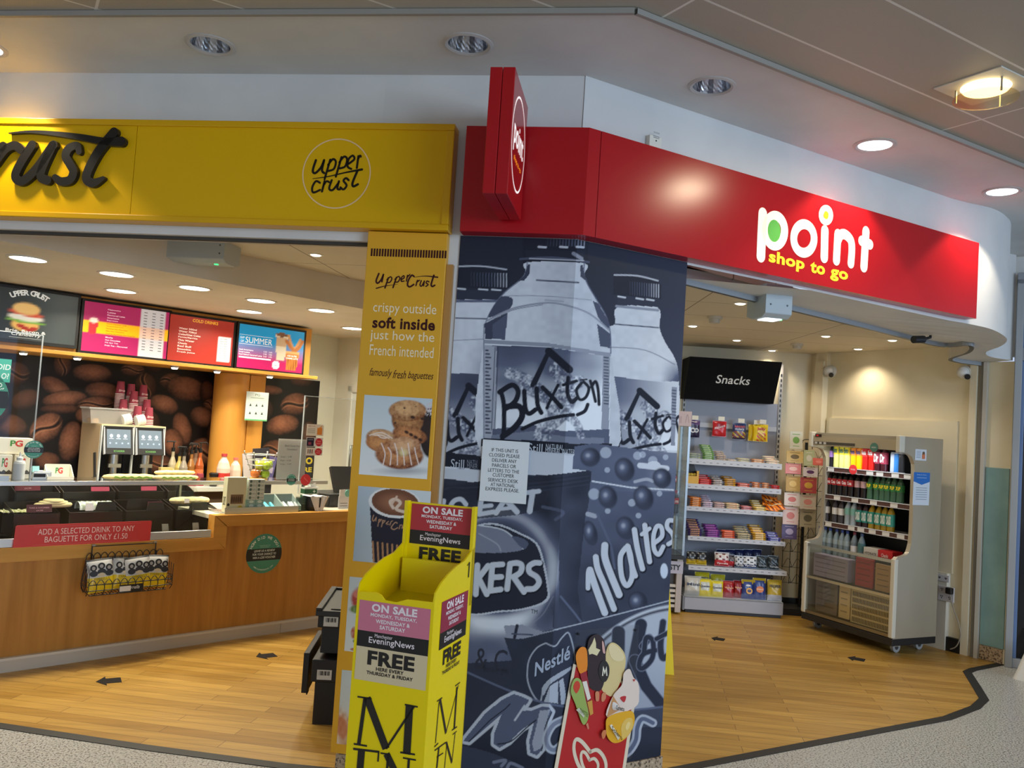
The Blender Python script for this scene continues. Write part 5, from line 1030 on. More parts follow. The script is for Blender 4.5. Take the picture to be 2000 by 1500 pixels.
# ================================================================== kiosk: back wall, menu screens, machines
def quad(F, w, *pts):
    q = [F.on(x, y, w) for x, y in pts]; us = sorted(p[0] for p in q); zs = sorted(p[1] for p in q); return (us[0] + us[1]) / 2, (us[2] + us[3]) / 2, (zs[0] + zs[1]) / 2, (zs[2] + zs[3]) / 2
BEANS = [(122, 712, 18, 24, 0, .5), (180, 729, 40, 19, 4, .8), (108, 756, 34, 18, 28, .8), (259, 722, 24, 14, 0, .6), (300, 712, 20, 14, 20, .35), (202, 765, 38, 19, 8, .75), (335, 745, 24, 17, 0, .55), (364, 760, 40, 25, 12, .9), (404, 765, 14, 22, 0, .5), (284, 755, 22, 28, 0, .35), (126, 780, 46, 17, -6, .95), (118, 799, 42, 10, 0, .5), (187, 790, 38, 16, -4, .8), (168, 812, 22, 18, 0, .8), (320, 790, 30, 19, 20, .85), (412, 792, 16, 14, 20, .7), (395, 815, 26, 20, 30, .75), (356, 838, 19, 34, -14, .85), (90, 836, 38, 27, -38, .95), (138, 862, 24, 42, 12, .85), (336, 864, 22, 28, -10, .8), (398, 884, 32, 30, 0, .7), (20, 830, 34, 22, 10, .6), (50, 780, 30, 20, -20, .55), (30, 730, 30, 24, 0, .5), (40, 886, 44, 22, 0, .6), (92, 900, 26, 18, 0, .5), (240, 850, 40, 24, 0, .4), (290, 830, 24, 30, 0, .45), (418, 850, 14, 30, 0, .4), (300, 905, 40, 20, 0, .5), (-30, 800, 50, 40, 0, .5), (-50, 720, 40, 30, 0, .5), (-40, 900, 50, 30, 0, .5),
         (529, 762, 24, 10, 6, .75), (590, 742, 24, 14, 0, .35), (576, 790, 30, 23, -18, .75), (552, 830, 34, 21, -10, 1.0), (604, 850, 16, 28, 0, .45), (540, 880, 30, 22, 0, .6), (590, 890, 26, 20, 0, .5), (520, 800, 14, 20, 0, .3)]
def beans(p):
    p.C[:] = lin((18, 13, 14)); n = p.noise(3, 3, 1); n2 = p.noise(14, 14, 2)
    for i, (x, y, rx, ry, rot, br) in enumerate(BEANS):
        e = p.ed(x, y, rx, ry, rot); c, d = math.cos(R(rot)), math.sin(R(rot)); lx = ((p.X - x) * c + (p.Y - y) * d) / rx; ly = (-(p.X - x) * d + (p.Y - y) * c) / ry
        v = np.clip(br * (.95 - .75 * e ** 1.6 - .25 * ly + .20 * (n - .5) + .15 * (n2 - .5)), 0, 1)
        p.put(np.clip((1.15 - e) * 5, 0, 1) * .6, (14, 10, 11)); p.put(np.clip((1 - e) * 8, 0, 1), mixc((30, 15, 13), (172, 112, 84), v ** 1.4))
        if i % 3 == 0:
            g = np.abs((lx if ry > rx else ly) - .28 * np.sin((ly if ry > rx else lx) * 3)); p.put(np.clip((.13 - g) * 14, 0, 1) * np.clip((1 - e) * 4, 0, 1), (26, 15, 13)); p.put(np.clip((.06 - np.abs(g - .19)) * 16, 0, 1) * np.clip((1 - e) * 3, 0, 1) * .6, (196, 138, 100))
WB = -2.236
def beanpanel(u0, u1, z0, z1, label):
    t = thing('wall_picture', label, 'picture', FC.m()); b = MB(); b.box(u0, -WB + .001, z0, u1, 2.249, z1, (30, 24, 24)); obj('backing_board', b, SATIN, t)
    picture('photo_print', u0, u1, z0, z1, .006, beans, PRINT, t, None, -WB, lambda u, z: FC.px(u, WB, z))
ur = onC(423, 800, WB)[0]; beanpanel(-2.6, ur, .92, 1.935, 'wide photo print of dark roasted coffee beans behind the coffee machines')
beanpanel(onC(512, 800, WB)[0], onC(621, 800, WB)[0], .92, 1.94, 'narrower coffee bean photo print beside the white door')
# orange column and pilaster
b = MB(); uc, uw = onC(450, 850, -1.95)[0], .16; b.cyl((uc, 2.0, .905), (uc, 2.0, 1.92), uw, n=32, col=(220, 150, 48)); struct('pillar_round', b, HONEY, FC.m())
b = MB(); a, c = onC(481, 850, -1.9)[0], onC(511, 850, -1.9)[0]; b.box(a, 1.9, .905, c, 2.24, 1.92, (222, 158, 62)); struct('pillar_flat', b, HONEY, FC.m())
# menu bulkhead
u1_, zt_ = onC(610, 637, -1.66); u2_, zb_ = onC(618, 741, -1.60)
t = thing('menu_bulkhead', 'honey coloured timber bulkhead with a ledge carrying the menu screens', 'bulkhead', FC.m())
b = MB(); b.box(-3.05, 1.66, 1.955, u1_, 2.24, 2.405); obj('box', b, HONEY, t); b = MB(); b.box(-3.05, 1.58, 1.925, u2_, 2.235, 1.954); obj('ledge', b, HONEY, t, bevel=.003)
for i, (px, py) in enumerate(((46, 686), (151, 700), (341, 718), (424, 726), (527, 735))):
    u = onC(px, py, -1.72)[0]; t2 = thing('spot_lamp', 'small ledge spotlight under the timber bulkhead, ' + ('behind the tall screen', 'over the napkin holder', 'over the syrup bottles', 'beside the round orange column', 'over the narrower bean picture')[i], 'lamp', FC.m(u, -1.72, 1.912), 'ledge spotlights')
    b = MB(); b.cyl((0, 0, 0), (0, 0, .012), .034, .036, 20, (190, 186, 176)); obj('ring', b, METAL, t2); b = MB(); b.cyl((0, 0, -.012), (0, 0, 0), .022, .028, 16); obj('bulb', b, LAMPW, t2)
    lamp('SPOT', 'ledge_light', FC.P(u, -1.72, 1.90), 5, (1, .86, .68), spot_size=R(110), spot_blend=.6, shadow_soft_size=.03)
# menu screens
def menu(label, u0, u1, z0, z1, fn, ex=None):
    w = -1.655; t = thing('menu_screen', label, 'screen', FC.m(u0, w, z0), 'menu screens'); W, H = u1 - u0, z1 - z0
    b = MB(); b.box(-.02, -.045, -.025, W + .02, -.001, H + .02, (12, 12, 13)); obj('bezel', b, SATIN, t)
    picture('display', 0, W, 0, H, .012, lambda p: fn(p), SCREEN, t, None, -.0458, None, (100, 60))
    if ex: b = MB(); ex(b, W, H, -.0464); obj('displayed_text', b, SCREEN, t)
wm = -1.655
B4 = quad(FC, wm, (-120, 541), (151, 584), (139, 681), (-125, 640)); P4 = quad(FC, wm, (165, 588), (329, 612), (317, 703), (151, 682)); R4 = quad(FC, wm, (331, 613), (456, 632), (443, 714), (319, 703)); S4 = quad(FC, wm, (468, 633), (594, 650), (580, 729), (453, 716))
def burger(p):
    p.C[:] = mixc((38, 44, 44), (78, 86, 86), np.exp(-((p.X - 85) / 26) ** 2) * .8); n = p.noise(2, 2, 1)
    cx = 61; e = lambda y, rx, ry, c, rot=4: p.ell(cx, y, rx, ry, c, rot, .25)
    e(42, 11.5, 8.5, (228, 178, 96)); p.stroke([(cx - 4, 43), (cx + 3, 47), (cx + 7, 45)], 4.5, (170, 46, 36)); e(37.5, 17, 2.6, (120, 170, 60), 6); e(33, 15, 4.5, (230, 224, 208)); e(28, 15, 3.6, (206, 84, 56), 8); e(22.5, 11.5, 8, (236, 190, 116))
def burger_t(b, W, H, y): b.arc_text('UPPER CRUST', W * .625, H * .30, H * .60, 118, 62, H * .105, y, (226, 226, 220), .04); b.text('Brie, Bacon &', W * .47, H * .14, W * .77, H * .205, y, (236, 234, 226), .02); b.text('Cranberry', W * .51, H * .065, W * .73, H * .14, y, (236, 234, 226), .02, .2); b.rect(W * .5, H * .035, W * .74, H * .05, y, (150, 152, 148))
def pink(p): p.C[:] = lin((172, 36, 96)); m = (p.Y > 22) & (p.Y < 38); p.put(m.astype(float), (250, 184, 20)); p.ell(11, 33, 5, 6, (206, 50, 60)); p.poly([(6, 24), (17, 24), (15, 37), (8, 37)], (206, 44, 56)); p.ell(11.5, 22, 5.5, 4, (240, 220, 206), 0, .3); q = (p.X > 65) & (p.X < 96); p.put(q.astype(float), (206, 204, 208)); p.put((q & m).astype(float), (236, 196, 176))
def pink_t(b, W, H, y):
    for i, s in enumerate(('Cappuccino', 'Latte', 'Flavoured Latte', 'Americano', 'Espresso')): b.text(s, W * .26, H * (.87 - .055 * i), W * (.30 + .011 * len(s)), H * (.90 - .055 * i), y, (244, 214, 226), .02)
    for i, s in enumerate(('Salted Caramel Latte', 'Gingerbread Latte', 'Hazelnut Hot Chocolate', 'Mint Hot Chocolate', 'Caramel Shortbread Hot Chocolate')): b.text(s, W * .26, H * (.585 - .05 * i), W * (.30 + .0095 * len(s)), H * (.612 - .05 * i), y, (110, 60, 10))
    for i, s in enumerate(('Mocha', 'Hot Chocolate', 'PG tips Tea', 'Fruit Tea - Flavoured')): b.text(s, W * .26, H * (.305 - .055 * i), W * (.29 + .011 * len(s)), H * (.335 - .055 * i), y, (244, 214, 226), .02)
    for k in range(3):
        for i in range(14): b.rect(W * (.69 + .1 * k), H * (.92 - .06 * i), W * (.73 + .1 * k), H * (.935 - .06 * i), y, (96, 92, 100))
def red_(p): p.C[:] = lin((166, 50, 40)); p.poly([(76, 22), (97, 22), (97, 55), (76, 55)], (226, 224, 224))
def red_t(b, W, H, y):
    b.text('COLD DRINKS', W * .34, H * .89, W * .74, H * .96, y, (248, 190, 60), .02)
    for i, s in enumerate(('Water 500ml', 'Water 750ml', 'Coke/Diet Coke', 'Fanta/Sprite', 'This Water', 'Oasis', 'Red Bull', 'Smoothie', 'Fresh Juice')): b.text(s, W * .14, H * (.70 - .065 * i), W * (.17 + .022 * len(s)), H * (.74 - .065 * i), y, (250, 232, 222), .02)
    for i, s in enumerate(('£1.99', '£2.29', '£1.99', '£1.99', '£1.99', '£1.99', '£1.99', '£2.79', '£2.29')): b.text(s, W * .80, H * (.58 - .054 * i), W * .90, H * (.607 - .054 * i), y, (60, 56, 60))
def summer(p):
    p.C[:] = mixc((30, 150, 208), (186, 30, 96), np.clip((p.Y - 22) / 26, 0, 1)); n = p.noise(2.5, 4, 2)
    p.poly([(55, 8), (74, 8), (71, 44), (58, 44)], (216, 202, 178)); p.ell(64.5, 8, 9.5, 3, (120, 80, 56)); p.poly([(57, 12), (73, 12), (72, 24), (57, 24)], (196, 164, 128)); p.stroke([(75, 8), (80, 20), (86, 26), (94, 12)], 4, (206, 150, 90)); p.stroke([(72, 16), (84, 28), (92, 24), (98, 14)], 5, (186, 112, 56)); p.poly([(72, 32), (94, 32), (90, 58), (75, 58)], (198, 122, 56)); p.ell(83, 32, 11, 2.5, (222, 170, 110)); [p.stroke([(77 + 4 * k, 42), (78 + 4 * k, 56)], 1.2, (130, 72, 30), False) for k in range(4)]; p.ell(58, 52, 5.5, 5.5, (236, 232, 236))
def summer_t(b, W, H, y):
    wht = (250, 248, 246); b.text('SUMMER', W * .10, H * .58, W * .50, H * .72, y, wht); b.text('SIP', W * .02, H * .665, W * .085, H * .715, y, wht); b.text('OF', W * .03, H * .585, W * .075, H * .635, y, wht); b.rect(W * .01, H * .545, W * .51, H * .553, y, wht); b.rect(W * .01, H * .755, W * .51, H * .763, y, wht)
    for i, s in enumerate(('Iced Americano', 'Iced Latte', 'Iced Salted Caramel Latte')):
        b.text(s, W * .02, H * (.40 - .055 * i), W * (.05 + .0125 * len(s)), H * (.435 - .055 * i), y, wht, .02)
        for j, v in enumerate((('3.20', '3.60'), ('3.40', '3.80'), ('3.60', '3.95'))[i]): b.text(v, W * (.38 + .08 * j), H * (.40 - .055 * i), W * (.43 + .08 * j), H * (.435 - .055 * i), y, wht)
    b.rect(W * .02, H * .225, W * .50, H * .26, y, (244, 226, 236)); b.text('ICED SALTED', W * .75, H * .37, W * .90, H * .41, y - .0002, wht, .03); b.text('CARAMEL LATTE', W * .73, H * .31, W * .92, H * .35, y - .0002, wht, .03); b.text('vegan', W * .555, H * .11, W * .605, H * .14, y - .0002, (60, 60, 70))
menu('dark menu screen showing a filled roll, behind the tall clear screen', *B4, burger, burger_t); menu('magenta menu screen with an orange band and grey price column', *P4, pink, pink_t); menu('brick red cold drinks menu screen', *R4, red_, red_t); menu('blue and magenta summer menu screen with two iced drinks', *S4, summer, summer_t)
# ---- ceiling lamps of the kiosk
for i, (px, py) in enumerate([(55, 505), (228, 535), (237, 568), (380, 562), (510, 587), (487, 608), (628, 606), (690, 641)]):
    g = G(px, py, 2.42); t = thing('ceiling_lamp', 'round glowing kiosk downlight ' + ('nearest the frame edge', 'second along the front row', 'first of the rear row, over the magenta menu screen', 'third along the front row', 'fourth along the front row', 'middle of the rear row, over the summer menu screen', 'last of the front row', 'last of the rear row, beside the yellow panel')[i], 'lamp', T(g[0], g[1], 2.42), 'kiosk downlights')
    b = MB(); b.lathe([(.118, 0), (.118, -.006), (.100, -.006), (.098, .0)], n=32, col=(222, 220, 212)); obj('trim_ring', b, SATIN, t); b = MB(); b.cyl((0, 0, -.005), (0, 0, -.002), .099, n=32); obj('diffuser', b, LAMPW, t)
    o = lamp('AREA', 'downlight', (g[0], g[1], 2.405), 13.5, (1, .92, .72), shape='DISK', size=.19); o.data.spread = R(150)
def spotfit(label, x, y, z, k=12, grp='small recessed spotlights', col=(1, .86, .66)):
    t = thing('spot_lamp', label, 'lamp', T(x, y, z), grp); b = MB(); b.lathe([(.05, 0), (.05, -.004), (.036, -.006), (.034, 0)], n=20, col=(226, 220, 206)); obj('bezel', b, SATIN, t); b = MB(); b.lathe([(.034, -.002), (.026, -.010), (0, -.012)], n=16, col=(255, 240, 210)); obj('bulb', b, LAMPW, t)
    lamp('SPOT', 'spot_light', (x, y, z - .02), k, col, spot_size=R(125), spot_blend=.7, shadow_soft_size=.03)
g = G(617, 497, 2.63); spotfit('small halogen spotlight in the front kiosk ceiling near the yellow panel', g[0], g[1], 2.63)
# ---- air curtain units
def unit(F, px0, px1, py, z, H, label, led=False):
    g0, g1 = G(px0, py, z - H), G(px1, py, z - H); a0, a1 = F.loc(g0), F.loc(g1); w = (a0[1] + a1[1]) / 2; W = a1[0] - a0[0]
    t = thing('fly_killer_unit', label, 'unit', F.m(a0[0], w, z - H)); b = MB(); b.prism([(0, .0), (.0, H - .001), (.22, H - .001), (.22, 0), (.16, -.02), (.04, -.02)], 0, W, (176, 186, 190), 'x'); obj('casing', b, SATIN, t, bevel=.004)
    b = MB(); [b.ell(x, z_, .006, .006, -.0008, (70, 76, 80), 12) for x in (.03, W - .03) for z_ in (H * .3, H * .75)]; obj('screw', b, SATIN, t)
    if led: b = MB(); b.box(W * .2, .05, -.026, W * .8, .15, -.021, (255, 255, 255)); obj('tube_light', b, LAMPC, t)
    b = MB(); b.box(W * .82, .06, -.026, W * .86, .08, -.021, (60, 220, 120)); obj('indicator', b, LIT, t)
unit(FA, 295, 430, 503, 2.629, .115, 'long grey box unit on the front kiosk ceiling')
# ---- back counter and its machines
CZ = .90
t = thing('back_counter', 'pale topped back counter below the bean pictures', 'counter', FC.m()); b = MB(); b.box(-2.9, 1.56, CZ - .04, 1.05, 2.235, CZ, (206, 208, 198)); obj('worktop', b, SATIN, t, bevel=.003); b = MB(); b.box(-2.9, 1.62, 0, 1.05, 2.235, CZ - .04, (92, 74, 58)); obj('cupboards', b, MATT, t)
MW = -1.70; ul, um, ur2 = onC(199, 860, MW)[0], onC(262, 860, MW)[0], onC(322, 860, MW)[0]; mh = onC(262, 834, MW)[1] - CZ
def machine(u0, u1, label, side):
    t = thing('coffee_machine', label, 'coffee machine', FC.m(u0, MW, CZ + .001), 'bean to cup coffee machines'); W = u1 - u0 - .004; k = (24, 24, 26)
    b = MB(); b.box(0, .20, 0, W, .44, mh, k); b.box(0, 0, 0, W, .20, .06, k); b.box(.0, .0, mh - .20, W, .2, mh, k); obj('body', b, SATIN, t, bevel=.004)
    b = MB(); b.box(-.012, -.006, 0, .0, .02, mh, (196, 198, 196)); b.box(W - .004, -.006, 0, W + .002, .02, mh, (196, 198, 196)); b.box(-.012, 0, mh, W + .004, .44, mh + .012, (214, 198, 160)); obj('frame', b, SATIN, t)
    if side: b = MB(); b.box(-.014, .02, 0, -.002, .44, mh, (200, 176, 142)); obj('side_panel', b, SATIN, t); b = MB(); b.M = T(-.018, .005, .03) @ RX(-14); b.box(-.01, 0, 0, .006, .02, mh * .5, (26, 26, 28)); obj('lever', b, SATIN, t)
    b = MB(); b.M = T(W / 2, -.05, mh - .225) @ RX(-14); b.box(-W * .44, 0, 0, W * .44, .025, .225, (28, 28, 30)); b.box(-W * .47, -.004, -.002, -W * .44, .024, .225, (200, 202, 204)); b.box(W * .44, -.004, -.002, W * .47, .024, .225, (200, 202, 204)); obj('screen_housing', b, SATIN, t)
    b = MB(); b.M = T(W / 2, -.0512, mh - .225) @ RX(-14); b.rect(-W * .38, .05, W * .37, .205, 0, (96, 112, 128))
    for i in range(3): b.ell((-.24 + .22 * i) * W, .15, .013, .015, -.0006, (206, 222, 240), 12); b.rect((-.31 + .22 * i) * W, .125, (-.17 + .22 * i) * W, .129, -.0006, (206, 222, 240))
    for i in range(4): b.ell((-.28 + .19 * i) * W, .09, .008, .008, -.0006, (150, 166, 186), 10)
    b.text('SCHAERER', -W * .17, .017, W * .17, .032, -.0006, (110, 170, 90)); obj('display', b, SCREEN, t)
    b = MB(); b.cyl((W / 2, .06, mh - .33), (W / 2, .06, mh - .22), .038, n=20, col=(206, 206, 204)); b.cyl((W / 2, .05, mh - .42), (W / 2, .05, mh - .33), .028, n=20, col=(206, 206, 204)); b.box(W / 2 - .05, .02, mh - .34, W / 2 + .05, .05, mh - .31, (206, 206, 204)); obj('spout', b, METAL, t)
    b = MB(); b.box(.02, -.01, .045, W - .02, .19, .062, (40, 40, 42)); b.box(.05, -.012, .075, W * .6, -.008, .079, (200, 200, 200)); obj('drip_tray', b, SATIN, t); return t
machine(ul, um, 'black coffee machine with the beige side panel and lever', True); machine(um, ur2, 'black coffee machine beside the syrup bottles', False)
MT = CZ + mh + .014
u, _ = onC(213, 830, -1.82); t = thing('clear_tub', 'clear lidded plastic tub of sachets on top of the coffee machines', 'tub', FC.m(u, -1.80, MT)); b = MB(); b.prism([(-.15, 0), (.15, 0), (.165, .115), (-.165, .115)], 0, .2, (200, 196, 190)); obj('tub', b, CLEARP, t); b = MB(); b.box(-.175, -.01, .116, .175, .21, .13, (206, 208, 206)); obj('lid', b, CLEARP, t, bevel=.004); b = MB(); b.box(-.08, .02, .002, .13, .18, .045, (44, 34, 26)); b.box(-.13, .02, .002, -.085, .15, .04, (196, 150, 90)); obj('sachets', b, MATT, t)
b = MB(); b.lathe([(0, .112), (.026, .112), (.0285, .108), (.038, .006), (.0395, .006), (.0395, 0)], n=18, cols=[(150, 62, 78)] * 3 + [(222, 214, 208)] * 2); cup_me = mesh_of('cup', b); cup_me.materials.append(MATT)
b = MB(); b.text('Ritazza', -.026, .022, .026, .042, -.0355, (226, 190, 190), .03, .2); cup_tx = mesh_of('logo', b); cup_tx.materials.append(MATT)
first = None
for i, (px, py, w, nr) in enumerate([(236.6, 744.7, -2.06, 9), (257, 750, -2.06, 9), (281, 752, -2.06, 8), (242, 780, -1.97, 6), (262.5, 764, -1.97, 9), (287.7, 780, -1.97, 6), (270, 793, -1.88, 5), (292, 796, -1.88, 5)]):
    u, z = onC(px, py, w); H = z - MT - .112; n = max(1, int(H / .0125)); nm = ('farthest left at the back', 'middle at the back', 'right at the back', 'behind the lidded tub', 'tallest of the middle row', 'right of the middle row', 'front middle', 'front right')[i]
    for k in range(n + 1):
        o = bpy.data.objects.new('paper_cup', cup_me); COL.objects.link(o); o.matrix_world = FC.m(u, w, MT + H - k * H / n if n else MT)
        tag(o, f'maroon paper cup {"on top of" if k == 0 else "nested inside"} the upturned cup stack {nm}', 'cup', 'paper cups stacked on the coffee machines')
        if k == 0: l = bpy.data.objects.new('logo', cup_tx); COL.objects.link(l); l.parent = o
for i, (px, py, w) in enumerate(((248, 822, -1.79), (274, 829, -1.78))):
    u, _ = onC(px, py, w); t = thing('cup_lid_stack', 'white cup lids ' + ('stacked on edge beside the lidded tub' if i == 0 else 'leaning at the foot of the front cups'), 'lids', FC.m(u, w, MT + .045)); 
    for k in range(5): b = MB(); b.M = RY(75) @ T(0, 0, -.04 + .014 * k); b.cyl((0, 0, 0), (0, 0, .012), .045, n=20, col=(224, 226, 226)); obj('lid', b, SATIN, t)
# syrup bottles
def syrup(px, py, w, amb, lab, tall, label):
    u, z = onC(px, py, w); t = thing('syrup_bottle', label, 'bottle', FC.m(u, w, CZ + .001), 'syrup bottles with pumps'); s = tall; b = MB(); b.lathe([(0, 0), (.036, 0), (.036, .16 * s), (.014, .22 * s), (.013, .26 * s)], n=18, col=amb); obj('bottle', b, GLOSS, t); b = MB(); b.lathe([(.0368, .04 * s), (.0368, .13 * s)], n=18, col=lab); obj('label', b, SATIN, t)
    b = MB(); b.cyl((0, 0, .26 * s), (0, 0, .29 * s), .016, n=12, col=(20, 20, 20)); b.tube([(0, 0, .29 * s), (0, 0, .335 * s)], .006, 6, (20, 20, 20)); b.tube([(.015, 0, .335 * s), (-.055, 0, .338 * s), (-.062, 0, .325 * s)] if i % 2 == 0 else [(-.015, 0, .335 * s), (.05, 0, .338 * s), (.062, 0, .32 * s)], .006, 6, (20, 20, 20)); obj('pump', b, SATIN, t)
for i, a in enumerate(((337, 900, -1.74, (180, 168, 140), (222, 206, 150), 1.12, 'clear syrup bottle with the pump turned to the machines'), (350, 905, -1.70, (190, 170, 96), (224, 196, 110), .98, 'syrup bottle with an orange fruit label'), (359, 903, -1.66, (150, 140, 126), (226, 222, 206), 1.0, 'syrup bottle with a cream label'), (373, 905, -1.70, (150, 100, 50), (220, 160, 60), 1.06, 'syrup bottle of caramel colour with a straight pump'), (381, 903, -1.80, (130, 100, 80), (190, 90, 70), 1.08, 'syrup bottle at the back of the row'), (390, 903, -1.68, (170, 84, 40), (214, 120, 70), 1.12, 'amber syrup bottle nearest the round column'))): syrup(*a)
u, _ = onC(322, 915, -1.66); b = MB(); b.box(-.05, 0, 0, .05, .05, .16, (214, 186, 120)); b.rect(-.03, .02, .02, .06, -.0006, (70, 90, 110)); tag(obj('syrup_carton', b, SATIN, None, FC.m(u, -1.62, CZ + .001)), 'cream syrup carton between the coffee machine and the syrup bottles', 'box')
def milk(px, w, s, label, cap, lab):
    u, _ = onC(px, 920, w); t = thing('milk_bottle', label, 'bottle', FC.m(u, w, CZ + .001), 'plastic milk bottles'); b = MB(); b.lathe([(0, 0), (.055 * s, 0), (.058 * s, .01), (.058 * s, .15 * s), (.045 * s, .20 * s), (.022 * s, .235 * s), (.02 * s, .25 * s)], n=8, col=(226, 206, 190)); obj('bottle', b, SATIN, t, bevel=.006); b = MB(); b.cyl((0, 0, .25 * s), (0, 0, .272 * s), .024 * s, n=16, col=cap); obj('cap', b, SATIN, t)
    if lab: b = MB(); b.lathe([(.0588 * s, .05), (.0588 * s, .12)], n=8, col=(206, 56, 50)); obj('label', b, SATIN, t)
milk(436, -1.62, 1.06, 'taller milk bottle with a dark red cap and red label before the round column', (190, 64, 70), True); milk(459, -1.70, .92, 'shorter milk bottle with a pale red cap before the round column', (224, 120, 110), False)
for i, (px, c) in enumerate(((375, (150, 62, 78)), (391, (150, 62, 78)))):
    u, _ = onC(px, 950, -1.60); o = bpy.data.objects.new('paper_cup', cup_me); COL.objects.link(o); o.matrix_world = FC.m(u, -1.62, CZ + .002); tag(o, 'maroon paper cup upside down on the back counter ' + ('behind the long wrap' if i == 0 else 'beside the milk bottle'), 'cup')
u, _ = onC(415, 935, -1.64); t = thing('travel_cup', 'black lidded cup on the back counter beside the milk bottles', 'cup', FC.m(u, -1.62, CZ + .001)); b = MB(); b.lathe([(0, 0), (.03, 0), (.038, .10)], n=16, col=(40, 38, 36)); obj('cup', b, SATIN, t); b = MB(); b.lathe([(.041, .10), (.041, .112), (.03, .12), (0, .12)], n=16, col=(26, 26, 26)); obj('lid', b, SATIN, t)
# allergen sheet on the column
def al(b, W, H):
    b.rect(0, 0, W, H * .05, -.0006, (110, 190, 130)); b.text('PG', W * .4, H * .86, W * .6, H * .94, -.0006, (80, 110, 90)); b.rect(W * .2, H * .78, W * .8, H * .80, -.0006, (150, 170, 160))
    for i in range(3):
        for j in range(2): b.poly([(W * (.16 + .27 * i), H * (.5 - .28 * j)), (W * (.26 + .27 * i), H * (.5 - .28 * j)), (W * (.21 + .27 * i), H * (.6 - .28 * j))], -.0006, (60, 74, 70))
poster(482, 764, 521, 823, (212, 226, 222), 'white tea instruction sheet with six small drawings on the orange pilaster', al, -1.80, FC, 'instruction_sheet')
# door of the kiosk in the right wall
FK = Frame(44.5 + 90, FC.P(2.28, BW, 0)); a, c = FK.on(683, 757, .02), FK.on(683, 960, .02)
b = MB(); b.box(a[0] - .03, -.02, 0, a[0] + .04, 0, a[1] + .02, (226, 230, 222)); b.box(a[0] - .03, -.02, a[1] - .05, a[0] + .95, 0, a[1] + .02, (226, 230, 222)); b.box(a[0] + .04, -.008, 0, a[0] + .93, 0, a[1] - .05, (232, 240, 236)); o = struct('door_2', b, SATIN, FK.m(), .002)
uu, zz = FK.on(686, 895, .03); b = MB(); b.tube([(uu, 0, zz - .13), (uu, -.05, zz - .13), (uu, -.05, zz + .13), (uu, 0, zz + .13)], .009, 8, (150, 156, 156)); obj('door_handle', b, METAL, o)
# ---- right worktop goods
WZ = ZH1
t = thing('counter_tray', 'shallow aluminium tray of goods on the raised oak counter', 'tray', FC.m(onC(440, 990, -.05)[0], -.05, WZ)); TW = onC(583, 990, -.05)[0] - onC(440, 990, -.05)[0]; b = MB(); b.box(0, 0, 0, TW, .24, .008, (190, 196, 198)); b.box(0, 0, .008, TW, .006, .045, (190, 196, 198)); obj('tray', b, METAL, t)
TZ = WZ + .009; TU = onC(440, 990, -.05)[0]
t = thing('biscuit_box', 'tall cream biscuit box with a window at the end of the counter tray', 'box', FC.m(TU + .012, -.065, TZ)); b = MB(); b.box(.0, 0, 0, .145, .06, .245, (206, 204, 170)); obj('carton', b, SATIN, t, bevel=.002); b = MB(); b.rect(.03, .06, .125, .125, -.0006, (120, 96, 70)); [b.ell(.04 + .016 * k, .09, .007, .022, -.0009, (70, 52, 40), 12) for k in range(5)]; b.text('STAR', .005, .018, .05, .034, -.0008, (30, 30, 32), .05); b.ell(.105, .03, .02, .018, -.0008, (206, 186, 40)); b.ell(.016, .055, .010, .010, -.0008, (40, 40, 42)); obj('printing', b, SATIN, t); b = MB(); b.M = RZ(-90) @ T(-.05, -.0006, 0); b.text('GOURMET', 0.0, .05, .04, .11, 0, (40, 40, 42)); obj('side_printing', b, SATIN, t)
b = MB(); b.box(0, 0, 0, .061, .05, .0285, (196, 208, 202)); b.ell(.016, .0145, .010, .010, -.0005, (80, 104, 100), 14); b.text('extra', .03, .008, .056, .02, -.0005, (110, 134, 130)); gm = mesh_of('gum_carton', b); gm.materials.append(SATIN)
b = MB(); b.box(0, 0, 0, .061, .05, .0285, (130, 172, 172)); b.ell(.03, .0145, .018, .010, -.0005, (196, 220, 216), 14); gm2 = mesh_of('gum_carton_teal', b); gm2.materials.append(SATIN)
for i in range(8):
    for j in range(2):
        o = bpy.data.objects.new('gum_carton', gm2 if i < 3 else gm); COL.objects.link(o); o.matrix_world = FC.m(TU + .175 + j * .064, -.068, TZ + i * .0288); tag(o, f'{"teal" if i < 3 else "pale"} chewing gum carton, {("bottom", "second", "third", "fourth", "fifth", "sixth", "seventh", "top")[i]} of the stack {"beside the biscuit box" if j == 0 else "beside the open gum trays"}', 'gum', 'chewing gum cartons on the counter tray')
for i in range(2):
    t = thing('gum_tray', 'open counter carton of ' + ('blue gum packets beside the carton stack' if i == 0 else 'silver gum packets at the tray end'), 'box', FC.m(TU + .318 + i * .15, -.068, TZ)); b = MB(); k = (150, 166, 160); b.box(0, 0, 0, .146, .14, .004, k); b.box(0, 0, .004, .146, .003, .035, (96, 140, 140)); b.box(0, .137, .004, .146, .14, .11, k); b.prism([(0, .004), (.14, .004), (.14, .11), (0, .035)], 0, .003, k, 'x'); b.prism([(0, .004), (.14, .004), (.14, .11), (0, .035)], .143, .146, k, 'x'); obj('carton', b, SATIN, t); b = MB(); b.text('extra', .05, .009, .10, .026, -.0006, (206, 226, 220), .02); obj('printing', b, SATIN, t)
    for r in range(7 if i else 5):
        b = MB(); b.M = T(.012 + .018 * (r % 7), .03 + .012 * (r % 3), .012) @ RX(25) @ RZ(random.uniform(-12, 12)); b.box(0, 0, 0, .015, .07, .016, (90, 180, 196) if i == 0 else (186, 192, 196)); obj('gum_packet', b, FOIL, t)
def simple(name, label, cat, px, w, z, build, parts=None):
    t = thing(name, label, cat, FC.m(onC(px, 975, w)[0], w, z)); build(t); return t
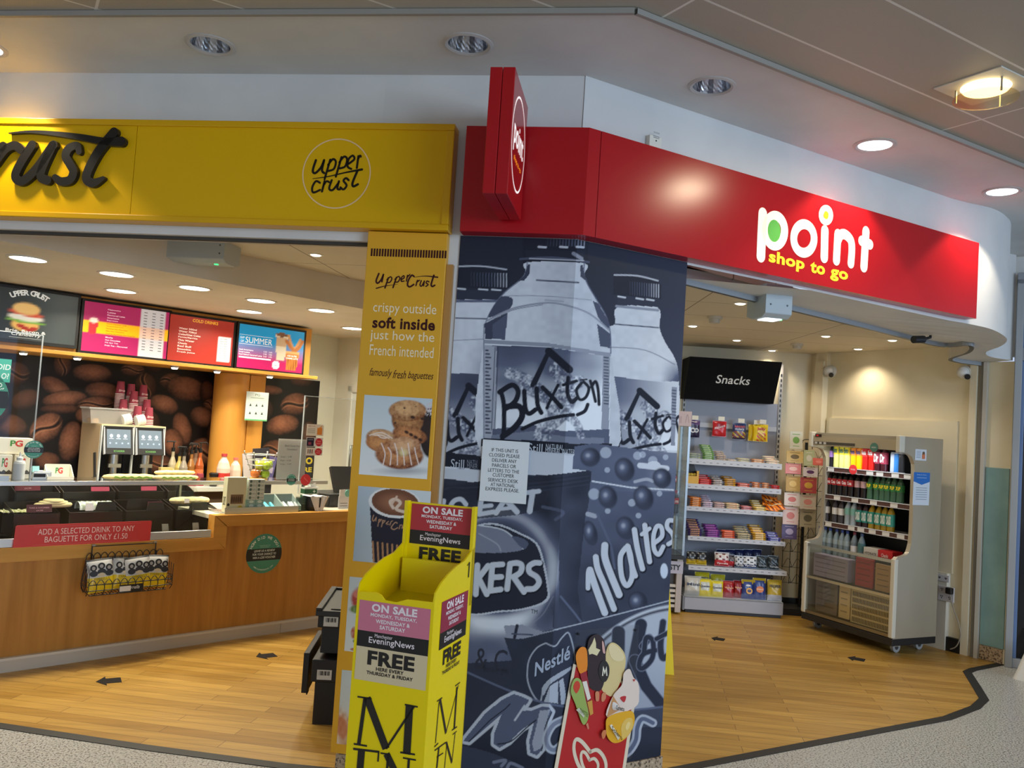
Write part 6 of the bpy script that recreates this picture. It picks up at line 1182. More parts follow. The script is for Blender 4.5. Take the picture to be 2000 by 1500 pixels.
def glass_(t): b = MB(); b.lathe([(.036, 0), (.04, .10), (.037, .10), (.033, .006), (0, .006)], n=20, col=(50, 74, 62)); obj('jar', b, CLEARP, t); b = MB(); b.cyl((0, 0, .008), (0, 0, .05), .03, n=16, col=(60, 60, 54)); obj('contents', b, MATT, t)
simple('green_jar', 'dark green glass jar on the oak counter between gum trays and napkin', 'jar', 588, -.13, WZ, glass_)
def bowl(t): b = MB(); b.lathe([(0, 0), (.07, 0), (.085, .03), (.085, .10), (.08, .10), (.078, .02), (0, .02)], n=24, col=(26, 26, 28)); obj('bin', b, SATIN, t); b = MB(); b.grid(lambda a, c: ((a - .5) * .17 * (1 - .6 * c), -.09 + .01 * math.sin(a * 14), .11 - c * .11), 10, 10, (216, 218, 216)); b.grid(lambda a, c: ((a - .5) * .17, -.09 + .12 * c, .11 + .006 * math.sin(a * 12)), 8, 4, (216, 218, 216)); obj('napkin', b, MATT, t)
simple('napkin_bin', 'black counter bin with a white napkin draped over its rim', 'bin', 612, -.15, WZ, bowl)
for i in range(2):
    def fa(t, i=i): b = MB(); b.box(-.055, 0, 0, .055, .06, .044, (34, 92, 62)); b.box(-.057, -.002, .036, .057, .062, .046, (214, 218, 214)); obj('case', b, SATIN, t); b = MB(); b.rect(.018, .014, .042, .021, -.0008, (224, 230, 226)); b.rect(.0265, .006, .0335, .029, -.0008, (224, 230, 226)); obj('cross', b, SATIN, t)
    simple('first_aid_box', 'green box with a white cross, ' + ('lower' if i == 0 else 'upper') + ' of the two behind the napkin bin', 'box', 606, -.30, WZ + .06 + i * .047, fa)
def cup_(t): b = MB(); b.lathe([(0, 0), (.03, 0), (.04, .035), (.037, .035), (.028, .004), (0, .004)], n=20, col=(230, 230, 226)); b.cyl((0, 0, -.004), (0, 0, 0), .055, n=24, col=(226, 226, 222)); obj('cup', b, SATIN, t)
b = MB(); b.box(-.06, .0, 0, .06, .08, .06, (90, 80, 70)); u = onC(606, 975, -.30)[0]; tag(obj('riser_block', b, MATT, None, FC.m(u, -.295, WZ)), 'dark block under the green first aid boxes', 'block')
simple('saucer_cup', 'white cup on a saucer on top of the green first aid boxes', 'cup', 607, -.33, WZ + .159, cup_)
def till(t): b = MB(); b.box(0, 0, 0, .34, .36, .10, (34, 35, 38)); obj('drawer_box', b, SATIN, t, bevel=.004); b = MB(); b.box(.01, -.004, .015, .33, .0, .085, (44, 45, 48)); b.cyl((.27, -.006, .05), (.27, 0, .05), .014, n=14, col=(190, 190, 186)); obj('drawer', b, SATIN, t); b = MB(); b.M = T(.30, .12, .11) @ RX(-25); b.box(-.16, 0, 0, .14, .03, .22, (22, 23, 25)); obj('touch_screen', b, SATIN, t); b = MB(); b.cyl((.30, .2, .10), (.30, .2, .19), .03, n=12, col=(30, 30, 32)); obj('stand', b, SATIN, t)
simple('cash_till', 'black cash drawer till on the oak counter beside the yellow panel', 'till', 642, -.28, WZ, till)
def term(t): b = MB(); b.box(-.05, 0, .0, .05, .004, .10, (210, 216, 224)); b.rect(-.035, .02, .035, .026, -.0006, (120, 124, 140)); b.rect(-.035, .04, .035, .046, -.0006, (120, 124, 140)); obj('card', b, SATIN, t); b = MB(); b.cyl((.03, -.004, .12), (.03, .004, .12), .028, n=20, col=(120, 196, 190)); b.box(-.045, 0, .10, .01, .004, .15, (222, 226, 228)); obj('badge', b, SATIN, t)
simple('payment_notice', 'small pale notice with a mint disc in front of the till', 'notice', 672, -.16, WZ, term)
# ================================================================== shop: snack shelves
def onS(x, y, w=0.0): return FS.on(x, y, w)
LIPC = (196, 198, 206)
shelves = []
for n_, L, yt, yb, Rr, w in (('first', 1343, 894, 905, 1527.5, -.15), ('second', 1340, 943, 953, 1526, -.15), ('third', 1341.5, 987.5, 996.3, 1529, -.12), ('fourth', 1344, 1045.6, 1054, 1534, -.03), ('fifth', 1345, 1103, 1112, 1537, -.03), ('base', 1338, 1164, 1191, 1530, .0)):
    u0, zt = onS(L, yt, w); zb = onS(L, yb, w)[1]; u1, zt2 = onS(Rr, yt + (Rr - L) * .072, w); shelves.append((n_, u0, u1, (zt + zt2) / 2, (zt + zt2) / 2 - (zt - zb), w))
UB0, UB1 = .02, .97
t = thing('shelf_unit', 'grey steel snack shelving unit with a tilted black header', 'shelves', FS.m())
b = MB(); b.box(UB0 + .03, .52, .08, UB1 - .0, .535, 1.98, (152, 156, 170)); obj('back_panel', b, SATIN, t)
for x in (UB0 + .01, UB1):
    b = MB(); b.box(x - .0, .505, 0.02, x + .03, .545, 2.38, (170, 168, 166)); [b.box(x + .009, .5035, .2 + .05 * i, x + .021, .5055, .228 + .05 * i, (22, 22, 22)) for i in range(42)]; obj('upright', b, SATIN, t)
for i, (n_, u0, u1, zt, zb, w) in enumerate(shelves):
    b = MB()
    if n_ == 'base': b.box(u0, -w, .03, u1, -w + .012, zt, (166, 168, 178)); b.box(u0, -w, zt - .012, u1, .50, zt, (188, 192, 200)); b.box(u0 + .01, .02, 0, u1 - .01, .5, .03, (26, 26, 28)); b.box(u0 - .02, .0, .02, u0, .5, zt, (120, 122, 128)); obj('base_plinth', b, SATIN, t, bevel=.002)
    else: b.box(u0, -w, zb, u1, -w + .008, zt, LIPC); b.box(u0, -w + .008, zt - .022, u1, .50, zt - .006, (160, 164, 174)); [b.box(u0 + (u1 - u0) * (j + .5) / 14 - .012, -w - .0007, zb + .018, u0 + (u1 - u0) * (j + .5) / 14 + .012, -w, zb + .024, (120, 122, 130)) for j in range(14)]; obj('shelf', b, SATIN, t, bevel=.0015)
n_, u0, u1, zt, zb, w = shelves[5]
b = MB(); b.box(u0, -w + .002, zt, u1, -w + .005, zt + .06); obj('clear_riser', b, ACRYL, t)
b = MB(); uh0, zh1 = onS(1348, 696, -.12); uh1 = onS(1528, 707, -.12)[0]; zh0 = onS(1337, 778, -.34)[1]
b.prism([(.12, zh1), (.34, zh0), (.50, zh0), (.50, zh1)], uh0, uh1, (18, 20, 26), 'x'); obj('header', b, mat('header_black', (14, 15, 20), .6, spec=.15), t, bevel=.003)
b = MB(); sl = math.atan2(.22, zh1 - zh0); b.M = T((uh0 + uh1) / 2, .12 + .11 - .0012, (zh0 + zh1) / 2) @ RX(math.degrees(sl)); b.text('Snacks', -.155, -.04, .165, .05, 0, (232, 234, 232), .01, .08); obj('header_lettering', b, SATIN, t)
b = MB(); zr = onS(1430, 833, -.5)[1]; b.box(UB0 + .04, .495, zr - .025, UB1 - .01, .515, zr + .02, (186, 188, 196)); obj('hanging_rail', b, SATIN, t)
# ---- bars: one mesh per kind, one object per bar
def bar_mesh(W, col, alt, d=.040, h=.017):
    b = MB(); def_ = [(-W / 2 + .010, 0), (W / 2 - .010, 0)]
    x0, x1 = -W / 2 + .009, W / 2 - .009; e = .005
    vs = [(x0, 0, .003), (x1, 0, .003), (x1, d, .003), (x0, d, .003), (x0, 0, h - .004), (x1, 0, h - .004), (x1, d, h - .004), (x0, d, h - .004), (x0 + e, e, h), (x1 - e, e, h), (x1 - e, d - e, h), (x0 + e, d - e, h)]
    b.add(vs, [(3, 2, 1, 0), (0, 1, 5, 4), (1, 2, 6, 5), (2, 3, 7, 6), (3, 0, 4, 7), (4, 5, 9, 8), (5, 6, 10, 9), (6, 7, 11, 10), (7, 4, 8, 11), (8, 9, 10, 11)], col, True)
    for s in (-1, 1): b.box(s * (W / 2 - .010) - .001 if s > 0 else -W / 2, .003, h * .45, W / 2 if s > 0 else -W / 2 + .011, d - .003, h * .58, col)
    b.box(x0 + .016, d * .22, h, x1 - .016, d * .72, h + .0004, alt); b.box(x0 + .018, -.0006, h * .25, x1 - .02, 0, h * .7, alt)
    for k in range(4): q = x0 + .02 + (x1 - x0 - .05) * k / 4; b.box(q, d * .34, h + .0004, q + (x1 - x0) * .13, d * .58, h + .0008, col); b.box(q, -.001, h * .36, q + (x1 - x0) * .12, -.0006, h * .58, col)
    m = mesh_of('snack_bar', b); m.materials.append(FOIL); return m
ORD = ['first', 'second', 'third', 'fourth', 'fifth', 'sixth', 'seventh', 'eighth']
def stack(si, x0, x1, y, lay, rows, rise, col, alt, what, jit=2.5):
    n_, U0, U1, zt, zb, w = shelves[si]; a, c = onS(x0, y, w - .03)[0], onS(x1, y, w - .03)[0]; W = c - a; m = bar_mesh(W - .004, col, alt)
    for r in range(rows):
        top = lay + int(r * rise)
        for k in range(top):
            if r > 0 and k < top - 1 - (1 if rise > 0 else 0): continue
            o = bpy.data.objects.new('snack_bar', m); COL.objects.link(o)
            o.matrix_world = FS.m((a + c) / 2 + random.uniform(-.002, .002), w - .025 - r * .042, zt - .004 + k * .0172, random.uniform(-jit, jit) if k == top - 1 else 0)
            tag(o, f'{what} on the {n_} shelf, {ORD[r]} row back, {ORD[k]} layer up', 'snack bar', f'{what}s on the {n_} shelf')
PX8 = lambda x: 1310 + x / 8.333
PX4 = lambda x: 1310 + x / 8
for a in ((0, 285, 500, 3, 2, 0, (168, 178, 150), (96, 100, 112), 'grey green oat bar'), (0, 505, 720, 4, 5, 1.0, (98, 150, 60), (196, 206, 150), 'green oat bar'), (0, 735, 915, 3, 4, .7, (196, 172, 150), (90, 60, 50), 'brown lettered oat bar'), (0, 925, 1085, 1, 3, 0, (206, 196, 180), (180, 130, 110), 'pale oat bar'), (0, 1090, 1295, 2, 3, 0, (206, 196, 160), (150, 140, 110), 'beige oat bar'), (0, 1310, 1535, 2, 2, 0, (206, 140, 90), (226, 196, 140), 'orange oat bar'), (0, 1550, 1780, 2, 4, .8, (226, 216, 196), (230, 160, 70), 'white wrapped oat bar'),
          (1, 455, 700, 3, 5, .6, (196, 30, 32), (226, 90, 70), 'plain red chocolate bar'), (1, 705, 875, 3, 5, .6, (206, 196, 190), (90, 50, 44), 'white and brown chocolate bar'), (1, 885, 1090, 4, 5, .4, (206, 150, 40), (120, 70, 20), 'gold chocolate bar'), (1, 1100, 1325, 2, 4, .3, (206, 90, 70), (230, 170, 150), 'pinkish red chocolate bar'), (1, 1340, 1490, 3, 3, 0, (206, 120, 70), (226, 190, 150), 'orange wafer bar'), (1, 1500, 1640, 3, 3, 0, (206, 130, 80), (226, 200, 160), 'tan wafer bar'), (1, 1650, 1810, 2, 3, .0, (196, 30, 34), (160, 20, 24), 'deep red wafer bar')): stack(a[0], PX8(a[1]), PX8(a[2]), 890, *a[3:])
for a in ((2, 285, 480, 5, 5, 0, (206, 110, 30), (240, 196, 140), 'orange topped chocolate bar'), (2, 485, 660, 3, 5, .9, (206, 196, 216), (150, 70, 70), 'lilac white chocolate bar'), (2, 665, 850, 3, 4, 0, (206, 180, 176), (150, 80, 70), 'pinkish white chocolate bar'), (2, 850, 1075, 3, 4, .3, (226, 206, 166), (200, 110, 60), 'cream chocolate bar'), (2, 1090, 1280, 2, 3, 0, (190, 110, 110), (216, 160, 170), 'dusky pink chocolate bar'), (2, 1285, 1500, 2, 5, .8, (222, 186, 90), (240, 226, 190), 'yellow chocolate bar'),
          (3, 275, 520, 4, 6, .8, (62, 44, 104), (230, 160, 40), 'purple and orange chocolate bar'), (3, 545, 800, 4, 5, .7, (92, 40, 120), (196, 80, 180), 'magenta purple chocolate bar'), (3, 805, 1030, 4, 2, 0, (216, 84, 50), (236, 150, 110), 'orange red chocolate bar'), (3, 1050, 1275, 3, 5, .9, (196, 180, 140), (50, 44, 44), 'cream and black chocolate bar'), (3, 1290, 1515, 4, 6, .7, (214, 160, 40), (240, 226, 190), 'yellow and white chocolate bar'), (3, 1530, 1750, 2, 5, .7, (70, 70, 160), (226, 226, 236), 'blue and white chocolate bar')): stack(a[0], PX4(a[1]), PX4(a[2]), 1000, *a[3:])
n_, U0, U1, zt, zb, w = shelves[1]; a, c = onS(PX8(245), 930, w - .03)[0], onS(PX8(455), 930, w - .03)[0]
t = thing('counter_carton', 'yellow open carton with a dark back at the end of the second shelf', 'box', FS.m(a, w - .02, zt - .005)); W = c - a; b = MB(); Y = (214, 164, 50); b.box(0, 0, 0, W, .004, .075, Y); b.box(0, 0, .075, .02, .004, .125, Y); b.box(W - .02, 0, .075, W, .004, .125, Y); b.box(0, .004, 0, .004, .16, .12, Y); b.box(W - .004, .004, 0, W, .16, .12, Y); obj('carton', b, SATIN, t); b = MB(); b.prism([(.0, 0), (W, 0), (W, .12), (W * .8, .19), (W * .3, .20), (0, .13)], .15, .16, (34, 26, 22)); obj('dark_back', b, SATIN, t)
for k in range(3): b = MB(); b.ball((W * (.25 + .25 * k), .05, .085), (.022, .03, .018), (216, 180, 70)); obj('sweet_bag', b, FOIL, t)
# heap of orange bags on the third shelf
n_, U0, U1, zt, zb, w = shelves[2]
ORG = lambda a, c: (240, 130, 20) if math.sin(a * 17 + c * 11) > -.3 else (120, 40, 20)
for i, (px, dw, dz, rx, ry, nm) in enumerate(((1507, -.02, .0, -62, 4, 'lying lowest at the front'), (1521, -.03, .012, -58, -8, 'lying at the shelf end'), (1504, -.10, .035, -50, 10, 'leaning highest in the heap'), (1516, -.09, .03, -55, -6, 'second from the top of the heap'))):
    u = onS(px, 990, w - .05)[0]; bag('sweet_bag', .12, .14, .035, ORG, label='orange sweet bag on the third shelf, ' + nm, cat='sweets', M=FS.m(u, w + dw, zt + .006 + dz) @ RY(ry) @ RX(rx), group='orange sweet bags on the third shelf', deco=lambda b, w_, h, th: b.text('revels', -w_ * .3, h * .35, w_ * .3, h * .55, -th / 2 - .003, (250, 226, 180), .03))
# hanging bags
def hb(px0, px1, py0, py1, fn, label, deco=None, wv=-.42):
    a, c = onS(px0, py0, wv), onS(px1, py1, wv); W, H = c[0] - a[0], a[1] - c[1]; t = bag('sweet_bag', W, H, .035, fn, label=label, cat='sweets', M=FS.m((a[0] + c[0]) / 2, wv, c[1]), group='sweet bags on the hanging rail', deco=deco)
    b = MB(); b.tube([(0, .09, H + .0), (0, 0, H - .01)], .002, 5, (150, 150, 150)); b.tube([(0, .0, H - .01), (0, -.06, H - .006), (0, -.065, H + .03)], .002, 5, (150, 150, 150)); obj('hook', b, METAL, t); b = MB(); b.box(-.03, -.07, H + .005, .03, -.067, H + .045, (222, 216, 200)); obj('ticket', b, SATIN, t)
hb(1342, 1366, 820, 855, lambda a, c: (40, 30, 66) if c < .75 else (96, 70, 120), 'purple sweet bag with two white rings on the hanging rail', lambda b, w, h, th: (b.ring(-w * .05, h * .42, w * .15, w * .09, -th / 2 - .002, (230, 226, 226), 20), b.ring(w * .22, h * .42, w * .13, w * .08, -th / 2 - .002, (230, 226, 226), 20)))
hb(1392, 1418, 822, 853, lambda a, c: (196, 22, 34), 'red sweet bag on the hanging rail', lambda b, w, h, th: b.text('Maltesers', -w * .36, h * .42, w * .36, h * .6, -th / 2 - .003, (240, 200, 200), .03, slope=.35))
hb(1431, 1456, 826, 859, lambda a, c: (44, 60, 110) if c > .52 else [(150, 70, 60), (190, 170, 60), (90, 60, 90)][int(a * 7 + c * 11) % 3] if c > .12 else (50, 34, 60), 'blue sweet bag with a mixed picture on the hanging rail', lambda b, w, h, th: (b.text('HARIBO', -w * .36, h * .72, w * .38, h * .86, -th / 2 - .002, (226, 90, 90), .04), b.text('STARMIX', -w * .34, h * .58, w * .34, h * .68, -th / 2 - .003, (230, 230, 236), .02)))
hb(1462, 1486, 829, 862, lambda a, c: (232, 196, 20), 'plain yellow sweet bag behind the fruit one on the hanging rail', None, -.45)
hb(1472, 1499, 828, 863, lambda a, c: (240, 204, 30) if c > .5 or a < .2 or a > .85 else [(206, 60, 40), (236, 200, 40), (190, 150, 40)][int(a * 9 + c * 13) % 3], 'yellow sweet bag with a fruit picture on the hanging rail', lambda b, w, h, th: b.text('Jelly', -w * .28, h * .62, w * .3, h * .82, -th / 2 - .003, (206, 50, 40), .04), -.40)
# crisp bags
def cb(si, x0, x1, y0, y1, fn, label, deco=None, dw=0.0, lean=-8, cat='crisps'):
    n_, U0, U1, zt, zb, w = shelves[si]; wv = w - .06 - dw; px = lambda x: 1310 + x / 8; py = lambda y: 1050 + y / 8
    a, c = onS(px(x0), py(y0), wv), onS(px(x1), py(y1), wv); W, H = c[0] - a[0], max(.1, a[1] - zt); bag('crisp_bag', W, H, .05, fn, label=label, M=FS.m((a[0] + c[0]) / 2, wv, zt + .003) @ RX(lean), group='crisp bags on the shelves', deco=deco)
tx = lambda s, col, z0=.4, z1=.5, **k: (lambda b, w, h, th: b.text(s, -w * .38, h * z0, w * .38, h * z1, -th / 2 - .004, col, .03, **k))
mix2 = lambda lo, hi, cut=.45, sp=(60, 60, 64): (lambda a, c: lo if c < cut else (sp if math.sin(a * 13) * math.sin(c * 16) > .45 else hi))
cb(4, 250, 395, 215, 430, mix2((206, 170, 30), (40, 40, 44), .4, (150, 150, 146)), 'yellow and black crisp bag at the glass cabinet end of the fifth shelf', tx('TYRRELLS', (60, 50, 10), .28, .38)); cb(4, 405, 560, 225, 430, mix2((206, 170, 30), (40, 40, 44), .4, (150, 150, 146)), 'yellow and black crisp bag, second along the fifth shelf', tx('TYRRELLS', (60, 50, 10), .28, .38))
cb(4, 690, 910, 235, 465, mix2((196, 44, 50), (226, 216, 210), .45, (120, 50, 50)), 'red and white crisp bag standing on the fifth shelf', tx('Tyrrells', (250, 226, 220), .1, .25)); cb(4, 890, 1000, 290, 470, mix2((186, 40, 46), (120, 110, 110), .45), 'red crisp bag tucked beside the taller red and white one', None, .03)
cb(4, 1000, 1145, 320, 480, mix2((60, 62, 80), (206, 208, 214), .25), 'silver white crisp bag next to the red ones', tx('Tyrrells', (226, 226, 230), .05, .2)); cb(4, 1125, 1345, 300, 490, mix2((70, 80, 120), (216, 218, 222), .3), 'white crisp bag with a blue foot in the middle of the fifth shelf', tx('Tyrrells', (236, 236, 240), .08, .24)); cb(4, 1345, 1500, 290, 500, lambda a, c: (36, 46, 54) if math.sin(a * 9 + c * 14) < .5 else (90, 104, 112), 'dark slate crisp bag, second from the end of the fifth shelf', tx('Tyrrells', (150, 160, 166), .15, .3)); cb(4, 1520, 1690, 290, 510, lambda a, c: (30, 40, 48) if math.sin(a * 9 + c * 14) < .5 else (84, 98, 106), 'dark slate crisp bag at the card stand end of the fifth shelf', tx('Tyrrells', (190, 196, 200), .1, .25))
for i in range(5): cb(4, 720 + 140 * i, 860 + 140 * i, 190, 440, lambda a, c: (30, 40, 84), 'navy crisp bag standing at the back of the fifth shelf', None, .14)
cb(5, 385, 605, 540, 800, lambda a, c: (216, 200, 40), 'yellow crisp bag behind the first yellow and white one on the base', tx('Quavers', (60, 60, 90), .7, .8), .12); cb(5, 630, 850, 575, 820, lambda a, c: (206, 196, 50), 'yellow crisp bag behind the second yellow and white one on the base', None, .12)
cb(5, 225, 470, 600, 905, lambda a, c: (206, 200, 186) if c > .2 else (176, 176, 170), 'large cream popcorn bag at the cabinet end of the base', tx('Mini', (50, 60, 80), .5, .65)); qv = lambda a, c: (226, 208, 40) if c < .35 or c > .85 or a < .12 or a > .88 else (206, 208, 196)
cb(5, 440, 630, 650, 905, qv, 'yellow and white crisp bag next to the cream popcorn bag on the base', tx('Quavers', (60, 60, 80), .5, .66)); cb(5, 632, 820, 680, 915, qv, 'yellow and white crisp bag next to the red bags on the base', tx('Quavers', (60, 60, 80), .5, .66))
cb(5, 822, 985, 680, 945, lambda a, c: (166, 24, 30), 'red crisp bag beside the yellow and white bags on the base', tx('Walkers', (240, 180, 120), .55, .65)); cb(5, 985, 1115, 675, 935, lambda a, c: (150, 22, 28), 'red crisp bag beside the blue bags on the base', tx('Walkers', (240, 180, 120), .55, .65), .02)
bl_ = lambda a, c: (206, 176, 40) if (c > .88 or (c > .75 and abs(a - .5) > .34)) else (40, 60, 130); rd = lambda b, w, h, th: (b.ell(w * .1, h * .42, w * .26, h * .16, -th / 2 - .003, (236, 170, 60), 20), b.ell(w * .1, h * .42, w * .16, h * .08, -th / 2 - .0036, (60, 60, 110), 20), b.ell(0, h * .7, w * .2, h * .05, -th / 2 - .003, (226, 226, 230), 20))
cb(5, 1115, 1290, 660, 965, bl_, 'blue crisp bag with an orange ring, beside the red bags', rd); cb(5, 1292, 1485, 635, 975, bl_, 'taller blue crisp bag with an orange disc on the base', lambda b, w, h, th: (b.ell(0, h * .48, w * .28, h * .15, -th / 2 - .003, (226, 120, 50), 20), b.text('Walkers', -w * .24, h * .45, w * .24, h * .52, -th / 2 - .0036, (240, 226, 200), .02)))
cb(5, 1520, 1735, 660, 990, lambda a, c: (206, 176, 50) if c > .3 else (196, 196, 206), 'yellow popcorn bag at the card stand end of the base', tx('PROPER', (40, 40, 44), .62, .76))
# ---- greeting card rack
RKu = 1.13; rk = thing('card_rack', 'tall black wire greeting card rack between the snack shelves and the chiller', 'rack', FS.m(RKu, -.20, 0))
b = MB(); b.cyl((.07, .12, 0.03), (.07, .12, 1.62), .014, n=10, col=(28, 26, 25)); [b.tube([(x, .05, .28), (x, .05, 1.50)], .003, 5, (28, 26, 25)) for x in (-.13, -.06, .01, .10, .17, .24)]; b.tube([(.02, .1, 1.56), (.03, .1, 1.64), (.11, .1, 1.64), (.12, .1, 1.56)], .004, 6, (28, 26, 25), True); obj('frame', b, SATIN, rk)
b = MB(); b.box(-.15, -.02, .0, .30, .25, .06, (24, 23, 23)); obj('base', b, SATIN, rk)
for k in range(9):
    z = .30 + .145 * k
    for j, x in enumerate((-.10, .10)):
        b = MB()
        for s in (0, .09): b.tube([(x + s - .04, .045, z), (x + s - .04, -.01, z + .01), (x + s, -.02, z + .085), (x + s + .04, -.01, z + .01), (x + s + .04, .045, z)], .0022, 5, (28, 26, 25), True, 4)
        b.tube([(x - .05, -.008, z), (x + .14, -.008, z)], .0022, 5, (28, 26, 25)); obj('pocket', b, SATIN, rk)
for x0, y0, x1, y1, c, c2, nm in ((130, 85, 220, 220, (214, 214, 200), (120, 170, 90), 'white card with green lines at the very top of the rack'), (105, 230, 225, 325, (206, 176, 110), (110, 90, 50), 'golden patterned card below the white and green one'), (235, 225, 310, 350, (176, 186, 150), (214, 214, 206), 'pale green card beside the golden patterned one'), (300, 285, 385, 345, (224, 110, 100), (236, 150, 140), 'coral card at the chiller side of the rack'), (95, 325, 210, 410, (214, 130, 130), (230, 190, 180), 'pink card with an oval'), (228, 355, 335, 430, (222, 214, 220), (96, 60, 110), 'white card with a purple figure and bow'), (100, 420, 200, 540, (190, 150, 70), (226, 190, 110), 'ochre card with round shapes'), (210, 430, 325, 555, (186, 80, 84), (220, 176, 80), 'red card with a golden disc'), (88, 545, 200, 650, (222, 206, 196), (206, 110, 100), 'cream card with a red line'), (205, 560, 320, 675, (220, 206, 190), (226, 150, 140), 'cream card with pink and yellow bands'), (78, 650, 188, 790, (222, 192, 182), (206, 120, 110), 'plain pale pink card'), (205, 670, 320, 810, (176, 166, 140), (110, 104, 84), 'beige card with small leaves'), (70, 780, 178, 900, (86, 70, 116), (176, 160, 190), 'purple card lowest in the rack')):
    wv = -.165; q = lambda x, y: FS.on(1510 + x * .26, 820 + y * .26, wv); a, d = q(x0, y0), q(x1, y1); W, H = d[0] - a[0], a[1] - d[1]
    t = thing('greeting_card', nm, 'card', FS.m(a[0], wv, d[1]) @ RX(-5), 'greeting cards in the wire rack'); b = MB(); b.box(0, 0, 0, W, .006, H, c); obj('card', b, SATIN, t)
    b = MB(); b.ell(W * .5, H * .5, W * .26, H * .2, -.0006, c2, 20); b.rect(W * .2, H * .82, W * .8, H * .86, -.0006, c2); b.rect(W * .25, H * .14, W * .75, H * .17, -.0006, c2); obj('print', b, SATIN, t)
# ---- glass snack cabinet half hidden by the mural
u0, u1 = FS.on(1296, 1150, .12)[0], FS.on(1331, 1150, .12)[0]; z1 = FS.on(1325, 1092, .12)[1]; ug = FS.on(1342, 950, .10)[0]; zg = FS.on(1340, 833, .1)[1]
t = thing('glass_cabinet', 'clear glass cabinet on a pale slatted stand, half hidden behind the mural', 'cabinet', FS.m(u0, .12, 0)); W = u1 - u0
b = MB(); b.box(W - .05, 0, .02, W, .4, z1, (186, 176, 170)); [b.box(-.1, .01, .06 + .045 * i, W - .05, .03, .085 + .045 * i, (206, 198, 186)) for i in range(5)]; b.box(-.1, .05, .02, W - .05, .4, z1 - .12, (70, 66, 64)); b.box(-.1, -.004, z1 - .13, W + .004, .0, z1 - .02, (186, 182, 196)); obj('stand', b, SATIN, t)
b = MB(); b.box(-.1, -.02, z1, ug - u0, .42, z1 + .035, (30, 30, 32)); obj('deck', b, SATIN, t); b = MB(); b.text('TASTY', W - .19, z1 - .10, W - .02, z1 - .05, -.0055, (40, 40, 46), .05); obj('lettering', b, SATIN, t)
b = MB(); b.box(-.1, -.01, z1 + .04, ug - u0, 0, zg); b.box(ug - u0 - .006, 0, z1 + .04, ug - u0, .40, zg); obj('glass', b, GLASS, t)
b = MB(); b.box(ug - u0 - .02, -.012, z1 + .035, ug - u0, .006, zg, (150, 156, 160)); obj('corner_post', b, METAL, t); b = MB(); b.box(ug - u0 - .02, .38, z1 + .035, ug - u0, .40, zg, (150, 156, 160)); obj('corner_post', b, METAL, t)
GZ = z1
for i in range(4): b = MB(); zz = z1 + .18 + .2 * i; b.box(-.1, .01, zz, ug - u0 - .02, .38, zz + .008); b.box(-.1, -.006, zz - .02, W, .006, zz + .016, (210, 210, 214)); obj('glass_shelf', b, ACRYL, t)
a, c = FS.on(1320, 805, .08), FS.on(1350, 836, .08); t = thing('pink_carton', 'pale pink carton on top of the glass cabinet at the mural edge', 'box', FS.m(a[0] - .05, .08, zg + .002)); b = MB(); b.box(0, 0, 0, c[0] - a[0] + .05, .14, a[1] - c[1], (200, 178, 176)); obj('carton', b, SATIN, t, bevel=.002); b = MB(); W_ = c[0] - a[0] + .05; H_ = a[1] - c[1]; b.rect(W_ * .1, H_ * .2, W_ * .55, H_ * .65, -.0006, (186, 160, 160)); b.stroke([(W_ * .72, H_ * .25), (W_ * .8, H_ * .8), (W_ * .88, H_ * .25)], .004, -.0006, (150, 124, 126)); obj('printing', b, SATIN, t)
# ================================================================== chiller
FW, FD_, FZ0, FZ1 = .955, .49, .13, 1.715
STEEL = noise_mat('brushed_steel', (172, 160, 138), (184, 172, 150), 2, .34, 3, (1, 1, .4), spec=.6); STEEL.node_tree.nodes['Principled BSDF'].inputs['Metallic'].default_value = .35
ch = thing('drinks_chiller', 'open fronted steel drinks chiller on castors against the cream wall', 'chiller', FF.m())
prof = [(0, FZ0), (0, .745), (.015, .765)] + [tuple(p) for p in smooth([(.04, .765), (.13, .79), (.165, .87)], 5)] + [(.17, .95), (.17, 1.46)] + [tuple(p) for p in smooth([(.165, 1.50), (.12, 1.565), (.03, 1.585)], 5)] + [(0, 1.59), (0, FZ1 - .03), (.02, FZ1), (FD_, FZ1), (FD_, FZ0)]
inn = [(p[0] + .012, p[1]) for p in prof[1:-3]]
for nm, x0, x1 in (('side', 0, .035), ('side', FW - .035, FW)):
    b = MB(); b.prism(prof, x0, x1, (150, 144, 128), 'x'); obj('side_panel', b, STEEL, ch, bevel=.004)
    b = MB(); b.box(x0 - .004, -.012, FZ0 + .005, x1 + .002, .03, .75, (206, 200, 182)); b.box(x0 - .004, -.012, 1.585, x1 + .002, .05, FZ1 + .004, (206, 200, 182)); obj('corner_post', b, SATIN, ch, bevel=.008)
b = MB(); b.box(.035, FD_ - .05, FZ0, FW - .035, FD_, FZ1 - .01, (30, 31, 33)); b.box(.035, .03, FZ1 - .03, FW - .035, FD_ - .05, FZ1 - .003, (150, 144, 130)); obj('back_panel', b, SATIN, ch)
b = MB(); b.box(.035, .004, 1.60, FW - .035, .06, FZ1 - .03, (120, 114, 104)); obj('canopy', b, STEEL, ch); b = MB(); b.box(.06, .0, 1.675, .13, .004, 1.70, (40, 12, 12)); b.box(.075, -.001, 1.68, .10, 0, 1.695, (206, 30, 30)); b.box(.05, .0, 1.612, .5, .004, 1.635, (70, 66, 60)); [b.rect(.06 + .05 * i, 1.614, .09 + .05 * i, 1.632, -.0006, (190, 190, 190)) for i in range(3)]; obj('control_strip', b, SATIN, ch)
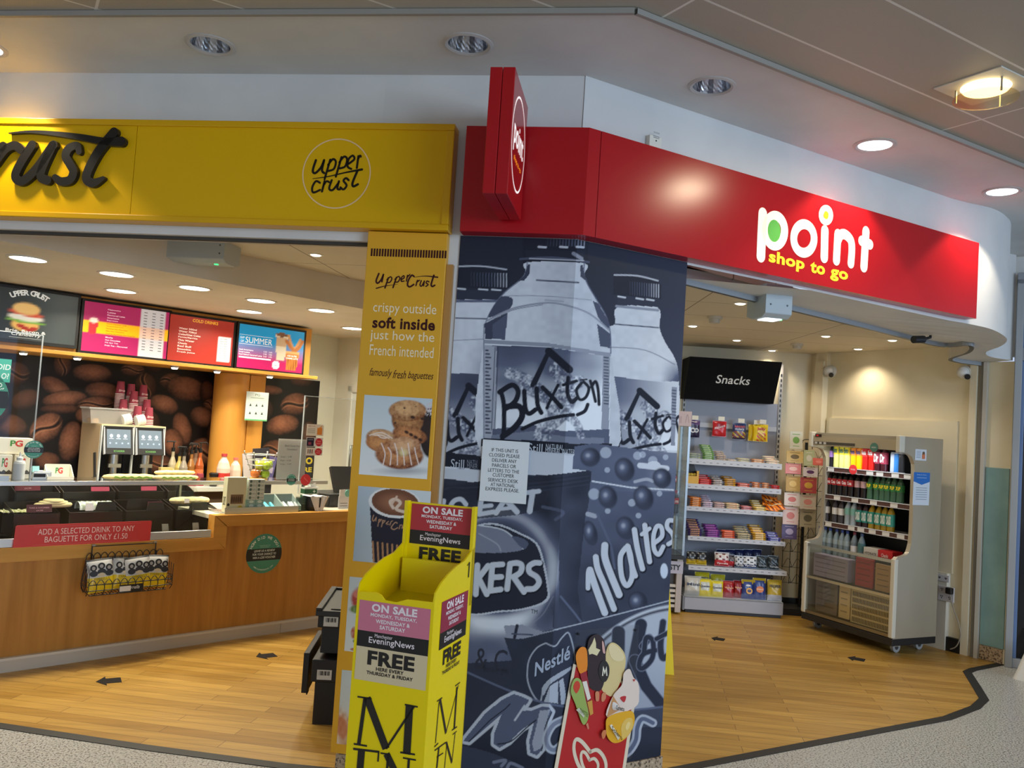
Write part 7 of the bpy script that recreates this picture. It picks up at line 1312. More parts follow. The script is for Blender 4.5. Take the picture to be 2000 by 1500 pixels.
b = MB(); b.box(.05, .10, 1.60, FW - .05, .14, 1.612, (240, 244, 250)); obj('strip_light', b, LAMPC, ch); o = lamp('AREA', 'chiller_light', FF.P(FW / 2, -.12, 1.565), 2.4, (.93, .97, 1), shape='RECTANGLE', size=.8, size_y=.06); o.rotation_euler = (R(-18) * 0, 0, R(90 - 154.5))
shz = [FF.on(1612, 912, -.18)[1], FF.on(1607, 965, -.17)[1], FF.on(1602, 1018, -.15)[1]]
for i, z in enumerate(shz):
    b = MB(); b.box(.04, .18, z - .035, FW - .04, .184, z + .003, (86, 56, 50)); b.box(.04, .184, z - .008, FW - .04, FD_ - .06, z, (190, 192, 196)); b.box(.04, .176, z + .001, FW - .04, .19, z + .006, (214, 214, 216)); b.box(.04, .176, z - .038, FW - .04, .19, z - .034, (214, 214, 216))
    for k in ((0, 3, 5, 6.2, 8, 9.4), (1, 3.3, 5.6, 8), (0, 3, 4.2, 5.6, 7.2, 8.9))[i]: b.box(.05 + k * .085, .1785, z - .032, .05 + k * .085 + .07, .18, z - .001, (226, 224, 220))
    obj('shelf', b, SATIN, ch)
b = MB(); b.box(.04, .14, .60, FW - .04, FD_ - .06, .615, (60, 62, 66)); obj('well_floor', b, SATIN, ch)
b = MB(); b.box(.035, -.006, .715, FW - .035, .012, .74, (196, 196, 192)); b.box(.035, -.004, .44, FW - .035, .010, .462, (206, 196, 170)); b.box(.035, 0.0, FZ0 + .005, FW - .035, .012, FZ0 + .03, (150, 144, 130)); obj('front_rail', b, METAL, ch); b = MB(); b.box(.035, 0, .462, FW - .035, .006, .715); b.box(.035, .004, FZ0 + .03, FW - .035, .008, .44); obj('front_glass', b, GLASS, ch)
b = MB(); b.box(.035, .13, FZ0, FW - .035, .145, .60, (110, 92, 80)); obj('inner_panel', b, SATIN, ch)
b = MB(); b.box(.50, .04, FZ0 + .03, FW - .04, .05, .43, (196, 172, 126))
for i in range(6):
    for k in range(26): b.box(.515 + k * .015, .0385, FZ0 + .04 + i * .052, .523 + k * .015, .04, FZ0 + .078 + i * .052, (74, 60, 44))
obj('grille_reflection', b, SATIN, ch)  # beige slotted panel built in place of a room reflection in the front pane
b = MB(); b.box(.0, -.004, FZ0 - .055, FW, FD_, FZ0 - .001, (26, 26, 28)); obj('base', b, SATIN, ch, bevel=.003)
for x, y in ((.06, .13), (FW - .09, .14), (FW - .12, FD_ - .05), (.08, FD_ - .05)):
    b = MB(); b.cyl((x - .014, y, .042), (x + .014, y, .042), .042, n=20, col=(150, 150, 148)); b.cyl((x - .015, y, .042), (x + .015, y, .042), .02, n=14, col=(60, 60, 60)); b.box(x - .02, y - .03, .05, x - .015, y + .03, .078, (196, 186, 160)); b.box(x + .015, y - .03, .05, x + .02, y + .03, .078, (196, 186, 160)); b.box(x - .01, y - .075, .065, x + .03, y - .03, .078, (196, 192, 180)); obj('castor', b, SATIN, ch)
for nm, lab, x0, y0, z0, x1, y1, z1, c in (('storage_crate', 'lilac grey crate shape standing in for a reflection in the upper chiller pane', .08, .03, .47, .46, .12, .66, (150, 136, 150)), ('red_reflection', 'red panel standing in for a reflection in the upper front pane of the chiller', .52, .05, .465, .70, .07, .70, (160, 40, 44)), ('brown_reflection', 'brown panel standing in for a reflection beside the red one in the chiller front', .72, .05, .465, .88, .07, .68, (170, 130, 84)), ('grey_reflection', 'grey panel standing in for a reflection in the lower front pane of the chiller', .10, .05, .165, .34, .07, .43, (112, 98, 88)), ('slatted_reflection', 'cream slatted panel standing in for a reflection beside the grey one', .36, .05, .165, .48, .07, .43, (206, 176, 128))):  # solid coloured panels put in for room reflections in the front panes
    t = thing(nm, lab, 'board' if 'crate' not in nm else 'crate', FF.m()); b = MB(); b.box(x0, y0, z0, x1, y1, z1, c); obj('panel', b, SATIN, t, bevel=.004)
    b = MB(); [b.box(x0 + .02, y0 - .001, z0 + (z1 - z0) * (.2 + .2 * k), x1 - .03, y0, z0 + (z1 - z0) * (.24 + .2 * k), tuple(int(v * .75) for v in c)) for k in range(4)]; obj('marking', b, SATIN, t)
# drinks
protos = {}
def drink(kind, body, lab, cap, label, u, w, z, group, H=.215, can=False, txt=None, ls=(.42, .68), inner=None):
    if kind not in protos:
        t = thing('drink_can' if can else 'drink_bottle', label, 'can' if can else 'drink', FF.m(u, w, z), group); r = .026 if can else .031
        b = MB()
        if can: b.lathe([(0, 0), (.02, 0), (r, .008), (r, H - .012), (.021, H), (.018, H - .002), (0, H - .003)], n=14, cols=[(180, 180, 184)] * 2 + [body] + [(180, 180, 184)] * 3)
        else: b.lathe([(0, 0), (r * .9, 0), (r, .01), (r * .97, H * .3), (r, H * .45), (r, H * .66), (r * .78, H * .78), (.0125, H * .89), (.0125, H * .92)], n=14, col=body)
        obj('body', b, GLOSS, t)
        if not can:
            b = MB(); b.lathe([(r + .0006, H * ls[0]), (r + .0006, H * ls[1])], n=14, col=lab); obj('label', b, SATIN, t); b = MB(); b.lathe([(.0145, H * .915), (.0145, H), (0, H)], n=12, col=cap); obj('cap', b, SATIN, t)
        if txt: b = MB(); v = b.text(txt[0], -r * .72, H * (ls[0] + .06), r * .72, H * (ls[1] - .06), -r - .001, txt[1], .04); obj('printing', b, SATIN, t)
        protos[kind] = t; return t
    return dup(protos[kind], FF.m(u, w, z), label, group)
c7 = lambda x: FF.on(1560 + x / 6.25, 900, -.24)[0]; c72 = lambda x: FF.on(1560 + x / 6.25, 950, -.23)[0]; c6 = lambda x: FF.on(1560 + x / 5.357, 1010, -.22)[0]; c64 = lambda x: FF.on(1560 + x / 5.357, 1060, -.20)[0]
g1, g2, g3, g4 = ('drinks on the %s chiller shelf' % s for s in ('top', 'second', 'third', 'bottom'))
def row(lst, cx, w, z, g, where):
    seen = {}
    tot = {k[0]: sum(1 for q in lst if q[0] == k[0]) for k in lst}
    for kind, xs, body, lab, cap, desc, kw in lst:
        for x in xs:
            seen[kind] = seen.get(kind, 0) + 1; n = seen[kind]
            drink(kind, body, lab, cap, f'{desc}, {ORD[n - 1]} such on the {where} chiller shelf' if len(xs) > 1 else f'{desc} on the {where} chiller shelf', cx(x), w, z + .002, g, **kw)
row([('purple', [340, 398], (24, 20, 30), (150, 110, 190), (230, 230, 230), 'dark bottle with a lilac label', {}), ('lemon', [468, 540, 602], (216, 216, 130), (226, 210, 30), (226, 210, 40), 'pale lemonade bottle with a yellow label', dict(txt=('Fanta', (60, 110, 90)), ls=(.55, .9))), ('orange', [682, 752], (240, 180, 10), (236, 140, 20), (236, 140, 20), 'orange drink bottle', dict(txt=('Fanta', (40, 50, 120)), ls=(.55, .85))), ('strawberry', [822, 900], (200, 30, 24), (214, 40, 36), (200, 30, 30), 'bright red drink bottle', dict(txt=('Fanta', (240, 230, 230)), ls=(.55, .85))), ('cherry', [975, 1050], (60, 16, 26), (150, 40, 66), (30, 20, 22), 'dark cherry bottle with white letters', dict(txt=('Dr', (236, 232, 232)), ls=(.3, .75))), ('silvercan', [1160], (176, 186, 206), None, None, 'slim silver can', dict(can=True, H=.17)), ('bluecan', [1206], (50, 120, 190), None, None, 'slim blue can', dict(can=True, H=.17)), ('darkcan', [1262], (34, 36, 42), None, None, 'slim black can', dict(can=True, H=.17))], c7, -.24, shz[0], g1, 'top')
row([('cola', [388, 450, 514, 580, 648], (22, 10, 8), (180, 34, 40), (170, 20, 24), 'cola bottle with a red label', dict(txt=('Coca', (236, 220, 220)))), ('dietcola', [728, 806], (22, 12, 10), (190, 150, 150), (170, 20, 24), 'cola bottle with a silver pink label', {}), ('lime', [882, 966, 1035, 1098, 1172, 1246], (62, 96, 70), (44, 126, 60), (60, 120, 60), 'clear green bottle with a green label', dict(txt=('7UP', (236, 210, 40))))], c72, -.23, shz[1], g2, 'second')
row([('cherrywater', [292, 385, 450], (60, 54, 58), (214, 210, 206), (130, 30, 44), 'dark bottle with a white label, maroon cap', dict(ls=(.35, .62))), ('sportwater', [518, 580], (150, 160, 166), (120, 170, 160), (60, 100, 180), 'clear water bottle with a blue cap', {}), ('oasisdark', [642, 706], (40, 20, 26), (40, 140, 130), (30, 26, 30), 'dark juice bottle with a teal label', dict(txt=('OASIS', (220, 230, 226)), ls=(.2, .66))), ('oasis', [770, 842, 906, 968], (150, 120, 24), (50, 150, 130), (130, 110, 30), 'amber juice bottle with a teal label', dict(txt=('OASIS', (226, 230, 220)), ls=(.2, .66)))], c6, -.22, shz[2], g3, 'third')
row([('water', [222, 276, 328, 396, 455, 508], (120, 134, 140), (150, 164, 168), (40, 60, 130), 'still water bottle with a navy cap', dict(H=.26, ls=(.5, .66))), ('labelwater', [584], (110, 120, 126), (216, 212, 210), (120, 40, 50), 'water bottle with a white label', dict(H=.26, ls=(.36, .56))), ('sparkling', [660], (110, 124, 130), (70, 110, 110), (60, 80, 120), 'water bottle beside the red carton', dict(H=.26))], c64, -.20, .617, g4, 'bottom')
u0, zt = FF.on(1560 + 690 / 5.357, 1042, -.17); u1, zb = FF.on(1560 + 985 / 5.357, 1062, -.17); t = thing('drink_carton', 'red and white carton lying in the bottom of the chiller', 'box', FF.m(u0, -.17, .69)); b = MB(); b.box(0, 0, 0, (u1 - u0), .12, .085, (200, 40, 44)); b.box(-.002, -.001, .0, (u1 - u0) * .5, .121, .086, (206, 200, 190)); obj('carton', b, SATIN, t); b = MB(); b.text('Oasis', (u1 - u0) * .62, .03, (u1 - u0) * .86, .06, -.002, (240, 200, 200), .03); b.text('HYDRATE', .01, .03, (u1 - u0) * .45, .05, -.002, (90, 84, 80), .03); obj('printing', b, SATIN, t)
b = MB(); b.box(0, .03, 0, u1 - u0, .11, .072, (40, 42, 46)); tag(obj('dark_carton', b, SATIN, None, FF.m(u0, -.18, .617)), 'dark carton under the red and white one in the chiller', 'box')
def disc(px, py, w, r, col, label, txt): u, z = FF.on(px, py, w); t = thing('round_sticker', label, 'sticker', FF.m(u, w, z)); b = MB(); b.cyl((0, .0008, 0), (0, -.0006, 0), r, n=28, col=col); obj('disc', b, SATIN, t); b = MB(); b.text(txt, -r * .6, -r * .15, r * .6, r * .15, -.001, (226, 226, 220)); obj('lettering', b, SATIN, t)
disc(1666, 917, -.174, .042, (214, 50, 52), 'round red sticker hanging at the top shelf edge of the chiller', 'TWO DEAL'); disc(1707, 874, .0005, .038, (70, 120, 108), 'round grey green sticker on the chiller canopy', 'REVIEW')
for i, (x, k) in enumerate(((1318, 1), (1327, 1), (1322, 2))): dup(protos['cola'], FS.m(FS.on(x, 900, 0)[0], -.05 - .04 * i, GZ + .189 + .2 * k), 'cola bottle in the glass cabinet, ' + ('nearest the mural', 'nearest the corner post', 'alone on its shelf')[i], 'cola bottles in the glass cabinet')
# notices on the chiller side
FSD = Frame(64.5, FF.P(FW, 0, 0))
def ns1(b, W, H): b.poly([(0, H), (W, H), (W, H * .72), (W / 2, H * .62), (0, H * .72)], -.0006, (50, 110, 186)); b.text('Refund Policy', W * .2, H * .91, W * .8, H * .94, -.0009, (214, 226, 240)); [b.rect(W * .16, H * (.52 - .07 * i), W * .85, H * (.535 - .07 * i), -.0006, (120, 130, 150)) for i in range(6)]; b.rect(W * .2, H * .83, W * .8, H * .84, -.0009, (190, 210, 236))
def ns2(b, W, H): b.rect(W * .6, H * .15, W * .88, H * .6, -.0006, (206, 120, 84)); b.ell(W * .74, H * .68, W * .12, H * .14, -.0006, (110, 90, 70), 14); [b.rect(W * .1, H * (.8 - .14 * i), W * .5, H * (.84 - .14 * i), -.0006, (130, 140, 156)) for i in range(5)]
poster(1785, 922, 1814, 987, (208, 214, 222), 'white notice with a blue arrow heading on the side of the chiller', ns1, .002, FSD, 'side_notice'); poster(1788, 877, 1809, 900, (208, 214, 222), 'small white notice with a drink picture on the side of the chiller', ns2, .002, FSD, 'side_notice')
# ---- ceiling fittings, cameras, sockets
for px, py, nm in ((1446, 592, 'nearest the grey ceiling unit'), (1353, 636, 'nearest the mural edge'), (1439, 664, 'above the snack header'), (1508, 684, 'nearest the rear wall'), (1613, 656, 'in the middle of the shop'), (1676, 681, 'nearest the boxed corner pipe'), (1743, 664, 'nearest the black camera')):
    g = G(px, py, SH); spotfit('shop ceiling spotlight ' + nm, g[0], g[1], SH, 21, 'shop ceiling spotlights')
for px, py, nm in ((1396, 618, 'in front'), (1557, 671, 'farther back')):
    g = G(px, py, SH); t = thing('smoke_detector', 'white smoke detector on the shop ceiling, the one ' + nm, 'detector', T(g[0], g[1], SH)); b = MB(); b.lathe([(.055, 0), (.055, -.02), (0, -.02)], n=20, col=(206, 198, 180)); obj('base', b, SATIN, t); b = MB(); b.lathe([(.042, -.02), (.038, -.05), (0, -.055)], n=20, col=(190, 182, 166)); obj('sensor', b, SATIN, t)
unit(Frame(78, (0, 0)), 1484, 1558, 613, SH - .001, .17, 'grey white box unit with a lit tube on the shop ceiling', True)
for px, py, nm in ((1616, 724, 'nearest the boxed corner pipe'), (1879, 726, 'nearest the door jamb')):
    u, z = FR.on(px, py, .06); t = thing('dome_camera', 'white dome camera on the cream wall ' + nm, 'camera', FR.m(u, .0, z)); b = MB(); b.cyl((0, 0, 0), (0, -.035, 0), .058, .055, 24, (206, 204, 196)); obj('base', b, SATIN, t); b = MB(); b.ball((0, -.045, -.004), .05, (214, 212, 206)); obj('eyeball', b, SATIN, t); b = MB(); b.M = RZ(38) @ RX(24); b.cyl((0, -.088, -.004), (0, -.104, -.004), .022, n=16, col=(20, 20, 22)); obj('lens', b, GLOSS, t)
g = G(1800, 651, 2.42); t = thing('bullet_camera', 'small black camera bracketed under the shop fascia', 'camera', T(g[0], g[1], 2.40) @ RZ(200)); b = MB(); b.cyl((-.02, 0, -.02), (.07, 0, -.03), .026, n=16, col=(22, 22, 24)); obj('body', b, SATIN, t); b = MB(); b.tube([(-.02, 0, -.02), (-.08, 0, .0), (-.08, 0, .035)], .010, 8, (22, 22, 24)); obj('bracket', b, SATIN, t)
def sock(px, py, pw, ph, label, holes=True):
    u0, z1 = FR.on(px, py, .05); u1, z0 = FR.on(px + pw, py + ph, .05); t = thing('wall_socket', label, 'socket', FR.m(u0, .05, z0)); W, H = u1 - u0, z1 - z0; b = MB(); b.box(0, -.012, 0, W, -.001, H, (206, 202, 204)); obj('plate', b, SATIN, t, bevel=.003); b = MB()
    for j in ((.25, .75) if holes else (.5,)): [b.rect(W * x - .004, H * (j + d) - .005, W * x + .004, H * (j + d) + .005, -.0126, (60, 58, 60)) for x, d in ((.2, .06), (.3, .06), (.7, .06), (.8, .06), (.25, -.05), (.75, -.05))]
    obj('pin_holes', b, SATIN, t); return t
sock(1803, 1117, 24, 18, 'small blank switch plate above the socket behind the chiller edge', False); sock(1831, 1120, 24, 18, 'small blank switch plate above the socket near the skirting', False); sock(1803, 1138, 26, 36, 'four gang socket plate half hidden by the chiller edge'); sock(1834, 1142, 30, 36, 'four gang socket plate nearest the door jamb')
for px, py, path, nm in ((1809, 1143, [(1808, 1152), (1800, 1172), (1792, 1195), (1790, 1240)], 'nearest the chiller'), (1855, 1154, [(1856, 1162), (1862, 1188), (1873, 1220), (1876, 1242), (1868, 1262), (1856, 1268)], 'nearest the door jamb')):
    P0 = FR.on(px, py, .08); t = thing('power_plug', 'black power plug with a trailing grey cable, the one ' + nm, 'plug', FR.m()); b = MB(); b.box(P0[0] - .026, -.105, P0[1] - .026, P0[0] + .026, -.064, P0[1] + .026, (18, 18, 20)); obj('plug', b, SATIN, t, bevel=.008); b = MB(); b.tube([(FR.on(x, y, .08)[0], -.08, max(.012, FR.on(x, y, .08)[1])) for x, y in path], .005, 6, (150, 140, 124), True); obj('cable', b, SATIN, t)
# wet floor sign and floor arrows
g = G(1300, 1316); t = thing('wet_floor_sign', 'yellow folding floor sign peeping out behind the mural edge', 'floor sign', T(g[0] - .075, g[1], 0) @ RZ(-8))
for s in (1, -1): b = MB(); b.M = RX(-14 * s) if s > 0 else T(0, .30, 0) @ RX(14); b.prism([(-.13, 0), (.13, 0), (.075, .6), (-.075, .6)], 0, .006, (230, 206, 30)); obj('leaf', b, SATIN, t)
for (px, py), (hx, hy), nm in (((212, 1330), (187, 1332), 'nearest the concourse strip, on the kiosk floor'), ((519, 1281), (500, 1283), 'beside the black crates on the kiosk floor'), ((1402, 1248), (1389, 1246), 'in front of the snack shelves'), ((1672, 1287), (1655, 1284), 'in front of the chiller')):
    g, h = G(px, py), G(hx, hy); d = (h - g)[:2]; L = np.linalg.norm(d) * 1.0; an = math.degrees(math.atan2(d[1], d[0])); b = MB(); b.prism([(L, 0), (L * .2, .085), (L * .2, .046), (-L, .046), (-L, -.046), (L * .2, -.046), (L * .2, -.085)], .0005, .0015, (30, 26, 24), 'z'); tag(obj('floor_arrow', b, MATT, None, T(g[0], g[1], 0) @ RZ(an)), 'black arrow stuck on the floor ' + nm, 'arrow', 'black floor arrows')
# ================================================================== newspaper stand
d = ray(849, 1172); P0 = CP + d * (2.85 / d[1]); NF = Frame(108, P0); NS_ = Frame(18, P0)
NW = -NF.on(698, 1160)[0]
best = min(np.linspace(.2, .6, 81), key=lambda D: abs((NF.on(933, 1000, -D)[0] - NF.on(797, 985, -D)[0]) - NW)); ND_ = float(best)
YS = (240, 212, 0); YM = vcol('yellow_card', 0.3, spec=0.45)
ns = thing('newspaper_stand', 'yellow cardboard newspaper dump bin with a header board, printed M EN, by the advertising panel', 'newspaper stand', NF.m())
zf = NF.on(775, 1172)[1]; zs = lambda x, y: NS_.on(x, y)
N4 = lambda x, y: (640 + x * .36, 960 + y * .36)
fr = [NF.on(*N4(x, y)) for x, y in ((165, 540), (265, 548), (290, 562), (310, 590), (370, 602), (430, 586), (578, 602))]
b = MB(); b.prism([(-NW, 0)] + [(0, 0)] + [(max(-NW, min(0, u)), z) for u, z in reversed(fr)], 0, .006, YS); obj('front_panel', b, YM, ns)
cv = [NS_.on(*N4(x, y)) for x, y in ((580, 600), (588, 550), (615, 500), (655, 450), (700, 405), (745, 375))]
sp = [(0, 0), (ND_, 0), (ND_, cv[-1][1] + .04)] + [(max(0, min(ND_, u)), z) for u, z in reversed(cv)]
for x in (-.006, -NW): b = MB(); b.prism(sp, x, x + .006, YS, 'x'); obj('side_panel', b, YM, ns)
hz1 = NF.on(865, 985, -ND_)[1]
b = MB(); b.box(-NW, ND_ - .006, 0, 0, ND_, hz1, YS); b.box(-NW, ND_ - .03, hz1 - .36, -NW + .012, ND_, hz1 + .004, YS); b.box(-.012, ND_ - .03, hz1 - .36, 0, ND_, hz1 + .004, YS); obj('header_board', b, YM, ns)
b = MB(); b.add([(-NW + .006, .006, zf - .10), (-.006, .006, zf - .10), (-.006, ND_ - .006, zf - .02), (-NW + .006, ND_ - .006, zf - .02)], [(0, 1, 2, 3)], (220, 200, 10)); b.box(-NW + .02, ND_ - .06, zf - .06, -.02, ND_ - .04, zf + .09, (236, 214, 20)); obj('inner_shelf', b, YM, ns)
def men(F, w, corners, top, base, dy, name, lab):
    """poster given by its corner pixels; red, black and pale bands with the same wording"""
    q = [F.on(*N4(*c), w) for c in corners]; x0, x1 = (q[0][0] + q[3][0]) / 2, (q[1][0] + q[2][0]) / 2; z1, z0 = (q[0][1] + q[1][1]) / 2, (q[2][1] + q[3][1]) / 2; W, H = x1 - x0, z1 - z0
    b = MB(); y = -.0012; r = lambda a, c_, f, g, col, dy=0: b.rect(x0 + W * a, z0 + H * f, x0 + W * c_, z0 + H * g, y - dy, col); tx_ = lambda s, a, c_, f, g, col, **k: b.text(s, x0 + W * a, z0 + H * f, x0 + W * c_, z0 + H * g, y - .0008, col, **k)
    r(0, 1, .62, 1, top); r(0, 1, .42, .62, (20, 20, 20)); 
    if base: r(0, 1, 0, .42, base)
    Wt = (240, 226, 226); tx_('ON SALE', .18, .82, .875, .975, Wt, bold=.04)
    tx_('MONDAY, TUESDAY,', .17, .82, .805, .855, Wt, bold=.03); tx_('WEDNESDAY &', .25, .73, .735, .785, Wt, bold=.03); tx_('SATURDAY', .31, .67, .665, .715, Wt, bold=.03)
    tx_('Manchester', .25, .50, .555, .60, Wt); tx_('EveningNews', .17, .81, .455, .555, Wt, bold=.01)
    tx_('FREE', .17, .83, .205, .385, (24, 22, 20), bold=.045); tx_('HERE EVERY', .30, .69, .145, .19, (24, 22, 20), bold=.03); tx_('THURSDAY & FRIDAY', .17, .82, .085, .13, (24, 22, 20), bold=.03)
    o = obj(name, b, SATIN, ns, None if F is NF else NF.m().inverted() @ F.m()); 
    if dy: o.matrix_basis = T(0, dy, 0)
    o['label'] = lab
men(NF, 0, ((175, 585), (562, 640), (530, 1075), (145, 1020)), (206, 118, 138), (216, 196, 156), 0, 'poster', 'pink, black and cream poster on the front of the stand')
men(NS_, 0, ((617, 603), (758, 535), (738, 960), (592, 1040)), (150, 44, 66), None, 0, 'poster', 'dark red poster on the side of the stand')
men(NF, -ND_, ((457, 62), (800, 96), (780, 470), (440, 440)), (178, 46, 54), None, ND_ - .006, 'poster', 'red and black poster on the header board')
def serif(F, w, pts_list, nm):
    b = MB(); 
    for p in pts_list: b.stroke([F.on(*N4(*q), w) for q in p[0]], [k * .36 / 580 for k in p[1]] if isinstance(p[1], list) else p[1] * .36 / 580, -.0018, (30, 26, 20), False, cap=False)
    o = obj(nm, b, SATIN, ns, None if F is NF else NF.m().inverted() @ F.m()); return o
serif(NF, 0, [([(205, 1118), (170, 1370)], 22), ([(215, 1118), (318, 1395)], 44), ([(470, 1165), (318, 1395)], 12), ([(445, 1160), (430, 1425)], 44), ([(163, 1112), (240, 1124)], 9), ([(420, 1155), (490, 1168)], 9), ([(143, 1368), (215, 1380)], 10), ([(395, 1414), (475, 1426)], 10)], 'letter_m')
serif(NF, 0, [([(185, 1405), (165, 1640)], 42), ([(140, 1395), (282, 1412)], 12), ([(278, 1410), (274, 1465)], 9), ([(165, 1510), (240, 1520)], 10), ([(165, 1630), (290, 1650)], 12), ([(330, 1425), (310, 1660)], 14), ([(320, 1422), (445, 1680)], 40), ([(442, 1450), (425, 1680)], 14), ([(288, 1418), (340, 1426)], 9), ([(410, 1444), (480, 1456)], 9)], 'letters_en')
serif(NS_, 0, [([(603, 1140), (583, 1365)], 10), ([(608, 1125), (640, 1310)], 22), ([(708, 1050), (640, 1310)], 8), ([(700, 1060), (685, 1285)], 22), ([(592, 1138), (620, 1118)], 7), ([(690, 1055), (716, 1035)], 7), ([(577, 1385), (598, 1365)], 8), ([(672, 1295), (700, 1275)], 8)], 'side_letter_m')
serif(NS_, 0, [([(602, 1385), (590, 1500)], 20), ([(578, 1405), (640, 1360)], 8), ([(590, 1440), (625, 1418)], 7), ([(645, 1365), (632, 1500)], 9), ([(642, 1360), (672, 1470)], 18), ([(690, 1310), (672, 1470)], 9), ([(676, 1318), (698, 1300)], 6)], 'side_letters_en')
serif(NS_, 0, [([(768, 382), (762, 465)], 16), ([(756, 402), (768, 384)], 6)], 'printed_numeral')
# ================================================================== black crates
g = G(600, 1417); CM = T(g[0], g[1], 0) @ RZ(4)
def crate(z, H, x, y, label, lid):
    t = thing('storage_crate', label, 'crate', CM @ T(x, y, z), 'black stacking crates'); k = (20, 20, 22); W, D = .40, .56
    b = MB(); b.prism([(.03, .03), (W - .03, .03), (W, 0 if False else .0), (W, D), (0, D), (0, 0)][2:] if False else [(.02, .02), (W - .02, .02), (W - .02, D - .02), (.02, D - .02)], 0, H * .62, k, 'z'); b.box(0, 0, H * .62, W, D, H - .02, k); b.box(.14, -.006, H * .1, .16, .02, H * .6, k); b.box(.26, -.006, H * .1, .28, .02, H * .6, k); obj('tub', b, SATIN, t, bevel=.006)
    b = MB(); b.box(.03, -.0015, H * .66, .105, -.0005, H * .66 + .05, (206, 208, 206)); [b.rect(.04 + .006 * i, H * .66 + .022, .042 + .006 * i + .002 * (i % 3), H * .66 + .044, -.0018, (40, 40, 42)) for i in range(9)]; obj('bar_code_label', b, SATIN, t)
    if lid: b = MB(); b.box(-.012, -.012, H - .02, W + .012, D + .012, H + .008, (40, 41, 43)); b.box(-.012, -.012, H + .008, .02, D + .012, H + .022, k); b.box(.02, D - .02, H + .008, W, D + .012, H + .02, k); b.box(.06, .02, H + .008, .16, .05, H + .014, k); obj('lid', b, SATIN, t, bevel=.004)
    else: b = MB(); b.box(-.05, .04, H * .42, -.02, D - .04, H, k); b.box(-.03, .08, H * .36, -.024, .14, H * .42, k); obj('folded_lid', b, SATIN, t, bevel=.004)
crate(0, .355, 0, 0, 'lower black stacking crate with its lid folded down, beside the yellow panel', False); crate(.357, .215, .01, .03, 'upper black lidded crate on the stack beside the yellow panel', True)
# ================================================================== ice cream board
IW = .016; ic = thing('ice_cream_board', 'red sloping ice cream board with printed lollies, fixed low on the mural', 'sign', FB.m())
Z6 = lambda x, y: (1080 + x * .1867, 1220 + y * .1867)
P6 = lambda pts: [FB.on(*Z6(x, y), IW) for x, y in pts]
def cut(pts, col, y, th=.002, sm=True): b = MB(); q = P6(pts); q = [tuple(v) for v in smooth(q, 5, True)] if sm else q; b.prism(q, -IW - y, -IW - y + th, col); return b
a, c = P6([(238, 60), (905, 30)]); b = MB(); p1_, p2_ = P6([(238, 60), (120, 1500)])[0], P6([(905, 35), (800, 1500)])[0]
b.box(p1_[0], -.0145, .10, p2_[0], -.0115, p1_[1]); obj('acrylic_sheet', b, ACRYL, ic)
for x, y_ in ((265, 98), (862, 58)): u, z = FB.on(*Z6(x, y_), IW); b = MB(); b.cyl((u, -.019, z), (u, -.0146, z), .006, n=12, col=(60, 62, 66)); obj('screw', b, METAL, ic)
o = obj('board', cut([(212, 410), (700, 560), (862, 800), (700, 1900), (-60, 1900)], (224, 206, 178), .001, sm=False), SATIN, ic)
obj('red_face', cut([(238, 440), (700, 590), (820, 860), (665, 1900), (-20, 1900)], (184, 24, 22), .0018, .0008, False), SATIN, ic)
def lolly(name, layers, lab):
    root = None
    for i, (pts, col, sm) in enumerate(layers):
        o = obj(name if i == 0 else 'detail', cut(pts, col, .004 + .0012 * i + lolly.k, .0015, sm), SATIN, ic if i == 0 else root)
        if i == 0: root = o; o['label'] = lab
    lolly.k += .0022
    return root
lolly.k = 0
lolly('printed_lolly', [([(545, 330), (570, 225), (620, 185), (690, 225), (750, 320), (745, 460), (690, 620), (620, 740), (560, 730), (505, 670), (540, 560)], (216, 192, 132), True), ([(575, 240), (620, 200), (690, 250), (740, 340), (690, 380), (610, 350)], (226, 206, 156), True), ([(505, 720), (540, 705), (545, 760), (520, 800), (498, 790)], (206, 130, 90), True)], 'cream coloured printed lolly')
lolly('printed_lolly', [([(350, 300), (370, 150), (450, 98), (520, 150), (540, 260), (540, 520), (500, 670), (440, 690), (370, 640), (355, 500)], (44, 26, 28), True), ([(360, 260), (400, 190), (425, 130), (440, 190), (440, 240), (485, 260), (450, 320), (400, 300), (370, 310)], (220, 206, 160), False), ([(502, 170), (520, 190), (535, 290), (510, 280)], (206, 160, 150), True), ([(432, 700), (468, 700), (468, 780), (450, 796), (434, 780)], (206, 130, 90), True)], 'dark chocolate printed lolly')
lolly('printed_badge', [([(465, 480), (490, 390), (535, 370), (575, 430), (575, 520), (540, 590), (495, 575)], (38, 30, 26), True), ([(500, 530), (512, 425), (530, 480), (548, 430), (556, 530), (545, 530), (542, 470), (528, 515), (516, 470), (512, 530)], (230, 222, 200), False)], 'round dark badge with a letter M')
lolly('printed_lolly', [([(225, 330), (260, 245), (310, 228), (340, 270), (345, 440), (310, 500), (260, 490)], (226, 130, 20), True), ([(268, 510), (330, 480), (350, 560), (400, 900), (375, 940), (340, 900), (300, 640)], (150, 30, 40), False), ([(290, 590), (335, 580), (378, 760), (345, 785)], (226, 216, 200), False), ([(340, 800), (390, 780), (402, 920), (370, 940)], (206, 150, 60), False)], 'orange push up printed lolly')
lolly('printed_lolly', [([(170, 690), (200, 570), (250, 552), (290, 610), (320, 760), (355, 920), (335, 1010), (290, 1025), (220, 830)], (150, 170, 84), True), ([(195, 650), (215, 590), (250, 585), (265, 640), (225, 710)], (200, 60, 36), True), ([(325, 1030), (345, 1015), (357, 1075), (346, 1085)], (206, 130, 100), False), ([(222, 880), (250, 860), (310, 930), (300, 960)], (226, 226, 206), False)], 'green twisted printed lolly')
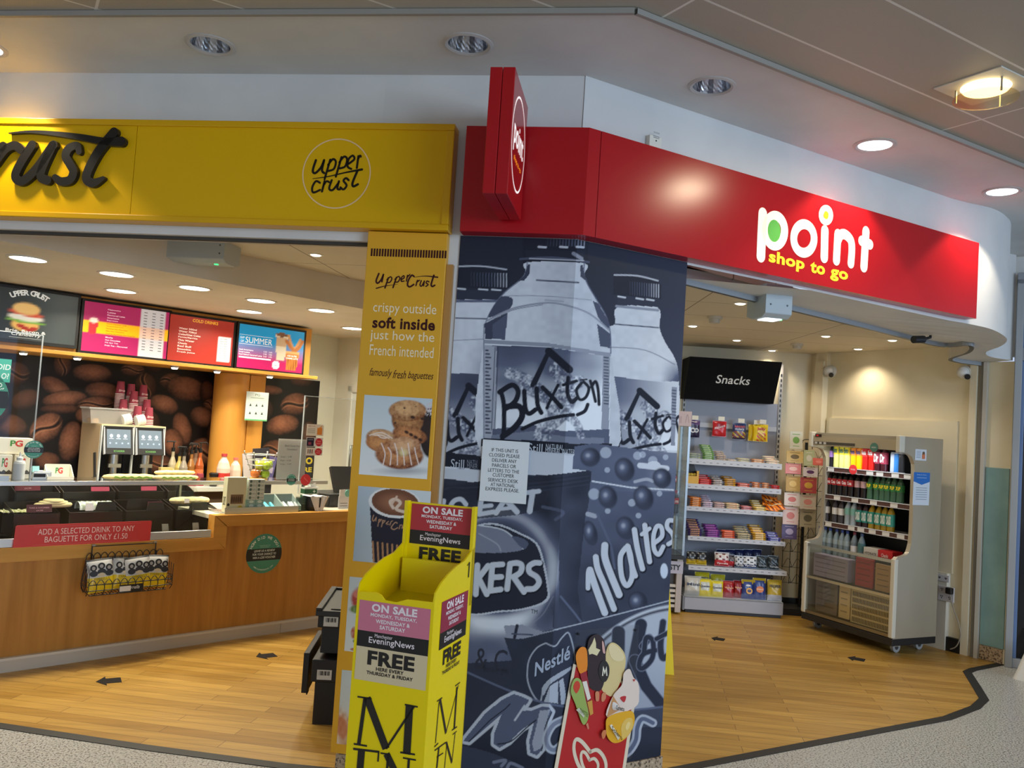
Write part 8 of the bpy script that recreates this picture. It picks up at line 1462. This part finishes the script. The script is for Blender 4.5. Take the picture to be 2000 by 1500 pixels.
lolly('printed_cone', [([(545, 955), (605, 740), (700, 620), (720, 500), (780, 455), (820, 540), (870, 600), (880, 720), (840, 850)], (226, 206, 190), True), ([(540, 958), (608, 735), (690, 870)], (196, 140, 86), False), ([(700, 740), (740, 740), (720, 800), (680, 760)], (186, 40, 44), True), ([(600, 800), (640, 810), (680, 870), (640, 880), (598, 870)], (226, 216, 206), True), ([(810, 560), (835, 560), (820, 585)], (196, 50, 50), False)], 'printed strawberry ice cream cone')
lolly('printed_lolly', [([(530, 1060), (560, 950), (780, 890), (830, 960), (805, 1080), (720, 1190), (620, 1225), (550, 1170)], (226, 166, 24), True), ([(690, 1130), (690, 1040), (740, 970), (800, 970), (805, 1060), (750, 1150), (700, 1180)], (226, 186, 90), True), ([(730, 1060), (750, 1010), (780, 1010), (770, 1060), (745, 1090)], (236, 206, 130), True), ([(480, 1130), (500, 1090), (530, 1095), (520, 1150), (495, 1180)], (206, 120, 70), True), ([(562, 1040), (585, 1025), (668, 1165), (650, 1190)], (240, 232, 206), False)], 'yellow swirl printed lolly')
b = MB(); y = -IW - .0045; kd = lambda s, a, c, sl, col, sh=0: (lambda p, q: b.text(s, p[0], p[1], p[0] + abs(q[0] - p[0]), p[1] + .02, y - .034, col, .03, sh, sl))(*P6([a, c]))
kd('Solero', (560, 1070), (668, 1170), -.9, (90, 70, 20)); kd('Cornetto', (604, 860), (690, 890), -.3, (40, 30, 30)); kd('TWISTER', (226, 890), (312, 950), -.6, (80, 100, 40)); obj('printed_names', b, SATIN, ic)
b = MB(); H = P6([(385, 1330), (300, 1225), (235, 1200), (215, 1300), (250, 1440), (330, 1580), (400, 1680)]); H2 = P6([(385, 1330), (460, 1310), (530, 1390), (550, 1500), (500, 1640), (400, 1680)]); b.stroke(H, .017, -IW - .0032, (224, 206, 178)); b.stroke(H2, .017, -IW - .0032, (224, 206, 178))
H = P6([(378, 1415), (340, 1345), (300, 1330), (290, 1400), (320, 1500), (385, 1590)]); H2 = P6([(378, 1415), (430, 1400), (468, 1460), (450, 1540), (385, 1590)]); b.stroke(H, .014, -IW - .0032, (224, 206, 178)); b.stroke(H2, .014, -IW - .0032, (224, 206, 178)); obj('heart_logo', b, SATIN, ic)
# ================================================================== concourse ceiling lamps
def soffit_lamp(px, py, lit, label, power=0):
    g = G(px, py, SOF); t = thing('ceiling_downlight', label, 'lamp', T(g[0], g[1], SOF), 'soffit downlights'); b = MB(); b.lathe([(.108, 0), (.108, -.004), (.096, -.009), (.085, -.004), (.084, .02)], n=40, col=(186, 182, 178)); obj('trim_ring', b, SATIN, t)
    if lit: b = MB(); b.cyl((0, 0, -.003), (0, 0, -.001), .084, n=36); obj('lit_lens', b, LAMPC, t)
    else: b = MB(); b.grid(lambda a, c: ((.084 - .05 * c ** 1.6) * (1 + .012 * math.sin(a * 132) * math.sin(c * 30)) * math.cos(6.2832 * a), (.084 - .05 * c ** 1.6) * (1 + .012 * math.sin(a * 132) * math.sin(c * 30)) * math.sin(6.2832 * a), .135 * c), 60, 12, lambda a, c: (236, 238, 242) if math.sin(a * 50) > -.2 else (150, 154, 162), False); b.cyl((0, 0, .134), (0, 0, .136), .04, n=20, col=(150, 150, 150)); obj('reflector', b, METAL, t)  # pale and dark stripes painted on the bowl for its glitter
    if power: o = lamp('SPOT', 'downlight', (g[0], g[1], SOF - .02), power, (1, .86, .66), spot_size=R(106), spot_blend=.18, shadow_soft_size=.05)
soffit_lamp(411, 87, False, 'unlit recessed downlight in the soffit above the yellow fascia lettering'); soffit_lamp(914, 86, False, 'unlit recessed downlight in the soffit left of the red projecting sign'.replace('left of', 'above')); soffit_lamp(1390, 168, False, 'unlit recessed downlight in the soffit beyond the fold of the red fascia'); soffit_lamp(1709, 283, True, 'lit recessed downlight in the soffit above the point lettering', 42); soffit_lamp(1957, 374, True, 'lit recessed downlight in the soffit at the far end of the red fascia', 42); soffit_lamp(-35, 92, True, 'lit recessed downlight over the yellow fascia, only its rim in view', 60)
g = G(1925, 182, SOF - .02); t = thing('ceiling_lamp', 'square plated ceiling lamp with a hanging glass disc, glowing warm', 'lamp', T(g[0], g[1], SOF + .012) @ RZ(31))
b = MB(); b.box(-.15, -.15, -.006, .15, .15, 0, (206, 202, 190)); obj('plate', b, SATIN, t, bevel=.002); b = MB(); b.cyl((0, 0, -.0065), (0, 0, -.02), .10, .09, 32); obj('glowing_bowl', b, mat('lamp_glow_warm', (255, 230, 170), emit=7, ecol=(255, 226, 165)), t); b = MB(); b.cyl((0, 0, -.06), (0, 0, -.055), .13, n=40); obj('glass_disc', b, glassmat('frosted_disc', (250, 240, 210), .18, .2), t)
for i in range(3): a = i * 2.1; b = MB(); b.cyl((.115 * math.cos(a), .115 * math.sin(a), -.065), (.115 * math.cos(a), .115 * math.sin(a), 0), .005, n=8, col=(190, 186, 176)); obj('peg', b, METAL, t)
lamp('AREA', 'concourse_lamp', (g[0], g[1], SOF - .06), 14, (1, .84, .58), shape='DISK', size=.2)
g = G(1992, 1335); t = thing('carrier_bag', 'white plastic bag on the terrazzo floor at the glass door', 'bag', T(g[0] + .20, g[1] + .1, 0)); b = MB(); b.grid(lambda a, c: (.16 * math.cos(6.283 * a) * (1 - c * .55) * (1 + .12 * math.sin(a * 31)), .14 * math.sin(6.283 * a) * (1 - c * .55) * (1 + .12 * math.sin(a * 23 + c * 5)), .24 * c), 32, 10, (214, 214, 212)); obj('plastic', b, SATIN, t); b = MB(); b.tube([(-.04, 0, .235), (-.02, 0, .27), (.02, 0, .235)], .008, 6, (214, 214, 212), True); obj('knot', b, SATIN, t)
